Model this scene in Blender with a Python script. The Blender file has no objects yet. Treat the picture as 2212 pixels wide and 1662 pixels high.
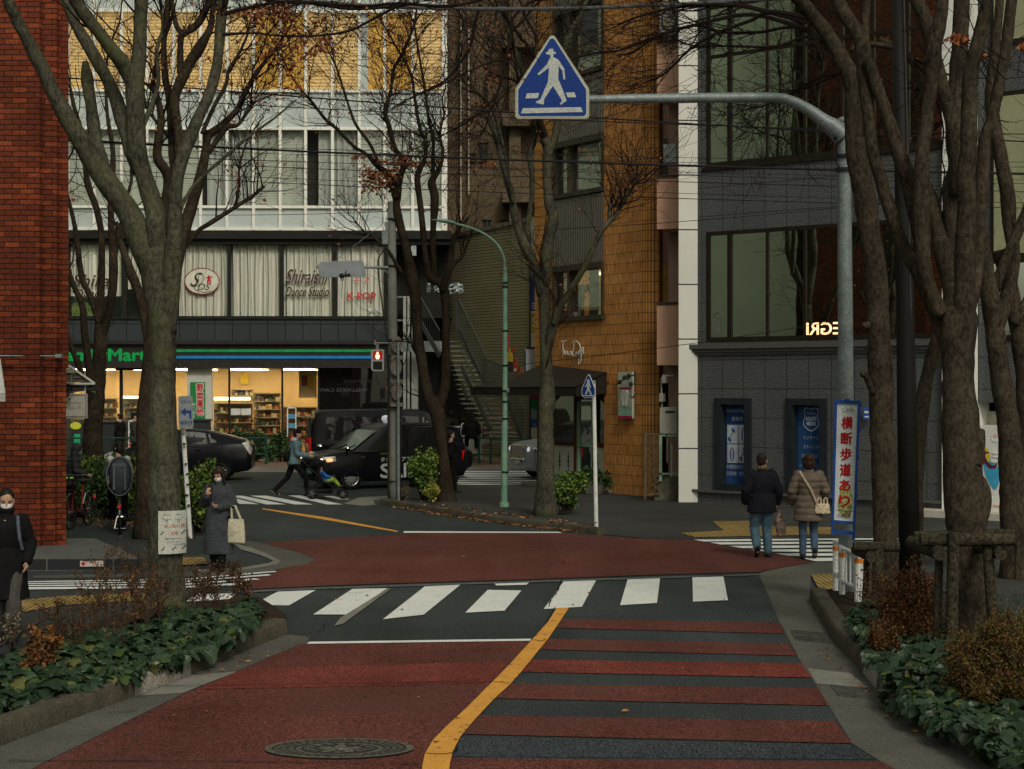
import bpy, bmesh, math, random
from mathutils import Vector, Matrix, noise, Quaternion
from mathutils.geometry import tessellate_polygon
R=math.radians
scene=bpy.context.scene
COL=scene.collection
# ---------------------------------------------------------------- camera
FP=3680.0; CX=1106.0; CY=831.0; CH=2.8      # picture measured on a 2212 px wide print of it
cam=bpy.data.cameras.new("camera"); camo=bpy.data.objects.new("camera",cam); COL.objects.link(camo)
camo.location=(0,0,CH); camo.rotation_euler=(R(90),0,0)
cam.sensor_width=36; cam.lens=36*FP/2212; cam.clip_end=2000; cam.clip_start=.1
scene.camera=camo
# ---------------------------------------------------------------- sky and sun
SUN_EL=R(42); SUN_AZ=R(163)   # azimuth measured clockwise from +Y: the bright part of the sky is behind the camera
world=bpy.data.worlds.new("World"); scene.world=world; world.use_nodes=True
nt=world.node_tree; nt.nodes.clear()
sky=nt.nodes.new("ShaderNodeTexSky"); sky.sky_type='NISHITA'; sky.sun_disc=False
sky.sun_elevation=SUN_EL; sky.sun_rotation=SUN_AZ; sky.air_density=1.5; sky.dust_density=4; sky.ozone_density=1
hs=nt.nodes.new("ShaderNodeHueSaturation"); hs.inputs['Saturation'].default_value=.30
mx=nt.nodes.new("ShaderNodeMixRGB"); mx.blend_type='MULTIPLY'; mx.inputs[0].default_value=1; mx.inputs[2].default_value=(1.0,.99,.86,1)
bg=nt.nodes.new("ShaderNodeBackground"); bg.inputs[1].default_value=.105
ou=nt.nodes.new("ShaderNodeOutputWorld")
nt.links.new(sky.outputs[0],hs.inputs['Color']); nt.links.new(hs.outputs[0],mx.inputs[1]); nt.links.new(mx.outputs[0],bg.inputs[0]); nt.links.new(bg.outputs[0],ou.inputs[0])
sl=bpy.data.lights.new("sun",'SUN'); sl.energy=1.3; sl.angle=R(11); sl.color=(1,.93,.82)
so=bpy.data.objects.new("sun",sl); COL.objects.link(so)
sd=Vector((math.sin(SUN_AZ)*math.cos(SUN_EL),math.cos(SUN_AZ)*math.cos(SUN_EL),math.sin(SUN_EL)))
so.rotation_euler=sd.to_track_quat('Z','Y').to_euler(); so.location=(0,0,60)
vs=scene.view_settings; vs.view_transform='Standard'; vs.look='None'; vs.exposure=-.15; vs.gamma=1; vs.use_curve_mapping=False
scene.cycles.use_denoising=True
scene.cycles.max_bounces=6; scene.cycles.diffuse_bounces=3; scene.cycles.glossy_bounces=3; scene.cycles.transparent_max_bounces=12
scene.cycles.caustics_reflective=False; scene.cycles.caustics_refractive=False; scene.cycles.sample_clamp_indirect=4
# ---------------------------------------------------------------- pixel helpers
def G(px,py,h=0.0):
    Y=(CH-h)*FP/(py-CY); return Vector(((px-CX)/FP*Y,Y,h))
def W(px,py,Y): return Vector(((px-CX)/FP*Y,Y,CH-(py-CY)/FP*Y))
# ---------------------------------------------------------------- materials
MATS={}
def newmat(name):
    m=bpy.data.materials.new(name); m.use_nodes=True; nt=m.node_tree
    b=nt.nodes["Principled BSDF"]; return m,nt,b
def coords(nt,u=None,rot=None):
    t=nt.nodes.new("ShaderNodeTexCoord"); out=t.outputs['Object']
    if u is not None:
        g=nt.nodes.new("ShaderNodeNewGeometry")
        d=nt.nodes.new("ShaderNodeVectorMath"); d.operation='DOT_PRODUCT'; d.inputs[1].default_value=(u[0],u[1],0)
        nt.links.new(g.outputs['Position'],d.inputs[0])
        s=nt.nodes.new("ShaderNodeSeparateXYZ"); nt.links.new(g.outputs['Position'],s.inputs[0])
        c=nt.nodes.new("ShaderNodeCombineXYZ"); nt.links.new(d.outputs['Value'],c.inputs[0]); nt.links.new(s.outputs[2],c.inputs[1]); out=c.outputs[0]
    return out
def mul(nt,a,facnode,lo,hi,frm=.3,to=.7):
    mr=nt.nodes.new("ShaderNodeMapRange"); mr.inputs[1].default_value=frm; mr.inputs[2].default_value=to; mr.inputs[3].default_value=lo; mr.inputs[4].default_value=hi
    nt.links.new(facnode,mr.inputs[0])
    m=nt.nodes.new("ShaderNodeVectorMath"); m.operation='SCALE'
    if hasattr(a,'is_output'): nt.links.new(a,m.inputs[0])
    else: m.inputs[0].default_value=a[:3]
    nt.links.new(mr.outputs[0],m.inputs['Scale']); return m.outputs[0]
def noisen(nt,vec,scale,detail=3,rough=.6):
    n=nt.nodes.new("ShaderNodeTexNoise"); n.inputs['Scale'].default_value=scale; n.inputs['Detail'].default_value=detail; n.inputs['Roughness'].default_value=rough
    nt.links.new(vec,n.inputs['Vector']); return n.outputs[0]
def stretch(nt,vec,s):
    m=nt.nodes.new("ShaderNodeVectorMath"); m.operation='MULTIPLY'; m.inputs[1].default_value=s; nt.links.new(vec,m.inputs[0]); return m.outputs[0]
def M(name,col,rough=.75,var=.2,scale=4.,fine=.12,fscale=60.,bump=0.,bscale=50.,metal=0.,spec=.13,st=None,emit=0,emitcol=None,trans=0,coat=0,wear=None,wscale=6.,wthr=(.62,.68),streak=0.):
    if name in MATS: return MATS[name]
    m,nt,b=newmat(name); v=coords(nt)
    if st: v=stretch(nt,v,st)
    c=mul(nt,col,noisen(nt,v,scale),1-var,1+var)
    if fine: c=mul(nt,c,noisen(nt,v,fscale,2),1-fine*2,1+fine*2,.35,.65)
    if streak:
        c=mul(nt,c,noisen(nt,stretch(nt,v,(1.1,.10,1)),1.3,4,.6),1-streak,1+streak*.7); c=mul(nt,c,noisen(nt,v,14,4,.7),.82,1.18)
    if wear is not None:
        mrr=nt.nodes.new("ShaderNodeMapRange"); mrr.inputs[1].default_value=wthr[0]; mrr.inputs[2].default_value=wthr[1]
        nt.links.new(noisen(nt,v,wscale,6,.75),mrr.inputs[0])
        mi=nt.nodes.new("ShaderNodeMixRGB"); nt.links.new(mrr.outputs[0],mi.inputs[0]); nt.links.new(c,mi.inputs[1]); mi.inputs[2].default_value=(*wear,1); c=mi.outputs[0]
    nt.links.new(c,b.inputs['Base Color'])
    b.inputs['Roughness'].default_value=rough; b.inputs['Metallic'].default_value=metal; b.inputs['Specular IOR Level'].default_value=spec
    if coat: b.inputs['Coat Weight'].default_value=coat; b.inputs['Coat Roughness'].default_value=.05
    if emit: b.inputs['Emission Color'].default_value=(*(emitcol or col),1); b.inputs['Emission Strength'].default_value=emit
    if bump:
        bn=nt.nodes.new("ShaderNodeBump"); bn.inputs['Strength'].default_value=1; bn.inputs['Distance'].default_value=bump
        nt.links.new(noisen(nt,v,bscale,3),bn.inputs['Height']); nt.links.new(bn.outputs[0],b.inputs['Normal'])
    MATS[name]=m; return m
def Mgrid(name,col,col2,mortar,w,h,ms,u,off=.5,bias=0.,rough=.7,speck=.0,sscale=80,bump=.004,stv=None,msm=.1,spec=.15,var=.2):
    if name in MATS: return MATS[name]
    m,nt,b=newmat(name); v=coords(nt,u)
    br=nt.nodes.new("ShaderNodeTexBrick"); br.offset=off; br.inputs['Scale'].default_value=1; br.inputs['Brick Width'].default_value=w; br.inputs['Row Height'].default_value=h
    br.inputs['Mortar Size'].default_value=ms; br.inputs['Mortar Smooth'].default_value=msm; br.inputs['Bias'].default_value=bias
    br.inputs['Color1'].default_value=(*col,1); br.inputs['Color2'].default_value=(*col2,1); br.inputs['Mortar'].default_value=(*mortar,1)
    nt.links.new(v,br.inputs['Vector'])
    c=mul(nt,br.outputs['Color'],noisen(nt,v,.7,4),1-var,1+var)
    if speck: c=mul(nt,c,noisen(nt,stretch(nt,v,stv) if stv else v,sscale,2),1-speck,1+speck,.38,.62)
    nt.links.new(c,b.inputs['Base Color']); b.inputs['Roughness'].default_value=rough; b.inputs['Specular IOR Level'].default_value=spec
    bn=nt.nodes.new("ShaderNodeBump"); bn.invert=True; bn.inputs['Strength'].default_value=1; bn.inputs['Distance'].default_value=bump
    nt.links.new(br.outputs['Fac'],bn.inputs['Height']); nt.links.new(bn.outputs[0],b.inputs['Normal'])
    MATS[name]=m; return m
def Mglass(name,col,refl,tr=0.,rough=.02,tint=(1,1,1),wave=0):
    if name in MATS: return MATS[name]
    m,nt,b=newmat(name); b.inputs['Base Color'].default_value=(*col,1); b.inputs['Roughness'].default_value=.4; b.inputs['Specular IOR Level'].default_value=.1
    g=nt.nodes.new("ShaderNodeBsdfGlossy"); g.inputs['Roughness'].default_value=rough; g.inputs['Color'].default_value=(*tint,1)
    if wave:
        bn=nt.nodes.new("ShaderNodeBump"); bn.inputs['Strength'].default_value=1; bn.inputs['Distance'].default_value=wave
        nt.links.new(noisen(nt,coords(nt),.7,1),bn.inputs['Height']); nt.links.new(bn.outputs[0],g.inputs['Normal'])
    out=nt.nodes["Material Output"]; base=b.outputs[0]
    if tr:
        t=nt.nodes.new("ShaderNodeBsdfTransparent"); mi=nt.nodes.new("ShaderNodeMixShader"); mi.inputs[0].default_value=tr
        nt.links.new(base,mi.inputs[1]); nt.links.new(t.outputs[0],mi.inputs[2]); base=mi.outputs[0]
    m2=nt.nodes.new("ShaderNodeMixShader"); m2.inputs[0].default_value=refl
    nt.links.new(base,m2.inputs[1]); nt.links.new(g.outputs[0],m2.inputs[2]); nt.links.new(m2.outputs[0],out.inputs[0])
    MATS[name]=m; return m
def Mcar(name,col,metal=0.):
    if name in MATS: return MATS[name]
    m,nt,b=newmat(name); v=coords(nt)
    nt.links.new(mul(nt,col,noisen(nt,v,3),.85,1.15),b.inputs['Base Color'])
    b.inputs['Metallic'].default_value=metal; b.inputs['Roughness'].default_value=.3; b.inputs['Specular IOR Level'].default_value=.12; b.inputs['Coat Weight'].default_value=.17; b.inputs['Coat Roughness'].default_value=.06
    MATS[name]=m; return m
# ---------------------------------------------------------------- frames and mesh builder
class Frame:
    def __init__(s,a,b,flip=False):
        s.O=Vector(a[:2]); d=(Vector(b[:2])-s.O); s.L=d.length; s.u=d.normalized(); n=Vector((s.u.y,-s.u.x)); s.n=-n if flip else n
    def p(s,t,z,d=0.): q=s.O+s.u*t+s.n*d; return Vector((q.x,q.y,z))
    def uz(s,px,py,d=0.):
        k=(px-CX)/FP; o=s.O+s.n*d
        # o.x+u.x t = k (o.y+u.y t)
        t=(k*o.y-o.x)/(s.u.x-k*s.u.y); Y=o.y+s.u.y*t
        return t,CH-(py-CY)/FP*Y
    def W(s,px,py,d=0.): t,z=s.uz(px,py,d); return s.p(t,z,d)
def FY(Y): return Frame((0,Y),(1,Y))
_tc={}
def textmesh(s):
    if s in _tc: return _tc[s]
    c=bpy.data.curves.new("t",'FONT'); c.body=s; c.resolution_u=3; o=bpy.data.objects.new("t",c); COL.objects.link(o)
    dg=bpy.context.evaluated_depsgraph_get(); m=o.evaluated_get(dg).to_mesh()
    V=[(v.co.x,v.co.y) for v in m.vertices]; F=[tuple(p.vertices) for p in m.polygons]
    o.evaluated_get(dg).to_mesh_clear(); bpy.data.objects.remove(o); bpy.data.curves.remove(c)
    _tc[s]=(V,F); return _tc[s]
class MB:
    def __init__(s): s.v=[]; s.f=[]; s.m=[]
    def add(s,V,F,mi=0):
        k=len(s.v); s.v+= [tuple(x) for x in V]; s.f+=[tuple(i+k for i in f) for f in F]; s.m+=[mi]*len(F); return s
    def box8(s,P,mi=0): return s.add(P,[(0,3,2,1),(4,5,6,7),(0,1,5,4),(1,2,6,5),(2,3,7,6),(3,0,4,7)],mi)
    def box(s,x0,x1,y0,y1,z0,z1,mi=0): return s.box8([(x0,y0,z0),(x1,y0,z0),(x1,y1,z0),(x0,y1,z0),(x0,y0,z1),(x1,y0,z1),(x1,y1,z1),(x0,y1,z1)],mi)
    def fbox(s,F,t0,t1,z0,z1,d0,d1,mi=0):
        return s.box8([F.p(t0,z0,d1),F.p(t1,z0,d1),F.p(t1,z0,d0),F.p(t0,z0,d0),F.p(t0,z1,d1),F.p(t1,z1,d1),F.p(t1,z1,d0),F.p(t0,z1,d0)],mi)
    def fpx(s,F,x0,y0,x1,y1,d0,d1,mi=0,ref=None):
        """box on a frame from picture corners: heights are taken at x=ref (default x0)"""
        t0,_=F.uz(x0,y0,d1); t1,_=F.uz(x1,y0,d1); r=x0 if ref is None else ref
        z1=F.uz(r,y0,d1)[1]; z0=F.uz(r,y1,d1)[1]; return s.fbox(F,t0,t1,z0,z1,d0,d1,mi)
    def bar(s,a,b,w,h=None,mi=0,up=(0,0,1)):
        a=Vector(a); b=Vector(b); h=h or w; d=(b-a).normalized(); up=Vector(up)
        if abs(d.dot(up))>.98: up=Vector((0,1,0))
        r=d.cross(up).normalized()*w/2; q=r.cross(d).normalized()*h/2
        return s.box8([a-r-q,a+r-q,b+r-q,b-r-q,a-r+q,a+r+q,b+r+q,b-r+q],mi)
    def tube(s,P,rad,n=8,mi=0,cap=True,ell=None):
        P=[Vector(p) for p in P]
        if not hasattr(rad,'__len__'): rad=[rad]*len(P)
        V=[];F=[]; up=None
        for i,p in enumerate(P):
            d=(P[min(i+1,len(P)-1)]-P[max(i-1,0)])
            d=d.normalized() if d.length>1e-9 else Vector((0,0,1))
            if up is None: up=Vector((0,0,1)) if abs(d.z)<.9 else Vector((0,1,0))
            r=d.cross(up); r=r.normalized() if r.length>1e-6 else Vector((1,0,0)); up=r.cross(d).normalized()
            for k in range(n):
                a=2*math.pi*k/n; V.append(p+(r*math.cos(a)+up*math.sin(a))*rad[i])
        for i in range(len(P)-1):
            for k in range(n): F.append((i*n+k,i*n+(k+1)%n,(i+1)*n+(k+1)%n,(i+1)*n+k))
        if cap and n>2: F.append(tuple(range(n-1,-1,-1))); F.append(tuple((len(P)-1)*n+k for k in range(n)))
        return s.add(V,F,mi)
    def cyl(s,a,b,r,n=16,mi=0,r2=None): return s.tube([a,b],[r,r if r2 is None else r2],n,mi)
    def ball(s,c,r,n=10,mi=0,rot=None):
        if not hasattr(r,'__len__'): r=(r,r,r)
        V=[];F=[]; c=Vector(c)
        for i in range(n+1):
            th=math.pi*i/n
            for k in range(2*n):
                a=math.pi*k/n; q=Vector((r[0]*math.sin(th)*math.cos(a),r[1]*math.sin(th)*math.sin(a),r[2]*math.cos(th)))
                if rot: q=rot@q
                V.append(c+q)
        for i in range(n):
            for k in range(2*n):
                a=i*2*n+k; b=i*2*n+(k+1)%(2*n)
                F.append((a,a+2*n,b+2*n,b))
        return s.add(V,F,mi)
    def loft(s,rings,mi=0,cap=True):
        n=len(rings[0]); V=[p for r in rings for p in r]; F=[]
        for i in range(len(rings)-1):
            for k in range(n): F.append((i*n+k,i*n+(k+1)%n,(i+1)*n+(k+1)%n,(i+1)*n+k))
        if cap: F.append(tuple(range(n-1,-1,-1))); F.append(tuple((len(rings)-1)*n+k for k in range(n)))
        return s.add(V,F,mi)
    def gpoly(s,pts,z,mi=0,th=0.,h=None):
        P=[G(x,y,z if h is None else h) for x,y in pts]; P=[Vector((p.x,p.y,z)) for p in P]
        a=sum(P[i].x*P[(i+1)%len(P)].y-P[(i+1)%len(P)].x*P[i].y for i in range(len(P)))
        if a<0: P.reverse()
        return s.prism(P,z-th,z,mi) if th else s.add(P,[tuple(t) for t in tess(P)],mi)
    def prism(s,P,z0,z1,mi=0):
        n=len(P); a=sum(P[i][0]*P[(i+1)%n][1]-P[(i+1)%n][0]*P[i][1] for i in range(n))
        if a<0: P=P[::-1]
        V=[(p[0],p[1],z0) for p in P]+[(p[0],p[1],z1) for p in P]; T=tess([Vector((p[0],p[1],0)) for p in P])
        F=[(i,(i+1)%n,n+(i+1)%n,n+i) for i in range(n)]+[tuple(n+i for i in t) for t in T]+[tuple(reversed(t)) for t in T]
        return s.add(V,F,mi)
    def fpoly(s,F,pts,d0,d1,mi=0):
        """prism on a frame from (t,z) outline"""
        n=len(pts); a=sum(pts[i][0]*pts[(i+1)%n][1]-pts[(i+1)%n][0]*pts[i][1] for i in range(n))
        if a<0: pts=pts[::-1]
        V=[F.p(t,z,d1) for t,z in pts]+[F.p(t,z,d0) for t,z in pts]; T=tess([Vector((t,z,0)) for t,z in pts])
        return s.add(V,[tuple(t) for t in T]+[tuple(n+i for i in reversed(t)) for t in T]+[(i,n+i,n+(i+1)%n,(i+1)%n) for i in range(n)],mi)
    def text(s,F,txt,px,py,hp,wp=None,d=.01,mi=0,shear=0.,mirror=False,rot=0.,bold=0.):
        """text centred on picture point, hp/wp in picture px"""
        Y=(F.O+F.u*F.uz(px,py)[0]).y; tc,zc=F.uz(px,py,d)
        return s.ftext(F,txt,tc,zc,hp/FP*Y,None if wp is None else abs(F.uz(px+wp/2,py)[0]-F.uz(px-wp/2,py)[0]),d,mi,shear,mirror,rot,bold)
    def ftext(s,F,txt,tc,zc,h,w=None,d=.01,mi=0,shear=0.,mirror=False,rot=0.,bold=0.):
        V,Fc=textmesh(txt)
        if not V: return s
        xs=[v[0] for v in V]; ys=[v[1] for v in V]; x0,x1,y0,y1=min(xs),max(xs),min(ys),max(ys)
        ky=h/max(y1-y0,1e-6); kx=ky if w is None else w/max(x1-x0,1e-6)
        offs=[(0,0)] if not bold else [(0,0),(bold,0),(0,bold),(-bold,0),(0,-bold)]
        for q,(ox,oy) in enumerate(offs):
            P=[]
            for x,y in V:
                a=(x-(x0+x1)/2)*kx+ox; b=(y-(y0+y1)/2)*ky+oy; a+=shear*b
                if mirror: a=-a
                if rot: a,b=a*math.cos(rot)-b*math.sin(rot),a*math.sin(rot)+b*math.cos(rot)
                P.append(F.p(tc+a,zc+b,d+q*.0006))
            s.add(P,[f[::-1] for f in Fc] if mirror else Fc,mi)
        return s
    def build(s,name,mats,parent=None,loc=None,smooth=False,local=False,ang=None):
        me=bpy.data.meshes.new(name); o=bpy.data.objects.new(name,me); COL.objects.link(o)
        off=Vector((0,0,0))
        if parent is not None:
            o.parent=parent
            if not local:
                q=parent
                while q: off+=q.location; q=q.parent
        elif loc is not None and not local: o.location=loc; off=Vector(loc)
        elif loc is not None: o.location=loc
        V=[(x-off.x,y-off.y,z-off.z) for x,y,z in s.v] if off.length else s.v
        me.from_pydata(V,[],s.f)
        if not isinstance(mats,(list,tuple)): mats=[mats]
        for m in mats: me.materials.append(m)
        if len(mats)>1: me.polygons.foreach_set('material_index',s.m)
        if smooth or ang:
            me.polygons.foreach_set('use_smooth',[True]*len(me.polygons))
            if ang: me.set_sharp_from_angle(angle=R(ang))
        me.update(); return o
def tess(P): return tessellate_polygon([P])
def thing(name,label,cat,loc=(0,0,0),rotz=0,group=None):
    o=bpy.data.objects.new(name,None); COL.objects.link(o); o.location=loc; o.rotation_euler=(0,0,rotz); o.empty_display_size=.2
    o["label"]=label; o["category"]=cat
    if group: o["group"]=group
    return o
def tag(o,label,cat,group=None,kind=None):
    o["label"]=label; o["category"]=cat
    if group: o["group"]=group
    if kind: o["kind"]=kind
    return o
def struct(o,label,cat="ground"):
    o["kind"]="structure"; o["label"]=label; o["category"]=cat; return o
def spline(P,k=4):
    """Catmull-Rom through tuples"""
    out=[]; n=len(P)
    for i in range(n-1):
        p0=P[max(i-1,0)];p1=P[i];p2=P[i+1];p3=P[min(i+2,n-1)]
        for j in range(k):
            t=j/k; out.append(tuple(.5*((2*b)+(-a+c)*t+(2*a-5*b+4*c-d)*t*t+(-a+3*b-3*c+d)*t**3) for a,b,c,d in zip(p0,p1,p2,p3)))
    out.append(tuple(P[-1])); return out
# base colours
WHITE=(.72,.73,.70)
# ---------------------------------------------------------------- ground
m_asph=M('asphalt',(.038,.046,.045),.9,.28,.30,.45,55,.004,90,streak=.22)
m_asph2=M('asphalt_patch',(.038,.046,.052),.9,.2,.5,.6,60,.004,120)
m_walk=M('sidewalk_asphalt',(.044,.045,.042),.92,.25,.4,.42,50,.003,90)
m_conc=M('gutter_concrete',(.092,.091,.076),.88,.2,.8,.2,70,.002,90,wear=(.07,.066,.055),wscale=.9,wthr=(.55,.75))
m_conc2=M('pale_concrete',(.19,.185,.16),.88,.15,2,.12,70)
m_kerb=M('kerb_concrete',(.072,.064,.046),.9,.3,2.5,.2,50,.004,40,wear=(.045,.045,.028),wscale=2.2,wthr=(.5,.72))
m_kerbl=M('pale_kerb',(.26,.235,.20),.85,.2,5,.15,40,.003,40)
m_red=M('red_surfacing',(.108,.035,.026),.9,.22,.5,.42,60,.004,90,streak=.22,wear=(.09,.04,.034),wscale=.45,wthr=(.45,.75))
m_redb=M('bright_red_surfacing',(.145,.035,.025),.9,.2,.8,.4,60,.004,90,streak=.2)
m_white=M('road_paint_white',(.66,.68,.64),.7,.07,3,.1,60,wear=(.09,.10,.10),wscale=6,wthr=(.63,.68))
m_yellow=M('road_paint_orange',(.62,.30,.055),.7,.1,3,.12,60,wear=(.06,.045,.03),wscale=9,wthr=(.585,.62))
m_tact=Mgrid('tactile_paving',(.33,.24,.09),(.30,.22,.085),(.14,.10,.05),.3,.3,.012,None,off=0,bump=.004) if False else None
m_soil=M('planter_soil',(.028,.021,.013),.95,.4,6,.4,60,.02,30)
m_iron=M('cast_iron',(.11,.115,.10),.55,.3,6,.2,40,metal=.4)
m_dark=M('dark_gap',(.008,.008,.008),.9,.1)
def tactile():
    m,nt,b=newmat('tactile_paving'); g=nt.nodes.new("ShaderNodeNewGeometry")
    br=nt.nodes.new("ShaderNodeTexBrick"); br.offset=0; br.inputs['Scale'].default_value=1; br.inputs['Brick Width'].default_value=.3; br.inputs['Row Height'].default_value=.3; br.inputs['Mortar Size'].default_value=.008
    br.inputs['Color1'].default_value=(.30,.21,.075,1); br.inputs['Color2'].default_value=(.26,.185,.065,1); br.inputs['Mortar'].default_value=(.12,.09,.045,1)
    wv=nt.nodes.new("ShaderNodeTexWave"); wv.bands_direction='X'; wv.inputs['Scale'].default_value=4.2; wv.inputs['Distortion'].default_value=0
    nt.links.new(g.outputs['Position'],br.inputs['Vector']); nt.links.new(g.outputs['Position'],wv.inputs['Vector'])
    c=mul(nt,br.outputs['Color'],wv.outputs[1],.6,1.15,.2,.8); c=mul(nt,c,noisen(nt,g.outputs['Position'],2),.75,1.2)
    nt.links.new(c,b.inputs['Base Color']); b.inputs['Roughness'].default_value=.85; b.inputs['Specular IOR Level'].default_value=.1
    bn=nt.nodes.new("ShaderNodeBump"); bn.inputs['Distance'].default_value=.006; nt.links.new(wv.outputs[1],bn.inputs['Height']); nt.links.new(bn.outputs[0],b.inputs['Normal'])
    return m
m_tact=tactile()
def sheet(name,polys,z,m,label=None,kind='structure',cat='ground',h=None):
    b=MB()
    for p in polys: b.gpoly(p,z,h=h)
    o=b.build(name,m,loc=None)
    o["kind"]=kind; o["label"]=label or name.replace('_',' '); o["category"]=cat; return o
b=MB(); b.add([(-220,-60,0),(220,-60,0),(220,320,0),(-220,320,0)],[(0,1,2,3)]); struct(b.build('ground',m_asph),'dark grey asphalt of the street running to the far buildings')
Z1,Z2,Z3,Z4=.004,.008,.012,.016
gr=[(1640,1243),(1685,1345),(1731,1432),(1790,1524),(1841,1606),(1903,1645),(1990,1690),(2100,1750),(2250,1860)]
kr=[(1748,1298),(1800,1388),(1864,1455),(1893,1489),(1950,1545),(2030,1600),(2154,1655),(2310,1730),(2500,1860)]
kl=[(-420,1840),(-200,1700),(0,1612.5),(150,1556),(292,1505),(413.5,1457.6),(500,1420),(579,1386),(622,1371)]
ylL=[(1203,1313.5),(1183,1344.4),(1145.5,1386),(1105,1430.6),(1072.7,1464.3),(1061.7,1475),(1007.8,1529),(960,1573),(935,1599),(917.6,1628.6),(912.2,1655.6),(905,1720),(903,1830)]
ylR=[(1229,1313),(1207.4,1345.8),(1184.5,1379.5),(1159,1410.4),(1124,1453.5),(1099.6,1480.5),(1064.4,1512.8),(1024,1556),(994.4,1591),(978.2,1623),(971.5,1650),(968,1720),(972,1830)]
# gutters
sheet('gutter_right',[[(1644,1237),(1700,1223),(1758,1214.5),(1800,1216),(1800,1240),(1752,1246)]+kr[:1]+kr[:]+gr[::-1]],Z1,m_conc,'smooth grey concrete gutter curving along the right kerb')
sheet('gutter_left',[kl+[(668,1376),(664,1390),(640,1395),(510,1450),(400,1497),(250,1570),(90,1650),(-100,1750),(-250,1850)]],Z1,m_conc,'grey concrete gutter below the left planter kerb')
sheet('concrete_patch',[[(300,1503),(413,1459),(512,1451),(395,1497)],[(1744,1444),(1835,1454),(1876,1486),(1764,1477)]],Z2,m_conc2,'paler patched concrete in the gutters')
sheet('corner_apron',[[(500,1165),(564,1173),(597,1181),(655,1196),(681,1208.5),(667.5,1217.5),(612.6,1226.7),(582,1234),(470,1246),(72,1249),(72,1244),(420,1236),(536,1230),(597,1219),(606.5,1211.5),(576,1196),(536,1181)]],Z2,m_conc,'curved concrete apron of the left street corner')
sheet('corner_kerb_strip',[[(505,1174),(536,1181),(576,1196),(606.5,1211.5),(597,1219),(536,1230),(420,1236),(420,1231),(530,1225),(583,1216),(590,1211),(562,1199),(520,1187)]],Z3,m_conc2,'pale flush kerb ring at the left corner')
sheet('island_apron',[[(742,1088),(775,1075),(845,1070.5),(845,1078),(806,1081),(811,1091),(780,1093)]],Z2,m_conc2,'pale rounded concrete nose of the middle island')
sheet('far_sidewalk_gutter',[[(-600,1020),(2300,1020),(2300,1012),(-600,1012)]],Z1,m_conc2,'pale gutter along the far pavement')
# red surfacing
sheet('red_junction',[[(510,1274),(540,1252),(597,1234),(612,1227),(667,1217.5),(681,1208.5),(655,1196),(597,1181),(564,1173.4),(658,1167),(780,1159.6),(887,1153.5),(1073,1150.5),(1207,1152),(1298,1158),(1377,1164),(1499,1167),(1530,1173.4),(1575.6,1181),(1621,1188.6),(1673,1196),(1700.6,1202),(1758,1214.5),(1700,1223.7),(1640,1236),(1438,1241),(1132,1252),(871,1259.5),(689,1266)]],Z3,m_red,'red anti-skid surfacing across the junction')
sheet('red_lane',[[(660,1391.5),(900,1388),(1146,1384.5)]+ylL[3:]+[(-200,1830),(-100,1752),(90,1652),(250,1572),(400,1499),(510,1452),(645,1393)]],Z2,m_red,'red surfaced left lane in the foreground')
sheet('red_lane_bright_band',[[(522,1446),(800,1437),(1100,1429),(1062,1474.6),(800,1482),(430,1489)]],Z3,m_redb,'brighter repainted red band across the left lane')
reds=[((1215.5,1337),(1203.4,1356.6),(1693.5,1368.7),(1685,1345.5)),((1186,1380),(1165.6,1403),(1721,1416.4),(1704.4,1390.5)),None,((1105,1477.8),(1072,1508.8),(1790,1524),(1767,1486)),((1029.4,1545),(994.4,1585.5),(1841,1606),(1805,1558)),((972.8,1638),(969,1720),(2050,1722),(1903,1645.5))]
sheet('red_stripes',[list(r) for r in reds if r],Z2,m_red,'dull red slowing stripes painted across the right lane')
sheet('bright_red_stripe',[[(1142.7,1425),(1125,1451.4),(1753.5,1464),(1731.7,1432.8)]],Z2,m_redb,'brighter red slowing stripe, third across the right lane')
sheet('asphalt_patch',[[(994,1591),(978,1634),(1890,1641),(1845,1610)],[(1229,1316),(1215,1335),(1680,1343),(1650,1262),(1640,1300)]][:1],Z1,m_asph2,'coarse bluish asphalt strip in the right lane')
# paint
zs=[[(430,1281.5),(515,1280),(487,1300),(400,1300)],[(545.8,1306.7),(599.7,1278.4),(682,1275),(624,1308)],[(676.5,1327.5),(761,1272.5),(836.8,1271),(752,1327.7)],[(827.4,1337.7),(917.6,1267),(994.4,1263.6),(915,1328)],[(1005,1323.7),(1053.7,1274.4),(1126.5,1275.7),(1090,1319.4)],[(1174.5,1316),(1218,1255.5),(1287.4,1254),(1257,1311)],[(1339.4,1307.5),(1356,1251.7),(1426,1249),(1419,1302.7)],[(1497,1299.8),(1495.7,1246.5),(1562,1243),(1572.5,1296.8)],[(1068,1260.5),(1143,1258.5),(1137,1263.5),(1072,1265)]]
sheet('near_crosswalk',zs,Z3,m_white,'near pedestrian crossing of broad white bars on grey asphalt','structure','crosswalk')
sheet('stop_line',[[(663,1391),(668,1386.5),(1148,1380),(1145,1384.3)]],Z4,m_white,'thin white stop line before the near crossing','structure','road marking')
sheet('yellow_centre_line',[ylL+ylR[::-1]],Z4,m_yellow,'cracked orange centre line curving through the foreground','structure','road marking')
sheet('far_centre_line',[[(567,1098),(700,1117),(860,1147),(858,1149.5),(690,1121),(567,1100.5)]],Z1,m_yellow,'thin orange line curving across the junction','structure','road marking')
sheet('edge_line',[[(871,1151.5),(873,1147.5),(1207,1149),(1215,1151.5)]],Z4,m_white,'white line along the top of the red junction','structure','road marking')
def bars(L): return L
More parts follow.
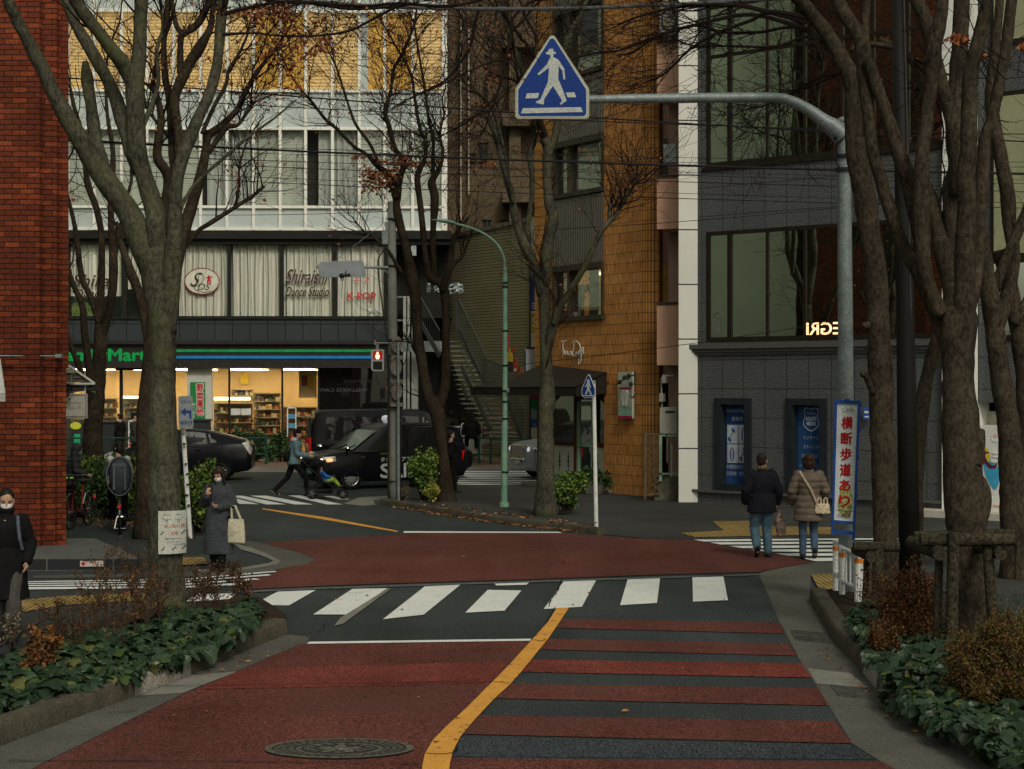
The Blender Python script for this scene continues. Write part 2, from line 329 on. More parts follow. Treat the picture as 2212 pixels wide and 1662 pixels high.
sheet('left_crosswalk',[[(60,1256),(399,1250.5),(594,1233.5),(598,1235.5),(399,1253),(60,1258)],[(60,1260),(399,1255.5),(579,1240.5),(586,1243),(399,1258),(60,1262)],[(60,1264),(399,1261),(551,1249.5),(562,1252),(399,1264),(60,1266.5)],[(60,1268.5),(399,1266.5),(524,1259),(536,1262.5),(399,1270),(60,1273.5)]],Z4,m_white,'side street crossing of long white bars on the left','structure','crosswalk')
sheet('right_crosswalk',[[(1499,1166),(1800,1163.5),(1980,1163),(1980,1165.5),(1800,1166.5),(1520,1170)],[(1533,1172),(1980,1169.5),(1980,1173),(1556,1176.5)],[(1575,1179.5),(1980,1177.5),(1980,1181.5),(1604,1184.5)],[(1621,1187.5),(1980,1186),(1980,1190.5),(1655,1192.5)],[(1673,1195.5),(1980,1195),(1980,1200),(1705,1201.5)],[(1728,1205.5),(1980,1204.5),(1980,1211),(1762,1212.5)]],Z4,m_white,'side street crossing of white bars on the right where two people walk','structure','crosswalk')
sheet('far_left_crosswalk',[[(455,1070),(482,1070),(560,1089.5),(520,1089)],[(497,1071),(523,1071),(618,1090),(575,1090)],[(539.5,1071),(576,1071),(676.6,1090),(637,1090)],[(621.7,1070.6),(649,1070.6),(740.6,1090),(707,1090)],[(698,1072),(719,1072),(756,1079),(731,1079)]],Z2,m_white,'crossing of slanting white bars under the stroller','structure','crosswalk')
L=[]
for i in range(12):
    y=1014+i*3.9; L.append([(1000-i*1.6,y),(1180+i,y),(1180+i,y+2.1),(999-i*1.6,y+2.1)])
sheet('far_right_crosswalk',L,Z2,m_white,'far crossing of close white bars before the silver car','structure','crosswalk')
sheet('tactile_paving',[[(1540,1129),(1620,1128.5),(1642,1140),(1795,1142),(1800,1158),(1500,1164),(1470,1154.5),(1563,1149.5)],[(1752,1246),(1830,1243),(1842,1275),(1770,1279)],[(340,1209),(440,1207),(450,1222),(335,1228)],[(-120,1330),(0,1307),(130,1293),(395,1283),(398,1296),(140,1312),(0,1335),(-90,1350)]],.030,m_tact,'yellow tactile paving beside the crossings',cat='paving',h=.0)
# grated drain across the road
m_grate=M('grate_strip',(.09,.10,.10),.7,.2,5,.3,60)
sheet('drain_strip',[[(470,1279),(690,1269),(1132,1255),(1640,1239.5),(1642,1243),(1132,1259),(690,1273),(470,1283)]],Z3,m_grate,'narrow grated drain strip along the edge of the red surfacing','structure','drain')
sheet('old_paint_scar',[[(838,1271.5),(845,1271.5),(742,1347),(722,1352),(735,1335)]],Z4,m_conc2,'rough repair line beside the third white bar','structure','road marking')
# kerbs
def kerb(name,line,w,h,side,m,label,joints=1.0):
    P=[G(x,y) for x,y in line]; b=MB(); V=[];F=[]
    pts=[]
    for i,p in enumerate(P):
        d=(P[min(i+1,len(P)-1)]-P[max(i-1,0)]).normalized(); n=Vector((-d.y,d.x,0))*side; pts.append((p,n))
    prof=[(0,0),(.012,h*.75),(.03,h-.012),(.045,h),(w-.01,h),(w,h-.01),(w,0)]
    rings=[[p+n*a+Vector((0,0,z)) for a,z in prof] for p,n in pts]
    b.loft(rings,cap=True); o=b.build(name,m,loc=P[len(P)//2],ang=40); return o
ks=[(kl[0:5],'kerb_left_near',m_kerb,'mossy concrete kerb at the lower left'),([kl[4],kl[5]],'kerb_left_pale',m_kerbl,'pale kerb stones between the mossy left kerbs'),(kl[5:],'kerb_left_far',m_kerb,'mossy kerb end beyond the pale stones on the left')]
for l,n,m,lab in ks: struct(kerb(n,l,.2,.175,1,m,lab),lab,'kerb')
krs=[(kr[0:3],'kerb_right_far',m_kerb,'dark kerb end at the right corner'),([kr[2],kr[3]],'kerb_right_pale',m_kerbl,'pale kerb stone in the right kerb'),(kr[3:],'kerb_right_near',m_kerb,'dark kerb curving out at the lower right')]
for l,n,m,lab in krs: struct(kerb(n,l,.2,.17,1,m,lab),lab,'kerb')
km=[(820,1089),(835,1092.6),(917,1104.8),(1024,1123),(1132,1137),(1194.6,1142),(1243,1149),(1290,1157)]
struct(kerb('kerb_island',km,.18,.13,1,m_kerb,''),'brown kerb of the middle pavement strewn with leaves','kerb')
# raised pavements
b=MB(); P=[G(*q) for q in km]; P=[p+Vector((0.02,.17,0)) for p in P]
P+= [G(1377,1164),G(1499,1166.5),G(1850,1163),Vector((11.5,34.2,0)),Vector((11.5,50,0)),Vector((-1.6,47,0)),G(990,1066),G(850,1071)]
b.prism(P,-.05,.022); struct(b.build('sidewalk_middle',m_walk),'grey asphalt pavement under the corner cafe and granite building','pavement')
b=MB(); b.prism([(-120,55.2),(60,55.2),(60,75),(-120,75)],-.05,.12); struct(b.build('sidewalk_far',M('brown_pavers',(.16,.11,.08),.9,.25,3,.3,20)),'brown paved pavement in front of the shops across the street','pavement')
b=MB(); b.box(-120,60,55.0,55.2,-.05,.13); struct(b.build('kerb_far',m_conc2),'pale kerb stones of the far pavement','kerb')
b=MB(); P=[G(x,y) for x,y in kl[::-1]]; P=[p+Vector((-.06,.19,0)) for p in P]
b.prism(P+[Vector((-12,11.5,0)),Vector((-12,17.3,0)),G(-60,1480),G(60,1415),G(250,1352),G(420,1322),G(560,1312),G(618,1350)],-.05,.13)
struct(b.build('planter_soil_left',m_soil),'dark soil bed under the ivy on the left','soil')
b=MB(); P=[G(x,y) for x,y in kr]; P=[p+Vector((.19,.05,0)) for p in P]
b.prism(P[::1]+[Vector((9,12,0)),Vector((9,17,0)),G(2230,1480),G(2215,1400),G(2100,1330),G(1960,1285),G(1870,1300)],-.05,.13)
struct(b.build('planter_soil_right',m_soil),'dark soil bed under the ivy and trees on the right','soil')
b=MB(); b.prism([G(800,1284)+Vector((30,0,0)),G(1842,1284),G(1862,1240),G(1815,1215),G(1990,1208),Vector((30,27,0)),Vector((30,21,0))][1:],-.05,.02)
struct(b.build('sidewalk_right',m_walk),'grey asphalt pavement behind the right planter','pavement')
b=MB(); b.prism([G(-200,1560),G(0,1400),G(130,1320),G(395,1302),G(430,1285),G(100,1290),G(-300,1310)],-.05,.02)
struct(b.build('sidewalk_left',m_walk),'grey pavement where the masked woman walks','pavement')
# seams and cracks in the surfacing
rng=random.Random(31); b=MB()
for pts,w in (([(250,1486),(600,1483),(860,1479),(1062,1476)],1.0),([(20,1648),(500,1650),(905,1655)],1.2),([(620,1353),(665,1352),(700,1349)],.8),([(700,1349),(694,1366),(640,1374)],.8),([(1061,1476),(1085,1478),(1100,1480)],1.0),([(917,1632),(950,1634),(982,1630),(990,1616)],1.0),([(1200,1314),(1186,1336),(1178,1350)],1.0),([(1213,1256),(1204,1280),(1190,1300),(1186,1314)],1.3),([(1150,1385),(1170,1388),(1180,1384)],.9),([(536,1165),(600,1177),(640,1180)],.7),([(2,1165),(560,1172)],.5),([(230,1545),(265,1541),(300,1539)],1.2),([(1655,1362),(1700,1364)],.8),([(1715,1409),(1750,1412),(1790,1406)],.8),([(700,1272),(760,1283),(800,1279)],.6),([(1200,1400),(1500,1402),(1700,1410)],.4)):
    sp=spline([tuple(p) for p in pts],6); P=[G(x+rng.gauss(0,.6),y+rng.gauss(0,.35)) for x,y in sp]; hw=.006*w
    for a,c in zip(P,P[1:]):
        d=(c-a).normalized(); n=Vector((-d.y,d.x,0))*hw*rng.uniform(.5,1.5); b.add([(a-n).xy.to_3d()+Vector((0,0,.0195)),(a+n).xy.to_3d()+Vector((0,0,.0195)),(c+n).xy.to_3d()+Vector((0,0,.0195)),(c-n).xy.to_3d()+Vector((0,0,.0195))],[(0,3,2,1)])
struct(b.build('road_cracks',M('crack_dark',(.012,.011,.010),.95)),'dark seams and cracks in the road surface','road marking')
# manhole
c=G(733,1622); m_mh=M('manhole_iron',(.12,.12,.095),.6,.25,10,.25,50,metal=.3)
t=thing('manhole_cover','round patterned iron manhole cover set in the red foreground lane','manhole',(c.x,c.y,.012)); r=.57
b=MB(); n=64; b.add([(c.x+r*math.cos(2*math.pi*i/n),c.y+.62*r*math.sin(2*math.pi*i/n),.014) for i in range(n)],[tuple(range(n))]); b.build('base_plate',M('manhole_base',(.045,.040,.034),.8,.3,10),t)
b=MB()
def ring(b,r0,r1,z,n=64,a0=0,a1=2*math.pi):
    V=[];F=[]
    for i in range(n+1):
        a=a0+(a1-a0)*i/n; V+=[(c.x+r0*math.cos(a),c.y+.62*r0*math.sin(a),z),(c.x+r1*math.cos(a),c.y+.62*r1*math.sin(a),z)]
    F=[(2*i,2*i+1,2*i+3,2*i+2) for i in range(n)]; b.add(V,F)
ring(b,.515,.57,.022); b.build('rim',m_mh,t)
b=MB(); ring(b,.30,.335,.017)
for k in range(3):
    for i in range(36):
        a=2*math.pi*(i+.5*(k%2))/36; ring(b,.355+.052*k,.393+.052*k,.021,2,a-.06,a+.06)
rr=random.Random(3)
for i in range(16):
    a=2*math.pi*i/16; ring(b,.2,.27,.021,3,a-.13,a+.1)
for i in range(5):
    a=2*math.pi*i/5+.3
    b.ball((c.x+.11*math.cos(a),c.y+.07*math.sin(a),.017),(.065,.045,.006),6,rot=Matrix.Rotation(a,3,'Z'))
b.ball((c.x,c.y,.017),(.05,.05,.006),6); b.build('pattern',m_mh,t)
# street drains
def drain(p4,label):
    P=[G(*q,.01) for q in p4]; cc=sum(P,Vector())/4; t=thing('drain_grate',label,'drain',(cc.x,cc.y,.004),0,'iron drain grates in the gutter')
    b=MB(); b.add([(p.x,p.y,.006) for p in P],[(0,1,2,3)]); b.build('pit',m_dark,t)
    b=MB()
    def L(u,v): return P[0].lerp(P[1],u).lerp(P[3].lerp(P[2],u),v)
    for v in (0,.5,1): b.bar(L(0,v),L(1,v),.02,.012)
    for i in range(15): b.bar(L(i/14,0),L(i/14,1),.016,.01)
    b.build('grate',m_iron,t)
drain([(1709,1361),(1782,1367),(1800,1390),(1720,1383)],'iron drain grate in the right gutter just past the third tree')
drain([(1796,1480),(1876,1492),(1904,1512),(1814,1503)],'iron drain grate in the right gutter just below the pale concrete patch')
# loose fallen leaves
def fallen(name,spots,label,seed,size=.035):
    r=random.Random(seed); b=MB()
    for (x0,y0,x1,y1,n,sp,h) in spots:
        for i in range(n):
            t=r.random(); p=G(x0+(x1-x0)*t,y0+(y1-y0)*t+r.gauss(0,sp),h); a=r.uniform(0,6.3); s=size*r.uniform(.6,1.3); q=Matrix.Rotation(a,3,'Z')@Matrix.Rotation(r.uniform(-.7,.7),3,'X')
            b.add([Vector((p.x,p.y,h+.022))+q@Vector(v) for v in ((-s,0,0),(0,-s*.5,.006),(s,0,.004),(0,s*.5,.01))],[(0,1,2,3)],r.randrange(3))
    o=b.build(name,[M('leaf_litter_a',(.22,.09,.03),.8),M('leaf_litter_b',(.12,.055,.025),.8),M('leaf_litter_c',(.28,.15,.06),.8)]); tag(o,label,'leaves',kind='stuff')
fallen('fallen_leaves',[(850,1096,1024,1124,260,1.5,0),(1024,1124,1260,1152,420,2,0),(900,1092,1150,1118,120,2.5,.13),(1180,1125,1290,1140,60,3,.1)],'brown dead leaves drifted along the middle kerb',1,.045)
fallen('dead_leaves',[(60,1490,290,1440,260,4,.13),(290,1440,420,1400,100,4,.13),(430,1395,600,1345,140,4,.13)],'dead leaves along the soil edge of the left planter',2,.03)
fallen('leaf_litter',[(165,1125,330,1130,380,7,0),(300,1150,420,1160,90,6,0)],'litter of brown leaves under the hedge by the bicycles',4,.04)
fallen('stray_leaves',[(300,1560,1500,1500,26,40,0),(560,1300,1600,1290,20,20,0),(700,1200,1500,1190,22,12,0),(430,1470,640,1395,26,5,0),(1760,1400,1990,1600,30,8,0)],'few stray leaves and litter lying on the carriageway',8,.03)
# ---------------------------------------------------------------- buildings
# ---- shared
m_blk=M('black_metal',(.018,.018,.018),.5,.2)
m_char=M('charcoal_panel',(.032,.038,.043),.55,.12,.5,.06,80)
m_fascia=M('dark_fascia',(.018,.018,.016),.6,.2,.5)
m_galv=M('galvanised_steel',(.20,.235,.235),.5,.22,5,.10,30,metal=.3)
m_wm=M('white_metal',(.60,.61,.58),.5,.1)
# ---- brick building on the left
F1=Frame((-22,27.6),(-7.37,27.6)); ub=(1,0)
m_brick=Mgrid('red_brick',(.115,.025,.011),(.33,.075,.022),(.018,.006,.004),.245,.0865,.007,ub,bias=-.50,speck=.35,sscale=40,bump=.006,rough=.8,var=.32)
bo=Vector((-.268,1)).normalized()
t=thing('brick_building','red brick building filling the left edge of the picture','building',(-10,28,0))
p0=Vector((-8.05,27.75)); corner=[(-22,27.9),(p0.x,27.9),(-7.72,28.0)]
H1=21.0
b=MB(); pts=[(-24,27.60),(-7.645,27.60),(-7.62,27.72),(-7.44,27.72),(-7.42,27.82),(-7.28,27.82),(-7.28+bo.x*1.6,27.82+bo.y*1.6),(-24,29.6)]
b.prism(pts,.14,CH-(793-CY)/FP*27.8)
z2=CH-(793-CY)/FP*27.8
pts2=[(-24,27.56),(-7.645,27.56),(-7.62,27.68),(-7.40,27.68),(-7.38,27.78),(-7.23,27.78),(-7.23+bo.x*1.6,27.78+bo.y*1.6),(-24,29.7)]
b.prism(pts2,z2,H1)
# side wall needs its own coursing: same material works because u only shifts the pattern
b.build('wall',m_brick,t)
b=MB(); b.prism([(-24.1,27.4),(-7.1,27.5),(-7.7,29.9),(-24.1,30)],H1,H1+.35); b.build('parapet',m_fascia,t)
b=MB(); zc=CH-(769-CY)/FP*27.5; b.tube([(-8.3,27.53,zc),(-7.42,27.62,zc),(-7.30,27.70,zc)],.012,6); b.box(-7.40,-7.30,27.58,27.70,zc-.03,zc+.03); b.build('conduit',m_galv,t)
# plinth
t=thing('stone_step','low black granite step with a red and white notice at the brick corner','step',tuple(G(190,1232)))
m_plinth=Mgrid('black_granite',(.022,.024,.026),(.026,.028,.03),(.13,.13,.12),1.0,.5,.008,(1,0),off=0,rough=.4,speck=.3)
a0=G(-200,1240);a1=G(297,1233); a2=G(297,1208,.0); a3=Vector((-7.3,29.0,0))
b=MB(); b.prism([(a0.x,a1.y+.02),(a1.x,a1.y),(a1.x-.05,a1.y+.35),(-7.1,29.1),(-24,29.1)],-.02,.17); b.build('riser',m_plinth,t)
b=MB(); b.prism([(a0.x,a1.y+.05),(a1.x-.02,a1.y+.03),(a1.x-.07,a1.y+.33),(-7.12,29.0),(-24,29.0)],.16,.18); b.build('tread',M('grey_granite_top',(.11,.115,.105),.7,.15,2,.2,60),t)
F=FY(a1.y-.002); b=MB(); b.fpx(F,173,1212,225,1224,0,.006); b.build('notice',M('notice_white',(.6,.55,.5),.6),t)
b=MB(); b.text(F,'ポイ捨て禁止',203,1215,5,38,.009); b.text(F,'NO LITTERING',203,1220.5,2.4,34,.009); tt,zz=F.uz(180,1218); b.add([F.p(tt+.03*math.cos(i*.52),zz+.03*math.sin(i*.52),.009) for i in range(12)],[tuple(range(12))]); b.build('lettering',M('sign_red',(.42,.03,.02),.6),t)
# brick building's small awning (far side) and white fabric edge at the left
t=thing('cafe_awning','small striped white framed awning jutting out beyond the brick corner','awning',tuple(W(165,815,31.5)))
F=FY(31.2); Y=31.2
b=MB()
A=W(146,788,Y);B=W(205,829,Y-.1);C0=W(120,826,Y);D=W(120,829,Y)
b.bar(A,B,.03);b.bar(W(118,829,Y),B,.035); b.bar(W(184,832,Y),W(184,853,Y),.02); b.bar(W(133,832,Y),W(133,852,Y),.02); b.build('frame',m_wm,t)
b=MB(); A2=W(146,792,Y+.9);B2=W(199,828,Y+.6); q=[W(112,800,Y+.05),W(148,793,Y+.02),W(200,827,Y-.05),W(112,825,Y+.05)]
b.add(q+[v+Vector((0,.03,0)) for v in q],[(0,1,2,3),(7,6,5,4),(0,4,5,1),(1,5,6,2),(2,6,7,3),(3,7,4,0)]); b.add([W(112,831,Y+.04),W(203,831,Y+.0),W(207,850,Y),W(190,843,Y),W(150,850,Y+.0),W(112,846,Y+.04)],[(0,1,2,3,4,5)])
b.build('canopy',Mgrid('striped_canvas',(.035,.032,.028),(.04,.035,.03),(.12,.11,.09),5,.07,.02,(.78,.6),off=0,bump=0),t)
t=thing('hanging_signboard','cream hanging board with brown handwriting under the striped awning','sign',tuple(W(158,878,31)))
F=FY(31.0); b=MB(); b.fpx(F,130,851,188,904,-.03,.03); b.build('board',M('cream_board',(.42,.41,.35),.6,.12),t)
b=MB(); b.fpx(F,131.5,853,185,853.8,.03,.04); b.fpx(F,131.5,900,186,901,.03,.04); b.fpx(F,185,853,185.8,901,.03,.04); b.build('trim',M('sign_brown',(.05,.04,.03),.7),t)
b=MB(); b.text(F,'KAREDA HAGANUMA',159.5,870.5,3,36,.032); b.text(F,'そ山いち',158,881,8,36,.032,shear=.15); b.build('lettering',M('sign_brown',(.05,.04,.03),.7),t)
t=thing('wall_lantern','small square carriage lantern on the brick corner','lamp',tuple(W(147,830,30.9)))
Y=30.9; b=MB(); c=W(147,822,Y); F=FY(Y); b.fpx(F,139.5,806,155,826,-.06,.06); b.build('glass_box',Mglass('lantern_glass',(.10,.09,.06),.1),t)
b=MB(); b.fpx(F,137,800,157.5,806,-.1,.1); b.fpx(F,141,794,153.5,800,-.06,.06); b.fpx(F,139,826,156,828.5,-.07,.07); [b.fpx(F,x,806,x+1.2,826,.058,.065) for x in (139,154.3)]; b.build('cap',M('lantern_cream',(.27,.25,.19),.6),t)
b=MB(); b.tube([W(147,829,Y),W(146,845,Y),W(138,852,Y+.05),W(125,850,Y+.1)],.02,6); rr=random.Random(1)
for i in range(90):
    p=W(145+rr.gauss(0,6),852+rr.gauss(0,7),Y-.05); s=.03; b.add([p+Vector((rr.uniform(-s,s),rr.uniform(-s,s),rr.uniform(-s,s))) for k in range(3)],[(0,1,2)])
b.build('bracket',M('wrought_iron',(.03,.027,.022),.7),t)
t=thing('door_awning','white canvas awning edge at the far left of the picture','awning',tuple(W(-10,830,25)))
b=MB(); P=[W(-60,740,25.4),W(0,775,25),W(11,850,24.6),W(-60,850,24.6)]; b.add(P+[p+Vector((0,.03,0)) for p in P],[(0,1,2,3),(7,6,5,4),(1,5,6,2),(2,6,7,3),(0,4,5,1)]); b.build('canopy',M('white_canvas',(.45,.46,.42),.8),t)
b=MB(); P=[W(-60,851,24.6),W(11,851,24.6),W(11,868,24.62),W(-60,868,24.62)]; b.add(P+[p+Vector((0,.02,0)) for p in P],[(0,1,2,3),(7,6,5,4),(1,5,6,2),(2,6,7,3),(0,4,5,1)]); b.build('valance',M('white_canvas',(.45,.46,.42),.8),t)
# pale building down the side street, outside the frame, mirrored in the granite building's windows
FR=Frame((-17.5,10),(-17.5,60),flip=False); t=thing('pale_side_building','pale green rendered building beyond the brick one, seen mirrored in the dark glass','building',(-20,40,0))
m_pale=M('pale_green_render',(.66,.78,.58),.85,.12,.3)
b=MB(); b.box(-30,-17.5,30.2,72,0,26); b.build('wall',m_pale,t)
b=MB(); b2=MB()
for yy in range(34,70,5):
    for zz in (4,8,12,16): b.box(-17.49,-17.44,yy,yy+1.6,zz,zz+1.7); b2.box(-17.46,-17.40,yy-.12,yy+1.72,zz-.12,zz-.0); b2.box(-17.46,-17.40,yy-.12,yy+1.72,zz+1.7,zz+1.82); b2.box(-17.46,-17.40,yy+.76,yy+.84,zz,zz+1.7)
b.build('window',Mglass('dull_window',(.03,.035,.03),.2),t); b2.build('window_frame',M('frame_cream',(.45,.38,.22),.6),t)

# ---- white office building across the street
F2=Frame((-24,61.7),(12,62.4)); u2=tuple(F2.u)
t2=thing('office_building','white gridded office block over a convenience store across the street','building',(-8,62,0))
def px2(b,x0,y0,x1,y1,d0,d1,mi=0): return b.fpx(F2,x0,y0,x1,y1,d0,d1,mi,ref=560)
m_panel=M('spandrel_panel',(.47,.52,.51),.6,.08,.6,.06,30)
m_mull=M('white_mullion',(.80,.79,.73),.5,.05)
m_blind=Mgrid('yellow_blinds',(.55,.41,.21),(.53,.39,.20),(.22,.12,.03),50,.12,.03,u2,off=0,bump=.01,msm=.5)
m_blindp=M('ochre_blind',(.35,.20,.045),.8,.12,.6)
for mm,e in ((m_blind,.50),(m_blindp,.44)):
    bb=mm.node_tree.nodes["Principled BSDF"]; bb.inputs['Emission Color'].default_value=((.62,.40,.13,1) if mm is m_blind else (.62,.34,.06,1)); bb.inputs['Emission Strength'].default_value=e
m_blindg=Mgrid('grey_blinds',(.60,.64,.54),(.61,.65,.55),(.28,.32,.27),50,.06,.012,u2,off=0,bump=.008,msm=.5)
m_glassw=Mglass('office_glass',(.03,.04,.04),.03,tr=.95)
m_curt=None
def curtain(name,col,sc=9.,lo=.45,hi=1.15):
    m,nt,b=newmat(name); v=coords(nt,u2); w=nt.nodes.new("ShaderNodeTexWave"); w.wave_type='BANDS'; w.bands_direction='X'; w.inputs['Scale'].default_value=sc/6.28; w.inputs['Distortion'].default_value=6; w.inputs['Detail'].default_value=2; w.inputs['Detail Scale'].default_value=.8
    nt.links.new(stretch(nt,v,(1,.12,1)),w.inputs['Vector']); nt.links.new(mul(nt,col,w.outputs[1],.82,1.06,.1,.9),b.inputs['Base Color']); b.inputs['Roughness'].default_value=.9
    bn=nt.nodes.new("ShaderNodeBump"); bn.inputs['Distance'].default_value=.06; nt.links.new(w.outputs[1],bn.inputs['Height']); nt.links.new(bn.outputs[0],b.inputs['Normal']); return m
m_curt=curtain('cream_curtain',(.88,.88,.74),14.); m_curtg=curtain('grey_curtain',(.50,.54,.49),9.)
def curtain_mesh(b,F,x0,y0,x1,y1,d,amp=.05,lam=.28,seed=0,mi=0):
    r=random.Random(seed); t0,_=F.uz(x0,y0,d); t1,_=F.uz(x1,y0,d); z1=F.uz(x0,y0,d)[1]; z0=F.uz(x0,y1,d)[1]
    n=max(8,int((t1-t0)/lam*8)); V=[]; ph=r.uniform(0,6)
    rows=6
    for j in range(rows+1):
        for i in range(n+1):
            tt=t0+(t1-t0)*i/n; w=tt/lam*6.283+ph; w+=1.8*noise.noise(Vector((tt*1.1,seed,j*.05)))+.5*noise.noise(Vector((tt*3,seed,j*.5)))
            V.append(F.p(tt,z0+(z1-z0)*j/rows,d+amp*math.sin(w)*(.7+.5*noise.noise(Vector((tt*2,seed+5,j*.3))))))
    b.add(V,[(j*(n+1)+i,j*(n+1)+i+1,(j+1)*(n+1)+i+1,(j+1)*(n+1)+i) for j in range(rows) for i in range(n)],mi)
mx2=[32,89,146,203,262,317,375,433,490,547.5,605,660,718,776,831,891.5,957,966]
b=MB(); px2(b,-40,-160,964,-40,-8,-.45); px2(b,-40,-40,964,500,-8,-.9); b.build('wall',M('office_core',(.05,.05,.045),.9),t2)
# mullion grid
b=MB()
for x in mx2[:-1]: px2(b,x-3,-155,x+3,497,-.10,.07)
px2(b,957,-155,966,497,-.4,.06)
for ya,yb in ((20,27),(193,199),(274.5,280.5),(444,450),(491.5,498),(-62,-56),(-155,-148)): px2(b,-40,ya,966,yb,-.10,.05)
b.build('mullion_grid',m_mull,t2)
for i in range(len(mx2)-2):
    x0,x1=mx2[i]+3,mx2[i+1]-3
    if x1<135: continue
    for ya,yb in ((199,274.5),(450,491.5),(-56,20)):
        b=MB(); px2(b,x0,ya,x1,yb,-.12,-.05); b.build('spandrel_panel',m_panel,t2)
    # upper lit window
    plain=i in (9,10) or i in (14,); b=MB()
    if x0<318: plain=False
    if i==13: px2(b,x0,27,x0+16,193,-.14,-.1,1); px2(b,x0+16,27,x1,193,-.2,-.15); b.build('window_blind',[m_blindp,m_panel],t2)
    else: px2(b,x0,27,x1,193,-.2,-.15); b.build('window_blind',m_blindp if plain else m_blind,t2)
    b=MB(); px2(b,x0,27,x1,193,-.09,-.08); w=b.build('window_pane',Mglass('lit_glass',(.03,.03,.03),.008,tr=.97),t2)
    b=MB()
    if i in (7,8): curtain_mesh(b,F2,(x0 if i==8 else x0+12),282,x1,443,-.3,.05,.3,i); m=m_curtg
    elif i in (11,12): curtain_mesh(b,F2,(x0+25 if i==11 else x0),282,x1,443,-.3,.03,.3,i); m=m_curtg
    else: px2(b,x0,281,x1,444,-.3,-.25); m=m_blindg
    b.build('window_curtain',m,t2)
    b=MB(); px2(b,x0,281,x1,444,-.09,-.08); b.build('window_pane',m_glassw,t2)
# band below and second floor
b=MB(); px2(b,-40,498,975,516,-8,.25); px2(b,-40,516,975,528,-8,.10); b.build('upper_fascia',m_fascia,t2)
b=MB(); px2(b,-40,528,975,687,-8,-1.2); b.build('inner_wall',M('dark_room',(.02,.02,.018),.9),t2)
c2=[(150,262),(274,379),(384,491),(498,603.5),(612,718.5),(727,829)]
b=MB()
for x0,x1 in ((262,274),(378,385),(491,498),(603.5,612),(718.5,727),(829,845),(130,150)): px2(b,x0,528,x1,687,-.3,.02)
px2(b,-40,683,845,690,-.3,.06); b.build('window_frames',m_fascia,t2)
for k,(x0,x1) in enumerate(c2):
    b=MB()
    if k<2: curtain_mesh(b,F2,x0,528,x1,[640,625][k],-.22,.04,.26,k)
    else: curtain_mesh(b,F2,x0+(0 if k!=2 else 0),528,x1,684,-.22,.04,.26,k+3)
    b.build('curtain',m_curt,t2)
    b=MB(); px2(b,x0,528,x1,684,-.12,-.11); b.build('window_pane',m_glassw,t2)
m_ink=M('sign_ink',(.06,.035,.03),.6); m_halo=M('sign_halo',(.60,.58,.48),.7); m_rd=M('sign_red_bright',(.55,.02,.03),.6); m_dkr=M('sign_dark_red',(.22,.01,.02),.6)
b=MB()
for (s,x,y,h,w,sh) in (('Shiraishi',664,597,30,88,.28),('Dance Studio',665,630,20,92,.25),('Shirai',203,606,26,86,.28),('Dance S',205,634,18,82,.25)):
    b=MB(); b.text(F2,s,x,y,h,w,-.095,0,sh,bold=.014); b.text(F2,s,x,y,h,w,-.085,1,sh,bold=.006); b.build('window_lettering',[m_halo,m_ink],t2)
b=MB(); tc,zc=F2.uz(436.5,608,-.09); k=62/FP
def oval(b,F,tc,zc,a,c,d,mi,n=40): b.add([F.p(tc+a*math.cos(2*math.pi*i/n),zc+c*math.sin(2*math.pi*i/n),d) for i in range(n)],[tuple(range(n))],mi)
oval(b,F2,tc,zc,38*k,29*k,-.08,0); oval(b,F2,tc,zc,36*k,27*k,-.078,1)
b.text(F2,'S',424,604,30,15,-.07,2,.5); b.text(F2,'DS',441,620,14,24,-.07,2,.4); b.tube([F2.W(x,y,-.07) for x,y in spline([(412,612),(416,620),(430,616),(440,604),(436,590),(430,594),(428,610),(420,624),(440,632),(456,628)],4)],.012,3,2)
for dx,dy,ra,rb in ((451,596,1.8,1.8),(451.5,602,3.2,5.5),(449,609,2,5),(454,609,2,5),(455,599,4,1.2),(447,600,3,1.2)):
    q,z=F2.uz(dx,dy,-.07); oval(b,F2,q,z,ra*k,rb*k,-.07,3,14)
b.build('studio_emblem',[m_dkr,M('emblem_cream',(.62,.62,.52),.7),m_ink,m_rd],t2)
b=MB(); b.text(F2,'チア',781,607,15,34,-.085); b.build('red_window_lettering',m_rd,t2)
b=MB(); b.text(F2,'K-POP',781,640,15,61,-.085,0,bold=.008); b.build('red_window_lettering',m_rd,t2)
b=MB(); b.text(F2,'etc.',810,668,9,28,-.085); b.build('white_window_lettering',M('sign_white',(.7,.72,.68),.6),t2)
# hanging plants inside the left window
b=MB(); rr=random.Random(9)
for i in range(400):
    p=F2.W(155+rr.random()*55,652+rr.random()*38,-.35); b.add([p,p+Vector((.03,0,-.02)),p+Vector((rr.uniform(-.08,.08),0,-.3))],[(0,1,2)])
b.build('window_plants',M('window_plant_green',(.16,.24,.05),.7),t2)
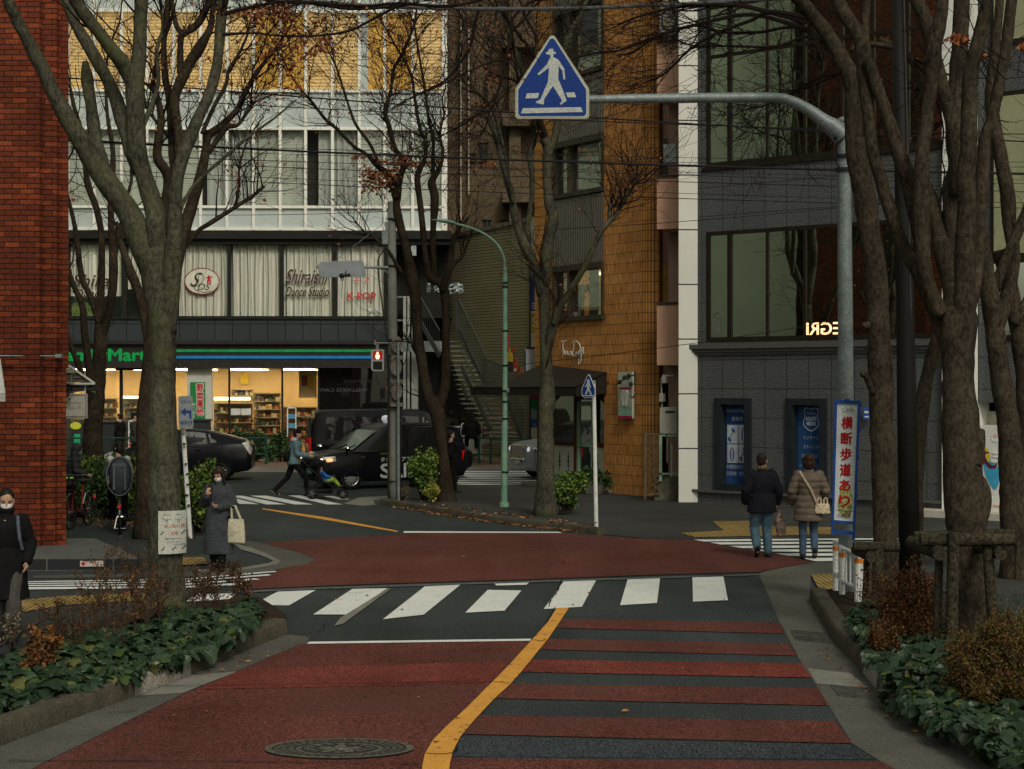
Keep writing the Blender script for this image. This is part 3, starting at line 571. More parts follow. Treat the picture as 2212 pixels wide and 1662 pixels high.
# panel band
b=MB(); px2(b,-40,690,845,736,-8,.0); b.build('panel_band',Mgrid('grey_panels',(.038,.046,.051),(.042,.050,.055),(.008,.008,.008),.64,5,.012,u2,off=0,rough=.5,var=.1),t2)
b=MB(); px2(b,-40,736,845,744,-8,.25); px2(b,-40,744,845,752,-8,.12); px2(b,-40,752,845,781,-8,.10); px2(b,-40,781,845,795,-8,.30); b.build('shop_fascia',M('shop_fascia',(.030,.028,.027),.6,.15),t2)
b=MB(); px2(b,330,755,829,761,.1,.13); b.build('green_stripe',M('stripe_green',(.01,.25,.07),.5,emit=.12,emitcol=(.01,.4,.1)),t2)
b=MB(); px2(b,330,769,829,775,.1,.13); b.build('blue_stripe',M('stripe_blue',(.02,.17,.42),.5,emit=.12,emitcol=(.02,.25,.6)),t2)
b=MB(); b.text(F2,'FamilyMart',220,771,33,190,.13,bold=.025); q,z=F2.uz(324,764,.13); oval(b,F2,q,z,.05,.05,.13,0,12); b.build('shop_lettering',M('stripe_green2',(.01,.28,.07),.5,emit=.16,emitcol=(.01,.4,.1)),t2)
# shop: lit room
m_wallw=M('shop_wall_warm',(.66,.50,.26),.8,.08,.6); m_floor=M('shop_floor',(.35,.28,.18),.5)
b=MB(); d0=-5.5
zt=F2.uz(560,795,0)[1]
tA=F2.uz(100,900,0)[0]; tB=F2.uz(690,900,0)[0]; tD=F2.uz(832,900,0)[0]
b.fbox(F2,tA,tB+2,.12,zt,d0-.1,d0); b.fbox(F2,tB-.05,tB+.1,.12,zt,d0,-.35); b.fbox(F2,tA-.2,tA,.12,zt,d0,-.2); b.build('shop_room',m_wallw,t2)
b=MB(); b.fbox(F2,tA,tB,.10,.13,d0,-.2); b.build('shop_floor',m_floor,t2)
b=MB(); b.fbox(F2,tA,tB,zt,zt+.1,d0,-.2); b.build('shop_ceiling',m_wallw,t2)
b=MB()
m_lamp=M('shop_lamp',(1,.8,.5),.5,emit=34,emitcol=(1,.76,.42))
for i in range(5):
    tt=tA+1+(tB-tA-2)*i/4; b.fbox(F2,tt-.6,tt+.6,zt-.06,zt-.02,-2.2,-1.9); b.fbox(F2,tt-.6,tt+.6,zt-.06,zt-.02,-4.2,-3.9)
b.build('ceiling_lamp',m_lamp,t2)
b=MB()
for x0,x1 in ((130,253),(258,265),(306,309),(404,457),(493,497),(607.5,611.5),(686,690)):
    if x0 in (404,130): continue
    b=MB(); px2(b,x0,795,x1,990,-.25,-.15); b.build('shop_mullion',m_blk,t2)
b=MB(); px2(b,250,795,310,800,-.25,-.14); b.build('door_head',m_blk,t2)
b=MB(); px2(b,404,795,457,1000,-.35,.0); b.build('white_pier',M('white_pier',(.55,.56,.50),.7,.08),t2)
b=MB(); px2(b,690,795,845,1010,-6,-.3); b.build('dark_shopfront',Mglass('black_glass',(.004,.004,.004),.12),t2)
b=MB(); b.text(F2,'SUPERFOOD',778,824,6,70,-.28,mirror=True); b.text(F2,'WELLNESS CAFE',742,843,7,105,-.28,mirror=True); b.build('cafe_lettering',M('dim_white',(.10,.10,.10),.6),t2)
b=MB()
for x0,x1 in ((144,250),(266,306),(310,404),(457,493),(497,607.5),(611.5,686)): px2(b,x0,797,x1,995,-.2,-.19)
b.build('shop_window',Mglass('shop_glass',(.02,.02,.02),.06,tr=.95),t2)
b=MB(); [px2(b,x0,949,x1,995,-.185,-.17) for x0,x1 in ((457,493),(497,607.5),(611.5,640))]; b.build('window_film',M('window_film',(.17,.15,.11),.6,.15),t2)
b=MB(); b.text(F2,'FamilyMart',565,917,6.5,62,-.16); b.build('film_lettering',m_blk,t2); b=MB(); b.text(F2,'FamilyMart',325,923,6,30,-.16); b.build('film_lettering',m_blk,t2)
b=MB(); px2(b,-40,795,146,1010,-1,0); b.build('side_wall',M('office_core',(.05,.05,.045),.9),t2)
# shelves and goods
def shelf(x0,x1,ytop,ybot,d,seed,label):
    r=random.Random(seed); s=thing('shop_shelf',label,'shelf',tuple(F2.W((x0+x1)/2,ybot,d)),0,'shelves of goods inside the lit shop')
    b=MB(); px2(b,x0,ytop,x1,ybot,d-.5,d-.45); rows=max(2,int((ybot-ytop)/17))
    for k in range(rows+1):
        y=ytop+(ybot-ytop)*k/rows; px2(b,x0,y-1,x1,y+1,d-.45,d)
    b.build('rack',M('shelf_metal',(.30,.27,.20),.5),s)
    g=MB()
    for k in range(rows):
        y1=ytop+(ybot-ytop)*(k+1)/rows-1; x=x0+1
        while x<x1-4:
            w=r.uniform(2.0,7.5); h=r.choice((r.uniform(3,6),r.uniform(6,9),r.uniform(8,12.5))); px2(g,x,y1-h,x+w-.5,y1,d-.35,d-.06,r.randrange(7)); x+=w
    g.build('goods',[M('goods_%s'%n,c,.6) for n,c in (('red',(.28,.07,.04)),('brown',(.16,.09,.04)),('cream',(.5,.45,.3)),('yellow',(.42,.28,.08)),('green',(.10,.14,.06)),('dark',(.04,.035,.03)),('blue',(.10,.12,.14)))],s)
shelf(266,305,862,960,-3.0,1,'shelf of snacks behind the narrow shop window left of the big front tree')
shelf(462,545,872,955,-2.6,2,'long shelf of bottles in the shop window over the rear of the black hatchback')
shelf(548,606,850,955,-3.4,3,'shelf stacked with wooden boxes beside the middle shop mullion')
shelf(144,200,872,940,-3.2,5,'shelf of goods in the shop window between the brick corner and the second trunk')
shelf(500,545,842,868,-4.6,6,'small upper shelf of bottles at the back of the shop')
shelf(612,684,880,960,-3.9,7,'pale rack at the right end of the lit shop behind the stroller man')
shelf(212,252,862,960,-3.6,4,'shelf of goods in the shop window beside the second left tree')
b=MB(); px2(b,462,858,540,865,-2.8,-2.7); px2(b,266,856,306,863,-3.2,-3.1); b.build('shelf_light',M('shelf_light',(1,.9,.7),.5,emit=3,emitcol=(1,.86,.6)),t2)
b=MB(); px2(b,499,883,519,897,-.19,-.15); px2(b,521,883,542,897,-.19,-.15); b.build('window_notice',M('paper_white',(.62,.63,.6),.7),t2)
b=MB(); px2(b,646,800,684,860,-.9,-.85); px2(b,652,812,664,834,-.85,-.83,1); px2(b,666,812,676,840,-.85,-.83,2); px2(b,520,806,536,830,-5.35,-5.3,2); b.build('wall_poster',[m_wallw,M('goods_red',(.35,.06,.04)),M('poster_yellow',(.6,.45,.05),.6)],t2)
# banner
t=thing('green_banner','green banner with red and white Japanese writing on the white shop pier','banner',tuple(F2.W(430,900,.3)))
b=MB(); b.fpx(F2,411,826,443,907,.05,.09); b.build('cloth',M('banner_green',(.02,.22,.06),.7,.15),t)
b=MB(); 
for i,c in enumerate('野菜果物'): b.text(F2,c,432,838+i*17.5,15.5,15.5,.10,0,bold=.03); b.text(F2,c,432,838+i*17.5,15,14.5,.115,1,bold=.006)
for i,c in enumerate('あります'): b.text(F2,c,418.5,874+i*9,7,7,.10,0)
b.build('lettering',[M('sign_white',(.7,.72,.68),.6),M('sign_red_bright',(.55,.02,.03),.6)],t)
t=thing('planter_box','tall black box beside the shop pier behind the hatchback roof','planter box',tuple(F2.W(445,1000,.8))); b=MB(); px2(b,416,908,450,985,.4,1.0); px2(b,414,906,452,910,.35,1.05); b.build('body',m_char,t)
t=thing('dark_counter','black waist-high counter box outside the shop doors','box',tuple(F2.W(222,1000,1.2))); b=MB(); px2(b,192,912,268,985,.8,1.6); px2(b,190,910,270,914,.75,1.65); b.build('body',m_char,t)
def aframe(x0,y0,x1,y1,F,label,cols,texts,wcol=WHITE,grp=None):
    s=thing('notice_board',label,'sign',tuple(F.W((x0+x1)/2,y1,.1)),0,grp)
    b=MB(); b.fpx(F,x0,y0,x1,y0+2.5,0,.05); b.fpx(F,x0,y0,x0+2,y1,0,.05); b.fpx(F,x1-2,y0,x1,y1,0,.05); b.fpx(F,x0,y1-12,x1,y1-10,0,.05); b.build('frame',M('frame_white',(.78,.79,.76),.5),s)
    b=MB(); [b.fpx(F,a,c,d,e,.0,.03,i) for i,(a,c,d,e,_) in enumerate(cols)]; b.build('panel',[M('panel_%s_%d'%(label[:9].replace(' ','_'),i),q[4],.6) for i,q in enumerate(cols)],s)
    if texts:
        b=MB(); [b.text(F,*q) for q in texts]; b.build('lettering',M('sign_white',(.7,.72,.68),.6),s)
    return s
F2b=FY(60.8)
aframe(277,908,307,985,F2b,'blue and white price board beside the shop door',[(279,911,305,923,(.02,.22,.5)),(279,925,305,936,(.5,.55,.55)),(279,938,305,951,(.05,.2,.5)),(279,953,305,975,(.55,.1,.06))],[('たばこ',292,917,7,20,.04),('お酒',292,944,7,16,.04)])
aframe(196,925,223,1012,F2b,'orange edged menu board behind the hooded man',[(198,928,221,937,(.5,.06,.03)),(198,938,221,1000,(.55,.5,.42)),(203,946,215,952,(.1,.1,.3)),(203,960,215,968,(.3,.3,.05)),(203,975,215,983,(.1,.15,.4))],[])
t=thing('ticket_machine','green lit vending unit at the shop wall beside the brick corner','machine',tuple(F2b.W(175,1000,0))); b=MB(); b.fpx(F2b,150,912,188,1000,-.5,.0); b.fpx(F2b,152,920,160,990,0,.02); b.build('cabinet',m_char,t); b=MB(); b.fpx(F2b,158,938,173,975,.0,.02); b.build('panel',M('machine_green',(.03,.3,.14),.5,emit=.15),t); b=MB(); q,z=F2b.uz(164,920); oval(b,F2b,q,z,.2,.13,.03,0,20); b.build('sticker',M('sticker_yellow',(.6,.6,.06),.6),t)
aframe(620,880,640,980,F2b,'white rack of red price cards at the end of the shop window',[(621,895,638,905,(.1,.3,.45)),(621,915,638,925,(.1,.3,.45)),(621,940,638,957,(.5,.05,.06)),(621,960,638,975,(.5,.05,.06))],[])
b=MB(); 
# right flank: posts, underpass
for x0,x1 in ((871,877),(880,885),(889,903)): px2(b,x0,640 if x0<889 else 700,x1,1010,-.5,-.2)
b.build('post',M('pale_post',(.33,.34,.31),.6,.15),t2)
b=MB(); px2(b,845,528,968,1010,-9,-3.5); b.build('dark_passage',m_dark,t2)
b=MB(); px2(b,845,640,884,643,-.6,-.4); px2(b,845,690,884,694,-.6,-.4); px2(b,845,736,902,760,-1.5,-.2); b.build('landing_frame',m_galv,t2)
for (x0,y0,x1,y1) in ((888,530,899,552),(891,575,897,600)):
    b=MB(); px2(b,x0,y0,x1,y1,-.2,.05); b.build('wall_lamp',M('lamp_grey',(.4,.42,.42),.5),t2)
# crumpled white netting
t=thing('white_netting','crumpled white sheets caught on the wires beside the dance studio','sheet',tuple(W(960,621,58))); rr=random.Random(5)
for (xc,yc,w,h) in ((926,622,10,22),(945,620,17,26),(985,623,36,26)):
    b=MB(); n=9; V=[]
    for j in range(n):
        for i in range(n):
            a=i/(n-1)*2-1; c=j/(n-1)*2-1; k=1-.25*abs(c)*rr.random()-.2*abs(a)*rr.random()
            V.append(W(xc+a*w/2*k,yc+c*h/2*k+rr.uniform(-1,1),58+rr.uniform(-.15,.15)))
    b.add(V,[(j*n+i,j*n+i+1,(j+1)*n+i+1,(j+1)*n+i) for j in range(n-1) for i in range(n-1)]); b.build('cloth',M('net_white',(.5,.55,.56),.7,.2,3),t,smooth=False)

# ---- brown concrete building with siding and outdoor stair
t3=thing('brown_building','brown concrete apartment block behind the trees in the middle','building',(0,66,0))
F3=FY(66.0); m_bc=M('brown_concrete',(.105,.078,.048),.9,.3,.35,.15,12,wear=(.07,.055,.04),wscale=.5,wthr=(.5,.7))
b=MB(); b.fpx(F3,940,-150,1235,1000,-10,0); b.build('wall',m_bc,t3)
b=MB()
for x0,y0,x1,y1 in ((968,-150,984,520),(1100,-150,1125,520)): b.fpx(F3,x0,y0,x1,y1,0,.7)
for y in (70,240,405): b.fpx(F3,1085,y,1175,y+32,0,1.1)
b.build('pilaster',m_bc,t3)
for x0,y0,x1,y1 in ((1008,332,1027,347),(1036,308,1054,347),(1104,290,1112,347),(1045,475,1060,505),(1082,475,1102,500),(968,382,984,430),(1012,150,1018,180),(1104,130,1120,190),(1050,120,1062,160)):
    b=MB(); b.fpx(F3,x0,y0,x1,y1,.0,.04); w=b.build('window',M('dull_pane',(.02,.022,.02),.25),t3)
    b=MB(); b.fpx(F3,x0-2,y0-3,x1+2,y0,.0,.14); b.fpx(F3,x0-2,y1,x1+2,y1+2,.0,.12); b.fpx(F3,(x0+x1)/2-.7,y0,(x0+x1)/2+.7,y1,.04,.08); b.build('window_frame',m_bc,w)
b=MB(); b.fpx(F3,994,-150,997,480,.1,.25); b.fpx(F3,1011,60,1014,420,.1,.25); b.fpx(F3,970,415,980,430,.05,.5); b.build('pipe',M('pale_pipe',(.36,.34,.27),.6),t3)
F3s=Frame((-2.82,65.3),(.89,59.9)); us=tuple(F3s.u)
ts=thing('siding_wall','khaki clad wall with narrow horizontal siding behind the outdoor stair','wall',(-.8,52,0))
m_sid=Mgrid('khaki_siding',(.165,.15,.088),(.175,.158,.093),(.035,.032,.02),60,.112,.012,us,off=0,bump=.008,rough=.7,var=.15)
tl,_=F3s.uz(958,600); tr,_=F3s.uz(1146,600); zl=F3s.uz(960,519)[1]; zr=F3s.uz(1120,494)[1]
b=MB(); b.fpoly(F3s,[(tl,0),(tr,0),(tr,zr+.2),(tl,zl)],-.5,0); b.build('cladding',m_sid,ts)
b=MB(); b.fpoly(F3s,[(tl,zl),(tr,zr+.2),(tr,zr+.35),(tl,zl+.15)],-.5,.06); b.fpoly(F3s,[(tr-.1,0),(tr+.06,0),(tr+.06,zr+.2),(tr-.1,zr+.2)],-.5,.04); b.build('trim',M('brown_trim',(.10,.09,.06),.7),ts)
rr=random.Random(8); b=MB(); cols=[(.5,.45,.35),(.35,.06,.03),(.5,.35,.04),(.04,.04,.05),(.1,.16,.3),(.3,.12,.06)]
for x,y,w,h in ((1097,742,3,40),(1100,768,12,28),(1102,793,9,15),(1112,786,8,20),(1117,812,9,14),(1125,808,10,22),(1134,816,6,12),(1113,799,6,8),(1107,757,8,9),(1120,798,7,10)):
    b.fpx(F3s,x-w/2,y-h/2,x+w/2,y+h/2,.0,.03,rr.randrange(6))
b.build('flyposter',[M('flyposter_%d'%i,c,.7,.3,8) for i,c in enumerate(cols)],ts)
# stair
t=thing('outdoor_stair','dark steel outdoor stair climbing left along the khaki wall','stairs',(-.5,52,0))
m_st=M('stair_steel',(.055,.062,.056),.6,.2); m_tr=M('stair_tread',(.17,.165,.135),.7,.15)
n=22; b=MB(); b2=MB()
for i in range(n):
    f=i/(n-1); y=955-(955-738)*f; xl=1052-95*f-(10 if i>10 else 0); xr=1124-(1124-985)*f
    if i>=7: xl=max(960,1000-2.6*(i-7)) if i>7 else 1005
    Y=57.4+f*3.4
    A=W(xl,y,Y);B=W(xr,y,Y+.35); b.bar(A,B,.30,.045)
b.build('tread',m_tr,t)
b=MB()
def rail(P,h,n,b,r=.025,bal=True):
    for a,c in zip(P[:-1],P[1:]):
        b.bar(a,c,.05,.18); a2=a+Vector((0,0,h)); c2=c+Vector((0,0,h)); b.tube([a2,c2],r,6)
        if bal:
            for i in range(n+1): q=a.lerp(c,i/n); b.tube([q,q+Vector((0,0,h))],.009,3)
rail([W(1131,953,57.0),W(1093,862,57.8),W(1067,848,58.0),W(1040,840,58.2)],1.05,22,b)
rail([W(1051,838,58.2),W(992,712,60.5),W(985,712,60.6)],1.05,30,b)
b.build('right_railing',m_st,t)
b=MB(); rail([W(1062,930,56.6),W(1055,918,56.7),W(997,790,58.0)],.55,3,b,.03,False); rail([W(1010,860,57.5),W(998,830,58.0)],.4,2,b,.02,False)
b.build('left_railing',m_st,t); b=MB(); rail([W(950,770,60.0),W(905,690,61.0)],.9,12,b); b.build('left_railing',m_st,t)
b=MB(); b.box8([W(1000,870,55),W(1060,870,55),W(1060,870,57),W(1000,870,57),W(960,752,57),W(980,752,57),W(980,752,58.5),W(960,752,58.5)]) if False else None
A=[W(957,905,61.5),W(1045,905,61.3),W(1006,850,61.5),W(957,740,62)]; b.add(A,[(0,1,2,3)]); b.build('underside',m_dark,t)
b=MB(); b.fpx(FY(61.2),845+40,737,972,760,-.5,0); b.build('landing',m_galv,t)

# ---- orange tiled building with cafe
F4=Frame((.62-.06,46.95),(3.35,42.2)); u4=tuple(F4.u)
t4=thing('tiled_building','tan ribbed tile building with a cafe on the corner','building',tuple(F4.p(2.5,0)))
m_tile=Mgrid('tan_ribbed_tile',(.46,.200,.058),(.53,.255,.085),(.10,.045,.015),.62,.255,.006,u4,off=.37,bias=-.2,speck=.42,sscale=30,bump=.008,stv=(1.9,.10,1),var=.22)
m_flute=Mgrid('tan_fluted_tile',(.45,.215,.058),(.50,.24,.07),(.12,.05,.017),.105,.255,.012,u4,off=0,speck=.2,bump=.03,var=.2)
m_corr=Mgrid('grey_corrugated',(.21,.195,.165),(.22,.2,.17),(.05,.045,.04),.085,60,.022,u4,off=0,bump=.03,var=.12,msm=.6)
zTop=CH+1000/FP*44
def T4(x,y=600): return F4.uz(x,y)[0]
def Z4(x,y): return F4.uz(x,y)[1]
tL,tW0,tW1,tE=T4(1155),T4(1198),T4(1305),T4(1385)
# floor levels from left window edge x=1200
zc=[Z4(1303,805),Z4(1303,688),Z4(1303,575),Z4(1303,412),Z4(1303,297),Z4(1303,150),Z4(1303,0)]
b=MB(); b.fbox(F4,tL,tW0,zc[0]-.3,zTop,-.6,0); b.build('fluted_pier',m_flute,t4)
b=MB(); b.fbox(F4,tW1,tE,.02,zTop,-.6,0); b.fbox(F4,tW0,tW1,zc[0]-.3,zc[1],-.6,-.0); b.build('tiled_wall',m_tile,t4)
b=MB(); C=F4.p(tE,0,-.55); rings=[]
P=[]; n=10
rc=.30
for i in range(n+1):
    a=i/n*R(150); P.append(F4.p(tE+rc*math.sin(a),0,-rc+rc*math.cos(a)))
P.append(P[-1]+Vector((.5,6,0))); P.append(P[-1]+Vector((-.8,.2,0))); b.prism([(p.x,p.y) for p in P],.02,zTop); b.build('fluted_corner',Mgrid('tan_fluted_corner',(.42,.20,.053),(.47,.225,.065),(.13,.055,.018),.07,.255,.010,(.8,-.6),off=0,speck=.2,bump=.03,var=.2),t4)
# corrugated bays and windows
b=MB()
for za,zb in ((zc[2],zc[3]-.05),(zc[4]+.1,zc[5]-.05),(zc[6]+.1,zTop)):
    b=MB(); b.fbox(F4,tW0,tW1,za,zb,-.3,.05); b.build('corrugated_cladding',m_corr,t4)
m_fr=M('bronze_frame',(.05,.042,.03),.5)
for k,(z0,z1) in enumerate(((zc[1],zc[2]),(zc[3],zc[4]),(zc[5],zc[6]))):
    b=MB(); b.fbox(F4,tW0,tW1,z0-.02,z0+.1,-.3,.09); b.fbox(F4,tW0,tW1,z1-.04,z1+.12,-.3,.09); 
    for tt in (tW0,tW0+(tW1-tW0)*.30,tW1-.07): b.fbox(F4,tt,tt+.07,z0+.1,z1-.04,-.25,.06)
    w=b.build('window_frame',m_fr,t4)
    b=MB(); b.fbox(F4,tW0+.05,tW1-.05,z0+.1,z1-.04,-.1,-.09); b.build('pane',Mglass('cafe_glass',(.03,.03,.028),.22,tr=.8),w)
    b=MB(); b.fbox(F4,tW0,tW1,z0,z1,-2.2,-2.1); b.fbox(F4,tW0,tW1,z0-.1,z0,-2.2,-.3); b.fbox(F4,tW0,tW1,z1,z1+.1,-2.2,-.3); b.fbox(F4,tW0-.1,tW0,z0,z1,-2.2,-.3); b.fbox(F4,tW1,tW1+.1,z0,z1,-2.2,-.3)
    b.build('room',M('room_ochre',(.42,.26,.08),.8) if k==0 else M('room_grey',(.13,.13,.11),.8),t4)
z0,z1=zc[1],zc[2]
b=MB(); b.fbox(F4,tW0+.3,tW0+.8,z1-.08,z1-.04,-1.5,-1.0); b.fbox(F4,tW0+1.3,tW0+1.6,z1-.08,z1-.04,-1.5,-1.0); b.build('room_lamp',M('room_lamp',(1,.8,.5),.5,emit=9,emitcol=(1,.75,.4)),t4)
b=MB(); zz=z0+.3
while zz<z1-.3: b.fbox(F4,T4(1250),tW1-.1,zz,zz+.03,-.5,-.4); zz+=.075
b.build('window_blind',M('blind_white',(.55,.58,.52),.7),t4)
b=MB(); b.fbox(F4,T4(1252),T4(1268),z0+.1,z0+1.4,-.38,-.3); b.fbox(F4,T4(1230),T4(1268),z0+.75,z0+.95,-.38,-.3,1); b.fbox(F4,T4(1226),T4(1236),z0+.1,z0+.85,-.38,-.3); tt,zq=F4.uz(1288,628,-.3); oval(b,F4,tt,zq,.14,.34,-.3,0,20); b.fbox(F4,T4(1226),T4(1234),z0+.1,z0+.22,-.2,-.1,2)
b.build('window_display',[m_char,M('display_grey',(.3,.31,.28),.7),M('paper_white',(.62,.63,.6),.7)],t4)
b=MB(); b.fpx(F4,1200,325,1216,390,-.2,-.18,0); b.fpx(F4,1203,335,1212,380,-.18,-.175,1); b.fpx(F4,1270,325,1292,345,-.2,-.18,0); b.fpx(F4,1272,345,1282,372,-.2,-.18,0); b.fpx(F4,1240,385,1252,415,-.2,-.18,0); b.build('window_poster',[M('paper_white',(.62,.63,.6),.7),M('poster_green',(.06,.4,.2),.6)],t4)
b=MB(); b.text(F4,'フィリオン',1263,321,8,22,-.17); 
for i,c in enumerate('矯歯'): b.text(F4,c,1256,340+i*22,15,12,-.17)
for i,c in enumerate('正科'): b.text(F4,c,1268,334+i*26,15,11,-.17)
b.build('window_lettering',M('sign_pink',(.55,.06,.12),.6),t4)
# cafe: recessed shopfront
t0,t1=tL+.1,tW1-.05; d=-.30
b=MB(); zA=zc[0]-.3
b.fbox(F4,t0-.4,t1+.3,zA,zA+.05,-3,0); b.fbox(F4,t0-.5,t1+.1,0,zA,-3.2,-3.0); b.build('cafe_interior',M('cafe_dark',(.03,.02,.012),.8),t4)
Fc=Frame(F4.p(t0,0,d).xy,F4.p(t1,0,d).xy)
m_wood=M('dark_wood',(.09,.03,.012),.6,.3,8); m_mint=M('mint_paint',(.24,.40,.30),.55,.12)
Ls=Fc.L; xd0,xd1=Fc.uz(1247,950)[0],Fc.uz(1282,950)[0]
zdoor=2.35
b=MB(); b.fbox(Fc,-.4,xd0-.12,.1,1.15,-.1,0); b.build('tiled_dado',M('white_tile',(.52,.52,.46),.5,.08),t4)
b=MB(); b.fbox(Fc,xd1+.12,Ls+.25,.1,1.15,-.1,0); b.build('tiled_dado',M('white_tile',(.52,.52,.46),.5,.08),t4)
b=MB()
for x in (Fc.uz(1209,980)[0],Fc.uz(1228,980)[0],Fc.uz(1291,980)[0],Fc.uz(1309,980)[0]):
    for z,s in ((.95,.05),(.85,.09),(.73,.12),(.61,.09),(.50,.05)): b.fpoly(Fc,[(x-s*.5,z),(x,z-s*.8),(x+s*.5,z),(x,z+s*.8)],0,.006)
b.fbox(Fc,-.4,xd0-.12,.30,.36,0,.006); b.build('dado_diamonds',M('tile_teal',(.03,.09,.08),.5),t4)
b=MB()
for x0,x1 in ((-.4,-.3),(xd0-.12,xd0),(xd1,xd1+.12),(Ls+.15,Ls+.3)): b.fbox(Fc,x0,x1,.1,2.75,-.12,.04)
b.fbox(Fc,-.4,xd0-.12,1.15,1.25,-.12,.04); b.fbox(Fc,xd1+.12,Ls+.2,1.15,1.25,-.12,.04); b.fbox(Fc,xd0,xd1,2.4,2.5,-.12,.04)
# arch
na=16
for side in (0,1):
    cx_=(xd0-.3) if side==0 else (xd0+xd1)/2
arc=[(-.4,2.75)]
for i in range(na+1):
    a=math.pi*(1-i/na); arc.append(((Ls-.1)/2+(Ls+.4)/2*math.cos(a)*.98,1.45+1.25*math.sin(a)))
arc+= [(Ls+.25,2.75)]
b.fpoly(Fc,arc[:],-.05,.0) if False else None
for i in range(1,na):
    a0,a1=arc[i],arc[i+1]; b.fpoly(Fc,[a0,a1,(a1[0],2.8),(a0[0],2.8)],-.05,.03)
b.build('arched_frame',m_wood,t4)
b=MB(); b.fbox(Fc,-.3,xd0-.12,1.25,2.75,-.06,-.05); b.build('cafe_window',Mglass('cafe_pane',(.015,.02,.015),.15,tr=.3),t4)
b=MB(); b.fbox(Fc,xd1+.12,Ls+.2,1.25,2.75,-.06,-.05); b.build('cafe_window',Mglass('cafe_pane',(.015,.02,.015),.15,tr=.3),t4)
b=MB(); b.fbox(Fc,xd0,xd0+.1,.1,zdoor,-.06,.02); b.fbox(Fc,xd1-.1,xd1,.1,zdoor,-.06,.02); b.fbox(Fc,xd0+.1,xd1-.1,zdoor-.12,zdoor,-.06,.02); b.fbox(Fc,xd0+.1,xd1-.1,.1,.42,-.06,.02); b.fbox(Fc,xd0+.1,xd1-.1,1.15,1.22,-.06,.02); dr=b.build('door',m_mint,t4)
b=MB(); b.fbox(Fc,xd0+.1,xd1-.1,.42,zdoor-.12,-.03,-.02); b.build('pane',Mglass('door_pane',(.02,.03,.025),.3),dr)
b=MB(); b.fbox(Fc,xd1-.09,xd1-.05,1.0,1.15,.02,.07); b.build('handle',m_galv,dr)
b=MB(); b.fbox(Fc,-.5,Ls+.4,0,.1,-.3,.5); b.build('door_step',m_conc2,t4)
# awning
zt=Z4(1300,806); m_awn=M('brown_awning',(.020,.016,.013),.7,.2,3,.2,50)
aw=MB(); ta,tb=T4(1172),T4(1312); A0=[F4.p(ta,zt+.25,.02),F4.p(tb,zt+.02,.02),F4.p(tb,zt-.35,.95),F4.p(ta-.25,zt-.12-.25,1.25)]
A1=[F4.p(ta-1.55,zt-.1,.1),F4.p(ta,zt+.25,.02),F4.p(ta-.25,zt-.37,1.25),F4.p(ta-1.8,zt-.37,1.25)]
for q in (A0,): aw.add(q+[v-Vector((0,0,.05)) for v in q],[(0,3,2,1),(4,5,6,7),(0,1,5,4),(1,2,6,5),(2,3,7,6),(3,0,4,7)])
q=A1; aw.add(q+[v-Vector((0,0,.05)) for v in q],[(0,3,2,1),(4,5,6,7),(0,1,5,4),(1,2,6,5),(2,3,7,6),(3,0,4,7)])
ta_=thing('cafe_canopy','dark brown sloping canopy over the corner cafe front','awning',tuple(F4.p(ta,zt,.5)))
aw.build('roof',m_awn,ta_)
aw=MB(); aw.add([A1[3],A0[3],A0[3]-Vector((0,0,.22)),A1[3]-Vector((0,0,.22))],[(0,1,2,3)]); aw.add([A0[3],A0[2],A0[2]-Vector((0,0,.25)),A0[3]-Vector((0,0,.22))],[(0,1,2,3)]); aw.add([A0[2],A0[1],A0[1]-Vector((0,0,.55)),A0[2]-Vector((0,0,.25))],[(0,1,2,3)]); aw.build('valance',m_awn,ta_)
# cafe lettering in wire
t=thing('wire_lettering','white wire script sign on the tan tiles over the cafe canopy','sign',tuple(F4.W(1233,765,.05)))
b=MB(); m_wire=M('wire_white',(.62,.6,.52),.5)
def scr(pts,x0,y0,sx,sy,r=.014): b.tube([F4.W(x0+x*sx,y0+y*sy,.06) for x,y in spline(pts,4)],r,5)
scr([(0,2),(3,0),(8,1),(13,-1)],1211,737,1,1); scr([(6,0),(5,14),(6,26),(3,34)],1211,737,1,1)
scr([(2,22),(8,20),(10,30),(14,22),(16,30),(20,22),(18,30),(24,28),(22,22),(26,26)],1211,737,1,1)
scr([(30,2),(27,20),(25,30)],1211,737,1,1); scr([(24,4),(34,0),(42,10),(40,24),(30,32),(24,28)],1211,737,1,1)
scr([(38,24),(34,30),(40,28),(42,22),(42,30),(46,24),(44,20),(42,26),(48,28),(46,46),(42,50),(43,38),(50,26),(52,18),(50,14),(48,20),(53,26),(50,30)],1208,737,1,1)
b.build('script',m_wire,t)
# tooth sign
t=thing('tooth_sign','narrow pale dentist sign with a smiling tooth on the tan wall','sign',tuple(F4.W(1350,855,.1)))
b=MB(); b.fpx(F4,1335,804,1365,903,.05,.12,0); b.fpx(F4,1337,837,1364,841,.12,.125,1); b.fpx(F4,1335,898,1365,904,.12,.125,1); b.fpx(F4,1336,879,1365,898,.12,.125,2); b.build('panel',[M('sign_pale',(.45,.48,.40),.6,.12,10),M('sign_crimson',(.42,.02,.08),.6),M('sign_mint',(.25,.42,.33),.6)],t)
b=MB(); tt,zq=F4.uz(1350,858,.126); k=43.5/FP
out=[(-11,2),(-10,12),(-5,15),(0,12),(5,15),(10,12),(11,2),(8,-8),(5,-18),(2,-18),(1,-8),(0,-4),(-1,-8),(-3,-18),(-6,-18),(-8,-8)]
b.fpoly(F4,[(tt+x*k*1.15,zq+y*k) for x,y in spline(out+[out[0]],3)[:-1]],.125,.15,0)
for x in (-4,4): oval(b,F4,tt+x*k*1.15,zq+4*k,.012,.018,.152,1,8)
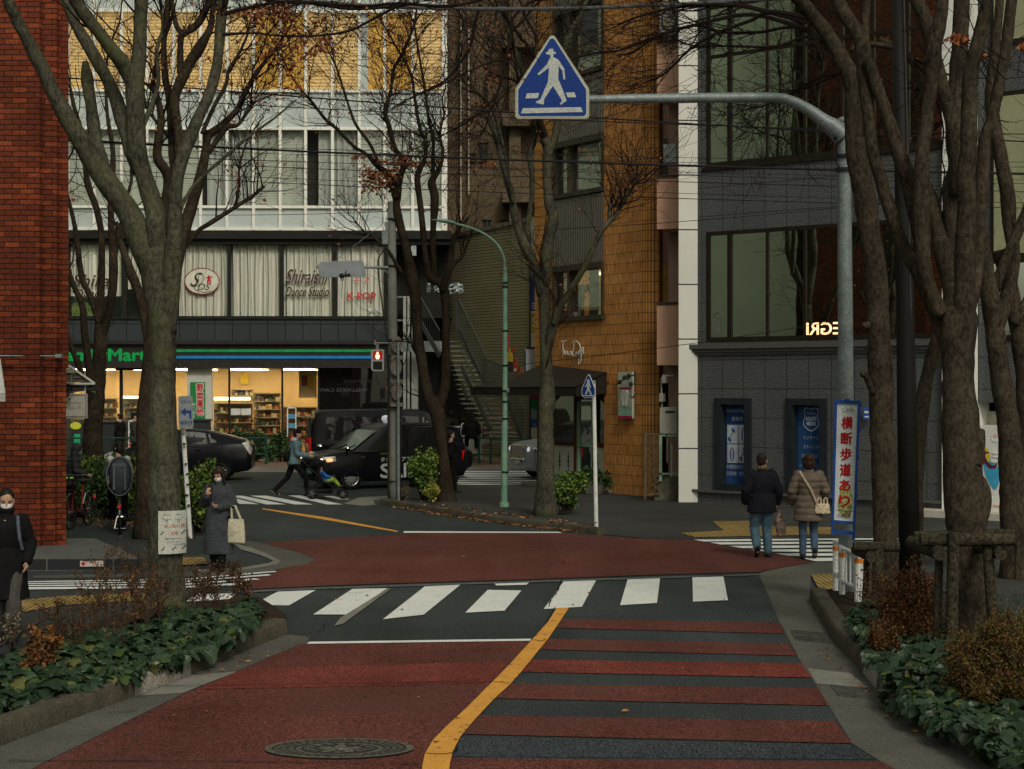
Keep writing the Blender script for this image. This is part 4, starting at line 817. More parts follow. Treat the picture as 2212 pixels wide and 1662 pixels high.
b.tube([F4.p(tt+x*k*1.2,zq+y*k,.152) for x,y in ((-4,-1),(-2,-3),(1,-3.3),(4,-1))],.006,4,1); b.build('tooth',[M('tooth_white',(.7,.7,.64),.5),m_ink],t)
b=MB(); [b.text(F4,c,1362-2,868+i*0,3,3,.13) for i,c in enumerate('')]; 
b=MB(); b.tube([F4.W(x,y,.25) for x,y in spline([(1369,812),(1362,812),(1356,820),(1350,816),(1344,822),(1336,824)],4)],.018,5); b.tube([F4.W(x,y,.2) for x,y in spline([(1371,803),(1371,835)],2)],.02,5); b.tube([F4.W(x,y,.2) for x,y in spline([(1371,852),(1367,860),(1362,856)],4)],.015,5)
for x,y in ((1338,826),(1349,816),(1363,830),(1358,812)): b.ball(F4.W(x,y,.25),.06,5)
b.build('bracket',M('wrought_iron',(.03,.027,.022),.7),t)
# white equipment box, vertical signs
F5=FY(47.6)
t=thing('equipment_box','pale grey upright box on the corner left of the fourth tree','box',tuple(W(1147,785,47.4))); b=MB(); b.fpx(F5,1134,755,1162,813,-.3,.15); b.build('body',M('box_pale_grey',(.30,.33,.35),.5,.1),t); b=MB(); b.fpx(F5,1133,757,1136,811,-.3,.18); b.fpx(F5,1138,750,1158,755,-.3,.1); b.fpx(F5,1149,807,1157,811,.15,.16); b.build('trim',m_blk,t)
t=thing('vertical_signs','stack of blue, yellow and green vertical shop signs between the siding and the tan tiles','sign',tuple(W(1152,780,48.2))); F6=FY(48.6)
b=MB(); cols=[]
for i,(y0,y1,c) in enumerate(((596,640,(.03,.06,.2)),(640,672,(.04,.08,.28)),(676,720,(.38,.30,.05)),(846,862,(.45,.02,.08)),(862,884,(.02,.28,.08)),(884,906,(.3,.4,.42)),(906,924,(.03,.15,.38)))):
    b.fpx(F6,1147,y0,1164,y1,0,.2,i); cols.append(M('vsign_%d'%i,c,.6))
b.build('panel',cols,t); b=MB(); [b.fpx(F6,1149,y,1158,y+1.5,.2,.21) for y in (655,660,665)]; b.text(F6,'S',1154,696,20,7,.21); b.text(F6,'注',1154,917,8,8,.21); b.build('lettering',M('sign_white',(.7,.72,.68),.6),t)
b=MB(); b.fpx(F6,1143.5,500,1147,950,-.2,.1); b.build('post',m_char,t)
# pink infill, gas box, gate
F7=Frame((3.5,41.3),(4.2,41.0))
t=thing('pink_balcony_block','pink rendered balconies stacked between the tan tiles and the white pillar','building',tuple(F7.p(.5,0)))
m_pink=M('pink_render',(.50,.30,.21),.85,.12,1); m_pinkd=M('pink_recess',(.30,.20,.16),.85,.12,1)
b=MB(); t0,t1=F7.uz(1419,600,0)[0],F7.uz(1475,600,0)[0]; b.fbox(F7,t0,t1,0,zTop,-3,-.9); b.build('recess_wall',m_pinkd,t); b=MB(); b.box(3.75,6.5,46.5,46.9,0,zTop); b.build('rear_wall',m_pinkd,t)
for y0,y1 in ((92,215),(383,500-6),(658,789),(-120,-30)):
    b=MB(); z1=F7.uz(1460,y0)[1]; z0=F7.uz(1460,y1)[1]; b.fbox(F7,t0,t1,z0,z1,-.9,0); b.build('balcony',m_pink,t)
    b=MB(); b.fbox(F7,t0,t1,z1,z1+.06,-.15,.03); b.build('coping',m_fr,t)
b=MB(); b.fpx(F7,1433,312,1460,353,-.12,.0); b.build('parapet_box',M('box_pale_grey',(.30,.33,.35),.5,.1),t)
Fk=F7
def accond(F,x0,y0,x1,y1,lab,nm='air_conditioner'):
    s=thing(nm,lab,'machine',tuple(F.W((x0+x1)/2,y1,.2))); b=MB(); b.fpx(F,x0,y0,x1,y1,.0,.35); b.build('casing',M('box_beige',(.27,.26,.22),.6,.1),s); return s
s=accond(F7,1380+45,880,1462,937,'beige gas heater box on the wall beside the white pillar','heater_box'); b=MB(); b.fpx(F7,1437,888,1458,892,.35,.37); b.build('vent',m_blk,s)
b=MB(); b.tube([F7.W(x,y,.2) for x,y in ((1430,880),(1428,820),(1432,812),(1455,812))],.02,6); b.fpx(F7,1424,850,1432,868,.1,.3); b.fpx(F7,1430,812,1438,828,.1,.3); b.build('pipe',M('box_beige',(.27,.26,.22),.6,.1),s)
s=accond(F7,1425,5,1462,76,'grey air conditioner on a bracket at the top of the pink block')
b=MB(); c=F7.W(1445,45,.36); ringv=[]; b.tube([F7.W(1445+15*math.cos(a*.4),42+25*math.sin(a*.4),.37) for a in range(17)],.02,4); b.build('fan_guard',m_char,s)
# gate + low wall
Fg=FY(40.8); t=thing('lattice_gate','rusty lattice gate with a mint green post beside the tan corner','gate',tuple(W(1408,1075,42)))
b=MB(); b.fpx(Fg,1391,935,1396,1080,-.02,.04); b.fpx(Fg,1396,937,1425,940,-.02,.02); b.fpx(Fg,1396,1066,1425,1070,-.02,.02)
for i in range(9):
    y=940+i*14.5
    for s_ in (1,-1): b.bar(Fg.W(1396,y+(0 if s_>0 else 14),0),Fg.W(1422,y+(14 if s_>0 else 0),0),.02,.02)
for x in (1396,1404,1413,1421): b.fpx(Fg,x,940,x+1.5,1067,-.01,.02)
b.build('lattice',M('rusty_iron',(.10,.07,.04),.8,.3,10),t)
b=MB(); b.fpx(Fg,1424,940,1430,1040,-.02,.05); b.fpx(Fg,1430,940,1464,943,-.02,.05); b.fpx(Fg,1424,1022,1464,1026,-.02,.05); b.build('post',M('mint_post',(.17,.28,.2),.6,.25,8),t)
t=thing('low_block_wall','short mossy block wall at the foot of the white pillar','wall',tuple(W(1440,1080,42.3))); b=MB(); b.fpx(FY(40.85),1414,1030,1470,1085,-.35,0); b.build('blocks',M('mossy_block',(.10,.095,.07),.9,.4,5),t)
b=MB(); b.tube([W(x,y,40.4) for x,y in ((1450,960),(1450,1030))],.035,6); b.tube([W(x,y,40.4) for x,y in ((1441,940),(1441,1000))],.02,6); b.build('standpipe',M('pipe_dark',(.07,.07,.06),.7),t)
# white pillar
t=thing('white_pillar','tall white panelled pillar between the pink balconies and the dark granite','pillar',(4.0,40.5,0))
FA=Frame((4.38,40.2),(7.23,37.8)); uA=tuple(FA.u)
xa,xb=G(1462,1087).x-.02,4.38
m_wp=Mgrid('white_panel',(.62,.62,.57),(.60,.60,.55),(.03,.03,.03),60,1.29,.015,(1,0),off=0,bump=.006,rough=.6,var=.05)
b=MB(); b.prism([(3.93,40.17),(4.38,40.2),(4.6,40.9),(4.3,41.1)],0,16); b.build('shaft',m_wp,t)

# ---- dark granite building
t6=thing('granite_building','dark speckled granite building with big green tinted windows on the right','building',tuple(FA.p(3,0)))
m_gran=Mgrid('dark_granite',(.066,.069,.073),(.073,.076,.081),(.014,.014,.014),.575,.675,.010,uA,off=0,bump=.004,rough=.5,speck=.85,sscale=38,var=.1,spec=.5)
def TA(x,y=600,d=0): return FA.uz(x,y,d)[0]
def ZA(x,y,d=0): return FA.uz(x,y,d)[1]
tR=FA.uz(2040,600)[0]; tRR=9.5
zU0,zU1,zL0,zL1=ZA(1527,363),ZA(1527,14),ZA(1527,739.5),ZA(1527,502)
zS0,zS1=ZA(1545,1056),ZA(1545,862)
w0=TA(1526)
b=MB()
def wall(t0,t1,z0,z1): b.fbox(FA,t0,t1,z0,z1,-.5,0)
wall(0,w0,0,18); wall(w0,tR,zL1,zU0); wall(w0,tR,zU1,18)
b1=(TA(1549),TA(1620)); b2=(TA(1703),TA(1783))
wall(w0,tR,zS1,zL0); wall(w0,tR,0,zS0); wall(w0,b1[0],zS0,zS1); wall(b1[1],b2[0],zS0,zS1); wall(b2[1],tR,zS0,zS1)
b.build('granite_wall',m_gran,t6)
b=MB(); b.fbox(FA,w0,tR,0,18,-4,-3); b.build('rear_wall',m_dark,t6)
m_wf=M('window_frame_brown',(.018,.014,.010),.45)
xm=[1526,1577,1656,1737,1818,1885,1960,2040]
for z0,z1,tr in ((zL0,zL1,False),(zU0,zU1,True)):
    for i in range(len(xm)-1):
        a,c=TA(xm[i]),TA(xm[i+1]); 
        w=MB(); w.fbox(FA,a,a+.045,z0,z1,-.2,.01); w.fbox(FA,c-.02,c,z0,z1,-.2,.01); w.fbox(FA,a+.045,c-.02,z0,z0+.11,-.2,.01); w.fbox(FA,a+.045,c-.02,z1-.09,z1,-.2,.01)
        if i==0: w.fbox(FA,a+.045,a+.10,z0+.11,z1-.09,-.15,.0); w.fbox(FA,c-.08,c-.02,z0+.11,z1-.09,-.15,.0)
        ztr=None
        if tr: ztr=ZA(1527,125); w.fbox(FA,a+.045,c-.02,ztr-.04,ztr+.04,-.2,.008)
        wf=w.build('window',m_wf,t6)
        p=MB(); p.fbox(FA,a+.045,c-.02,z0+.11,z1-.09,-.035,-.025); p.build('pane',Mglass('mirror_glass',(.022,.032,.022),.92,tint=(.95,1.0,.86),rough=.015,wave=.004),wf)
b=MB(); b.fbox(FA,-.35,tR,zL0-.16,zL0-.05,-.3,.14); b.fbox(FA,-.30,tR,zL0-.24,zL0-.16,-.3,.09); b.fbox(FA,-.25,tR,zL0-.30,zL0-.24,-.3,.05); b.build('sill_moulding',M('granite_trim',(.085,.083,.08),.4,.15,30),t6)
b=MB(); b.fbox(FA,-.12,b2[1]+.1,zS0-.09,zS0-.03,-.3,.10); b.fbox(FA,b2[1]+.1,tR,zS0-.09,zS0-.03,-.3,.10); b.build('lower_ledge',M('granite_trim',(.085,.083,.08),.4,.15,30),t6)
def poster(tt,col,nm):
    a,c=tt; w=MB(); f=.13
    w.fbox(FA,a-.05,a+f,zS0-.02,zS1+.02,-.25,.06); w.fbox(FA,c-f,c+.05,zS0-.02,zS1+.02,-.25,.06); w.fbox(FA,a+f,c-f,zS1-f,zS1+.02,-.25,.06); w.fbox(FA,a+f,c-f,zS0-.02,zS0+.12,-.25,.06)
    o=w.build('poster_case',M('case_dark',(.017,.022,.026),.5),t6)
    w=MB(); w.fbox(FA,a+f,c-f,zS0+.12,zS1-f,-.25,-.2); w.build('poster',M(nm,col,.5,.12,1.5),o); return o
m_nv=(.018,.055,.17)
o1=poster(b1,m_nv,'poster_navy'); o2=poster(b2,(.018,.06,.16),'poster_navy2')
b=MB(); b.text(FA,'RouteVigo',1590,888,11,50,-.19); b.text(FA,'整骨院',1593,905,9,24,-.19); b.text(FA,'各種保険取り扱い',1594,1009,9.5,50,-.19); b.text(FA,'交通事故・労災対応',1594,1023.5,9.5,50,-.19); b.build('lettering',M('poster_ink_pale',(.36,.42,.50),.6),o1)
b=MB()
for i in range(2):
    for j in range(2):
        x0=1571+i*24.5; y0=918+j*42; b.fpx(FA,x0,y0,x0+23,y0+40,-.2,-.19,0)
        tt,zz=FA.uz(x0+9,y0+22,-.185); k=39.5/FP
        if (i+j)%2==0:
            for s in (-1,1): 
                for e in (-1,1): oval(b,FA,tt+.05*s*1+.02*e,zz+.11*s-.02*e,.03,.045,-.184,1,12)
            b.bar(FA.p(tt-.05,zz-.10,-.184),FA.p(tt+.05,zz+.10,-.184),.04,.004,1)
        else:
            oval(b,FA,tt+.02,zz,.06,.17,-.184,1,16); oval(b,FA,tt+.02,zz,.02,.16,-.182,0,12)
b.build('diagram',[M('poster_pale',(.42,.46,.5),.6),M('poster_ink_blue',(.03,.09,.25),.6)],o1)
b=MB(); tt,zz=FA.uz(1752,907,-.19); k=39/FP
sh=[(-14,22),(-8,26),(0,23),(8,26),(14,22),(12,8),(15,-6),(12,-16),(0,-25),(-12,-16),(-15,-6),(-12,8)]
b.fpoly(FA,[(tt+x*k*1.3,zz+y*k) for x,y in spline(sh+[sh[0]],3)[:-1]],-.2,-.19,0); b.fpoly(FA,[(tt+x*k*1.15,zz+y*k*.9) for x,y in spline(sh+[sh[0]],3)[:-1]],-.19,-.187,1)
b.text(FA,'Trainers',1752,893,5,20,-.185); b.text(FA,'ROUTE',1752,905,8,22,-.185,0,bold=.006); b.text(FA,'VIGOR',1752,915.5,8,20,-.185,0,bold=.006)
for s,y,w in (('マッサージ',946,34),('ストレッチ',966,34),('はり・きゅう',985,40),('パーソナルトレーニング',1007,50)): b.text(FA,s,1752,y,8,w,-.19)
b.build('lettering',[M('poster_ink_pale',(.36,.42,.50),.6),M('poster_navy2',(.018,.06,.16),.5)],o2)
b=MB(); b.text(FA,'EGRI',1778,710,26,72,-.02,0,mirror=True,bold=.005); b.build('sign_reflection_letters',M('reflection_glow',(1,.7,.4),.5,emit=1.6,emitcol=(1,.62,.33)),t6)  # glowing reversed letters added in place of a lit sign's mirror image
b=MB(); tt,zq=FA.uz(1551,690,-.02); b.tube([FA.p(tt+.13*math.cos(a),zq+.15*math.sin(a),-.015) for a in [i*.3-.3 for i in range(12)]],.012,4); oval(b,FA,tt,zq-.14,.08,.2,-.018,0,14); b.build('window_ornament',M('ornament_grey',(.12,.13,.11),.6),t6)
for k,(y,hh) in enumerate(((374,.03),)):
    b=MB(); b.fbox(FA,w0-.1,tR,zU0-.08,zU0-.0,-.3,.05); b.build('window_sill',m_wf,t6)
# right part: white column, granite beyond, poster wall
t=thing('white_column','white column glimpsed between the right hand trees','pillar',tuple(FA.p(tR+.4,0)))
tC=TA(2110); b=MB(); b.fbox(FA,tR,tC,0,18,-.6,.12); b.build('shaft',M('column_white',(.72,.72,.67),.6,.04),t)
t=thing('granite_annex','granite wall with beige windows at the right edge behind the trees','building',tuple(FA.p(tC+1,0)))
b=MB(); b.fbox(FA,tC,tRR+2,ZA(2150,870),18,-.8,-.05); b.build('granite_wall',m_gran,t)
b=MB(); b.fbox(FA,tC,tRR+2,0,ZA(2150,890),-1.2,-.5); b.build('shopfront_wall',M('beige_wall',(.42,.40,.31),.8,.1),t)
for y0,y1,m in ((560,870,0),(200,560,1),(-200,100,1)):
    for i in range(3):
        a=tC+.3+i*1.5; b=MB(); z0,z1=ZA(2150,y1 if y1<860 else 735),ZA(2150,y0 if y0>-150 else -300); b.fbox(FA,a,a+1.4,z0,z1,-.1,.0); w=b.build('window_frame',m_wf,t)
        b=MB(); b.fbox(FA,a+.08,a+1.32,z0+.1,z1-.1,.0,.01); b.build('pane',M('beige_pane',(.30,.31,.19),.4,.1,1) if m and i!=1 else Mglass('mirror_glass',(.022,.032,.022),.72),w)
t=thing('massage_poster','white comic style poster with a leaping figure on yellow and blue between the right trees','poster',tuple(FA.W(2145,1100,.05)))
b=MB(); b.fpx(FA,2112,919,2166,1107,-.45,.02); b.build('board',M('poster_board',(.62,.63,.6),.6,.05),t)
def blobp(b,F,pts,d,mi): 
    P=[F.uz(x,y,d) for x,y in spline(pts+[pts[0]],3)[:-1]]; b.fpoly(F,P,d-.004,d,mi)
b=MB(); blobp(b,FA,[(2116,960),(2124,958),(2136,975),(2158,1010),(2162,1025),(2140,1015),(2120,985)],.03,0)
blobp(b,FA,[(2124,1000),(2140,998),(2156,1010),(2158,1040),(2148,1058),(2130,1030)],.034,1)
blobp(b,FA,[(2120,968),(2127,966),(2128,975),(2138,978),(2128,982),(2134,998),(2146,1006),(2154,1000),(2150,1012),(2136,1012),(2126,1000),(2120,1012),(2116,1006),(2122,992)],.038,2)
blobp(b,FA,[(2138,990),(2140,978),(2150,973),(2158,980),(2160,994),(2150,1000),(2142,998)],.042,3); blobp(b,FA,[(2141,945),(2149,938),(2158,944),(2154,954),(2144,954)],.03,3)
b.build('artwork',[M('art_yellow',(.62,.5,.04),.6),M('art_blue',(.05,.3,.5),.6),M('art_maroon',(.10,.02,.04),.6),M('art_white',(.7,.7,.68),.6)],t)
b=MB(); b.text(FA,'Sports',2149,982,6,15,.045); b.text(FA,'Massage',2150,990,6,18,.045); b.text(FA,'al',2121,938,6,7,.03); b.text(FA,'ng',2122,946,6,8,.03); b.text(FA,'WOW',2152,943,9,14,.032,1,rot=.15); b.text(FA,'789-2068',2146,1094,6,36,.025,1); b.build('lettering',[m_blk,M('sign_red_bright',(.55,.02,.03),.6)],t)
t=thing('paved_step','pale block step at the foot of the white column','step',tuple(FA.p(tC,0,.5))); b=MB(); b.fbox(FA,tR-.5,tRR+1,0,.16,0,.7); b.build('blocks',M('pale_block',(.42,.40,.34),.8,.1,3),t)
# small signs by the right trees
t=thing('blue_arrow_sign','small blue and white plate on the granite behind the banner sign','sign',tuple(FA.W(1870,893,.2))); b=MB(); b.fpx(FA,1864,880,1878,907,.1,.13); b.build('plate',M('plate_blue',(.03,.10,.38),.5),t); b=MB(); b.fpx(FA,1867,888,1876,893,.13,.135); b.fpx(FA,1867,899,1876,902,.13,.135); b.build('marking',M('sign_white',(.7,.72,.68),.6),t)
# far guard fence, hedge
t=thing('far_guard_fence','green pipe guard fence along the far pavement','fence',(-4,57.3,.12)); m_gr=M('fence_green',(.015,.055,.038),.5,.2)
b=MB(); 
def yy(y,Y): return CH-(y-CY)/FP*Y
for a,c in ((-60,575),(1035,1150),(955,1035)):
    x0,x1=(a-CX)/FP*57.3,(c-CX)/FP*57.3
    for z in (1.0,.45): b.tube([(x0,57.3,z),(x1,57.3,z)],.03,8)
b.build('rail',m_gr,t)
for px in (-50,40,130,210,575,405,490,1035,1060,955): 
    b=MB(); x=(px-CX)/FP*57.3; b.tube([(x,57.3,.05),(x,57.3,1.04)],.045,8); b.build('post',m_gr,t)
b=MB(); 
for i in range(160):
    x=(-60-CX)/FP*57.3+i*.062
    if x<(575-CX)/FP*57.3: b.tube([(x,57.3,.45),(x,57.3,.98)],.006,3)
b.build('mesh_panel',m_gr,t)
Fs=FY(58.8)
aframe(974,921,997,990,Fs,'blue panelled signboard left of the person sitting on the rail',[(976,923,995,939,(.03,.07,.22)),(976,940,995,948,(.03,.25,.12))],[('東京個別',985.5,935,5,16,.04),('▲',985.5,928,4,6,.04)])
aframe(996,914,1041,992,Fs,'large white signboard hidden by the person sitting on the rail',[(1000,919,1035,980,(.4,.38,.34))],[])
aframe(1038,923,1059,993,Fs,'white signboard with dark red panels at the foot of the stair',[(1040,930,1057,945,(.16,.03,.03)),(1040,946,1057,958,(.5,.5,.46)),(1040,959,1057,966,(.18,.03,.04))],[('MENU',1048.5,938,5,12,.04),('Diner',1048.5,962,4,12,.04)])
# ---------------------------------------------------------------- trees
def bark(name,col,moss,mf=.5):
    m,nt,b=newmat(name); v=coords(nt)
    c=mul(nt,col,noisen(nt,v,2.2,5),.55,1.5); c=mul(nt,c,noisen(nt,stretch(nt,v,(1,1,.55)),24,4,.75),.45,1.6,.36,.64)
    c=mul(nt,c,noisen(nt,stretch(nt,v,(.6,.6,5)),6,3,.7),.85,1.12)
    mr=nt.nodes.new("ShaderNodeMapRange"); mr.inputs[1].default_value=mf; mr.inputs[2].default_value=mf+.16; mr.inputs[4].default_value=.7; nt.links.new(noisen(nt,v,1.1,4,.65),mr.inputs[0])
    mi=nt.nodes.new("ShaderNodeMixRGB"); nt.links.new(mr.outputs[0],mi.inputs[0]); nt.links.new(c,mi.inputs[1]); mi.inputs[2].default_value=(*moss,1)
    # pale lichen flecks
    mr2=nt.nodes.new("ShaderNodeMapRange"); mr2.inputs[1].default_value=.70; mr2.inputs[2].default_value=.76; mr2.inputs[4].default_value=.55; nt.links.new(noisen(nt,v,9,4,.7),mr2.inputs[0])
    mj=nt.nodes.new("ShaderNodeMixRGB"); nt.links.new(mr2.outputs[0],mj.inputs[0]); nt.links.new(mi.outputs[0],mj.inputs[1]); mj.inputs[2].default_value=(.105,.105,.075,1)
    nt.links.new(mj.outputs[0],b.inputs['Base Color']); b.inputs['Roughness'].default_value=.92; b.inputs['Specular IOR Level'].default_value=.08
    bn=nt.nodes.new("ShaderNodeBump"); bn.inputs['Distance'].default_value=.022; nt.links.new(noisen(nt,stretch(nt,v,(1,1,.5)),26,4,.7),bn.inputs['Height']); nt.links.new(bn.outputs[0],b.inputs['Normal'])
    return m
bk_front=bark('bark_mossy',(.062,.059,.042),(.060,.064,.021),.50)
bk_brown=bark('bark_brown',(.040,.031,.021),(.034,.033,.015),.6)
bk_right=bark('bark_right',(.040,.032,.022),(.036,.035,.016),.6)
bk_dark=bark('bark_dark',(.032,.024,.016),(.028,.025,.013),.62)
m_twig=M('twig_dark',(.015,.010,.008),.9,.3)
m_lv=[M('dead_leaf_rust',(.25,.078,.03),.8,.3),M('dead_leaf_brown',(.15,.055,.026),.8,.3),M('dead_leaf_orange',(.32,.12,.04),.8,.3)]
def grow(mb,tips,p,d,r,L,depth,rng,up=.25):
    n=max(3,int(L/.22)); P=[p]; q=Vector(p); dd=Vector(d).normalized(); st=L/n
    for i in range(n):
        dd=(dd+Vector((rng.gauss(0,.20),rng.gauss(0,.20),rng.gauss(0,.16)+up*.28))).normalized(); q=q+dd*st; P.append(q.copy())
    rad=[max(.0035,r*(1-.72*i/n)) for i in range(n+1)]
    mb.tube(P,rad,4 if r>.012 else 3,cap=False)
    tips.append(P[-1])
    if depth>0:
        k=rng.randint(2,4)
        for j in range(k):
            i=rng.randint(max(1,n//4),n); a=P[i]; t=(P[i]-P[i-1]).normalized(); o=Vector((rng.gauss(0,1),rng.gauss(0,1),rng.gauss(0,.6))); o=(o-t*o.dot(t)).normalized()
            grow(mb,tips,a,t*.8+o*rng.uniform(.5,.95),rad[i]*.7,L*rng.uniform(.45,.75),depth-1,rng,up)
def leafmb(mb,p,s,rng):
    q=Quaternion((rng.gauss(0,1),rng.gauss(0,1),rng.gauss(0,1),rng.gauss(0,1))).normalized().to_matrix(); w=s*.42
    mb.add([p+q@Vector(v) for v in ((0,0,0),(w,s*.4,.2*s),(0,s,-.1*s),(-w,s*.45,.15*s))],[(0,1,2),(0,2,3)],rng.randrange(3))
def tree(name,label,Y,limbs,mat,seed,twigs=0,tw_r=.02,tw_L=1.6,depth=2,leafspots=(),tipleaf=0,group='bare street trees along the pavements',top=True,sides=12,leaf=.06,tw_limbs=None,dy0=0,tmin=.45,up=.3):
    rng=random.Random(seed); mb=MB(); tw=MB(); tips=[]; s=Y/FP; starts=[]
    base=G(limbs[0][0][0],limbs[0][0][1]); base=Vector((W(limbs[0][0][0],0,Y).x,Y,0))
    for li,l in enumerate(limbs):
        off=l[0][3] if len(l[0])>3 else 0
        q=[]
        for k,pt in enumerate(l):
            q.append((pt[0],pt[1],pt[2],pt[3] if len(pt)>3 else None))
        # depth offsets: linear between given values
        ys=[a[3] for a in q]; 
        if ys[0] is None: ys[0]=0
        if ys[-1] is None: ys[-1]=ys[0]
        last=0
        for i in range(1,len(ys)):
            if ys[i] is not None:
                for j in range(last+1,i): ys[j]=ys[last]+(ys[i]-ys[last])*(j-last)/(i-last)
                last=i
        pts=[(a[0],a[1],a[2],y) for a,y in zip(q,ys)]
        sp=spline(pts,6)
        P=[];Rd=[]
        for k,(x,y,w,o) in enumerate(sp):
            p=W(x,y,Y+o); w=max(w*(.90 if w>14 else .95),1.2)
            if li==0 and k==0: p.z=-.08
            P.append(p); Rd.append(w/2/FP*(Y+o)*(1+.07*noise.noise(Vector((x*.04,y*.04,seed)))+ (.05 if w<30 else 0)*noise.noise(Vector((x*.15,y*.15,seed)))))
        if li==0:
            for k in range(min(5,len(Rd))): Rd[k]*=1+.38*(1-k/5)**2
        ns=sides+4 if pts[0][2]>40 else (sides if pts[0][2]>14 else 7)
        n0=len(mb.v); mb.tube(P,Rd,ns)
        for vi in range(n0,len(mb.v)):      # lumps and bark relief
            v=Vector(mb.v[vi]); ri=min((vi-n0)//ns,len(P)-1); c=P[ri]; d=v-c; f=1+.11*noise.noise(v*3.2+Vector((seed,0,0)))+.06*noise.noise(v*9)
            mb.v[vi]=tuple(c+d*f)
        starts.append((P,Rd,li))
    if twigs:
        cand=[]
        for P,Rd,li in starts:
            if tw_limbs is not None and li not in tw_limbs: continue
            for i in range(int(len(P)*tmin),len(P)):
                if Rd[i]<.16: cand.append((P,Rd,i))
        for k in range(twigs):
            P,Rd,i=cand[rng.randrange(len(cand))]; t=(P[i]-P[i-1]).normalized()
            o=Vector((rng.gauss(0,1),rng.gauss(0,.8),rng.gauss(0,.5))); o=(o-t*o.dot(t)).normalized()
            r=min(tw_r*rng.uniform(.4,1),Rd[i]*.7); grow(tw,tips,P[i],t*.6+o*rng.uniform(.5,1)+Vector((0,0,.25)),r,tw_L*rng.uniform(.4,1)*(.5+.5*r/tw_r),depth,rng,up)
    if top:
        for P,Rd,li in starts:
            if P[-1].z>7.0 and Rd[-1]>.02:
                t=(P[-1]-P[-3]).normalized(); 
                for k in range(3): grow(tw,tips,P[-1]-t*.1,t+Vector((rng.gauss(0,.3),rng.gauss(0,.3),.2)),Rd[-1]*(.9 if k==0 else .5),3.2,3,rng,up)
    lf=MB()
    for (x,y,rx,ry,n) in leafspots:
        cl=[(rng.gauss(0,1),rng.gauss(0,1)) for _ in range(max(1,n//9))]
        for k in range(n):
            c=cl[rng.randrange(len(cl))]; px=x+rx*(c[0]*.6+rng.gauss(0,.22)); py=y+ry*(c[1]*.6+rng.gauss(0,.22))
            leafmb(lf,W(px,py,Y+rng.gauss(0,.25)),leaf*rng.uniform(.7,1.3),rng)
        for c in cl:
            a=W(x+rx*c[0]*.6,y+ry*c[1]*.6,Y); a2=a+Vector((rng.uniform(-.5,.5),rng.uniform(-.2,.2),rng.uniform(-.5,.1))); tw.tube([a,(a+a2)/2+Vector((0,0,.05)),a2],[.004,.006,.008],3,cap=False)
    if tipleaf:
        for k in range(tipleaf):
            if tips: leafmb(lf,tips[rng.randrange(len(tips))]+Vector((rng.gauss(0,.05),rng.gauss(0,.05),-.05)),leaf*rng.uniform(.6,1.1),rng)
    t=thing(name,label,'tree',base,0,group)
    mb.build('trunk',mat,t,smooth=True)
    if tw.v: tw.build('branches',m_twig,t)
    if lf.v: lf.build('leaves',m_lv,t)
    return t
# front left tree
tree('street_tree','thick forked grey tree carrying the white notice in the left ivy bed',21.0,[
 [(357,1335,92),(358,1200,84),(354,1050,76),(350,930,72),(352,813,62),(352,720,60),(340,620,66),(322,540,64)],
 [(345,700,50),(328,590,60,.1),(300,510,60,.1),(275,457,56,.1),(213,366,52,0),(171,299,46,-.1),(122,213,38,-.2),(91,146,33,-.3),(61,91,29,-.4),(30,30,28,-.5),(8,-20,27,-.6),(-20,-90,24,-.8)],
 [(228,385,40,0),(207,305,33,.2),(197,230,27,.3),(188,171,30,.4),(184,134,14,.45)],
 [(352,620,56,0),(340,500,50,.05),(335,457,46,.1),(311,381,42,.1),(296,320,45,.1),(293,244,43,.1),(290,168,46,.1),(285,150,30,.1)],
 [(292,185,40,.1),(270,145,38,0),(253,122,35,-.1),(213,70,32,-.2),(171,15,31,-.3),(140,-40,28,-.4)],
 [(292,190,38,.1),(300,130,36,.1),(303,60,34,.1),(305,0,34,.1),(308,-60,30,.1)],
 [(300,370,36,.15),(282,320,36,.25),(262,250,36,.3),(238,183,34,.35),(195,107,31,.4),(165,55,28,.4),(146,10,28,.4),(130,-40,25,.4)],
 [(360,720,46,0),(370,600,48,-.05),(378,500,40,-.1),(378,442,34,-.1),(384,381,31,-.1),(402,320,33,-.1),(427,259,28,-.1),(454,198,26,0),(469,137,24,.1),(476,61,26,.2),(482,0,26,.2),(485,-60,22,.2)],
 [(378,470,20,0),(400,430,9,.3),(428,391,8,.6),(490,336,8,1),(535,297,7,1.3),(596,253,5,1.6),(640,215,3,1.8)],
 [(296,300,16,.1),(340,190,10,.3),(338,110,9,.4),(352,60,8,.5),(345,0,6,.5)],
 ],bk_front,11,twigs=26,tw_r=.018,tw_L=1.3,depth=2,tipleaf=60,leaf=.055,tw_limbs=[4,5,7,9],leafspots=[(560,40,60,35,70)])
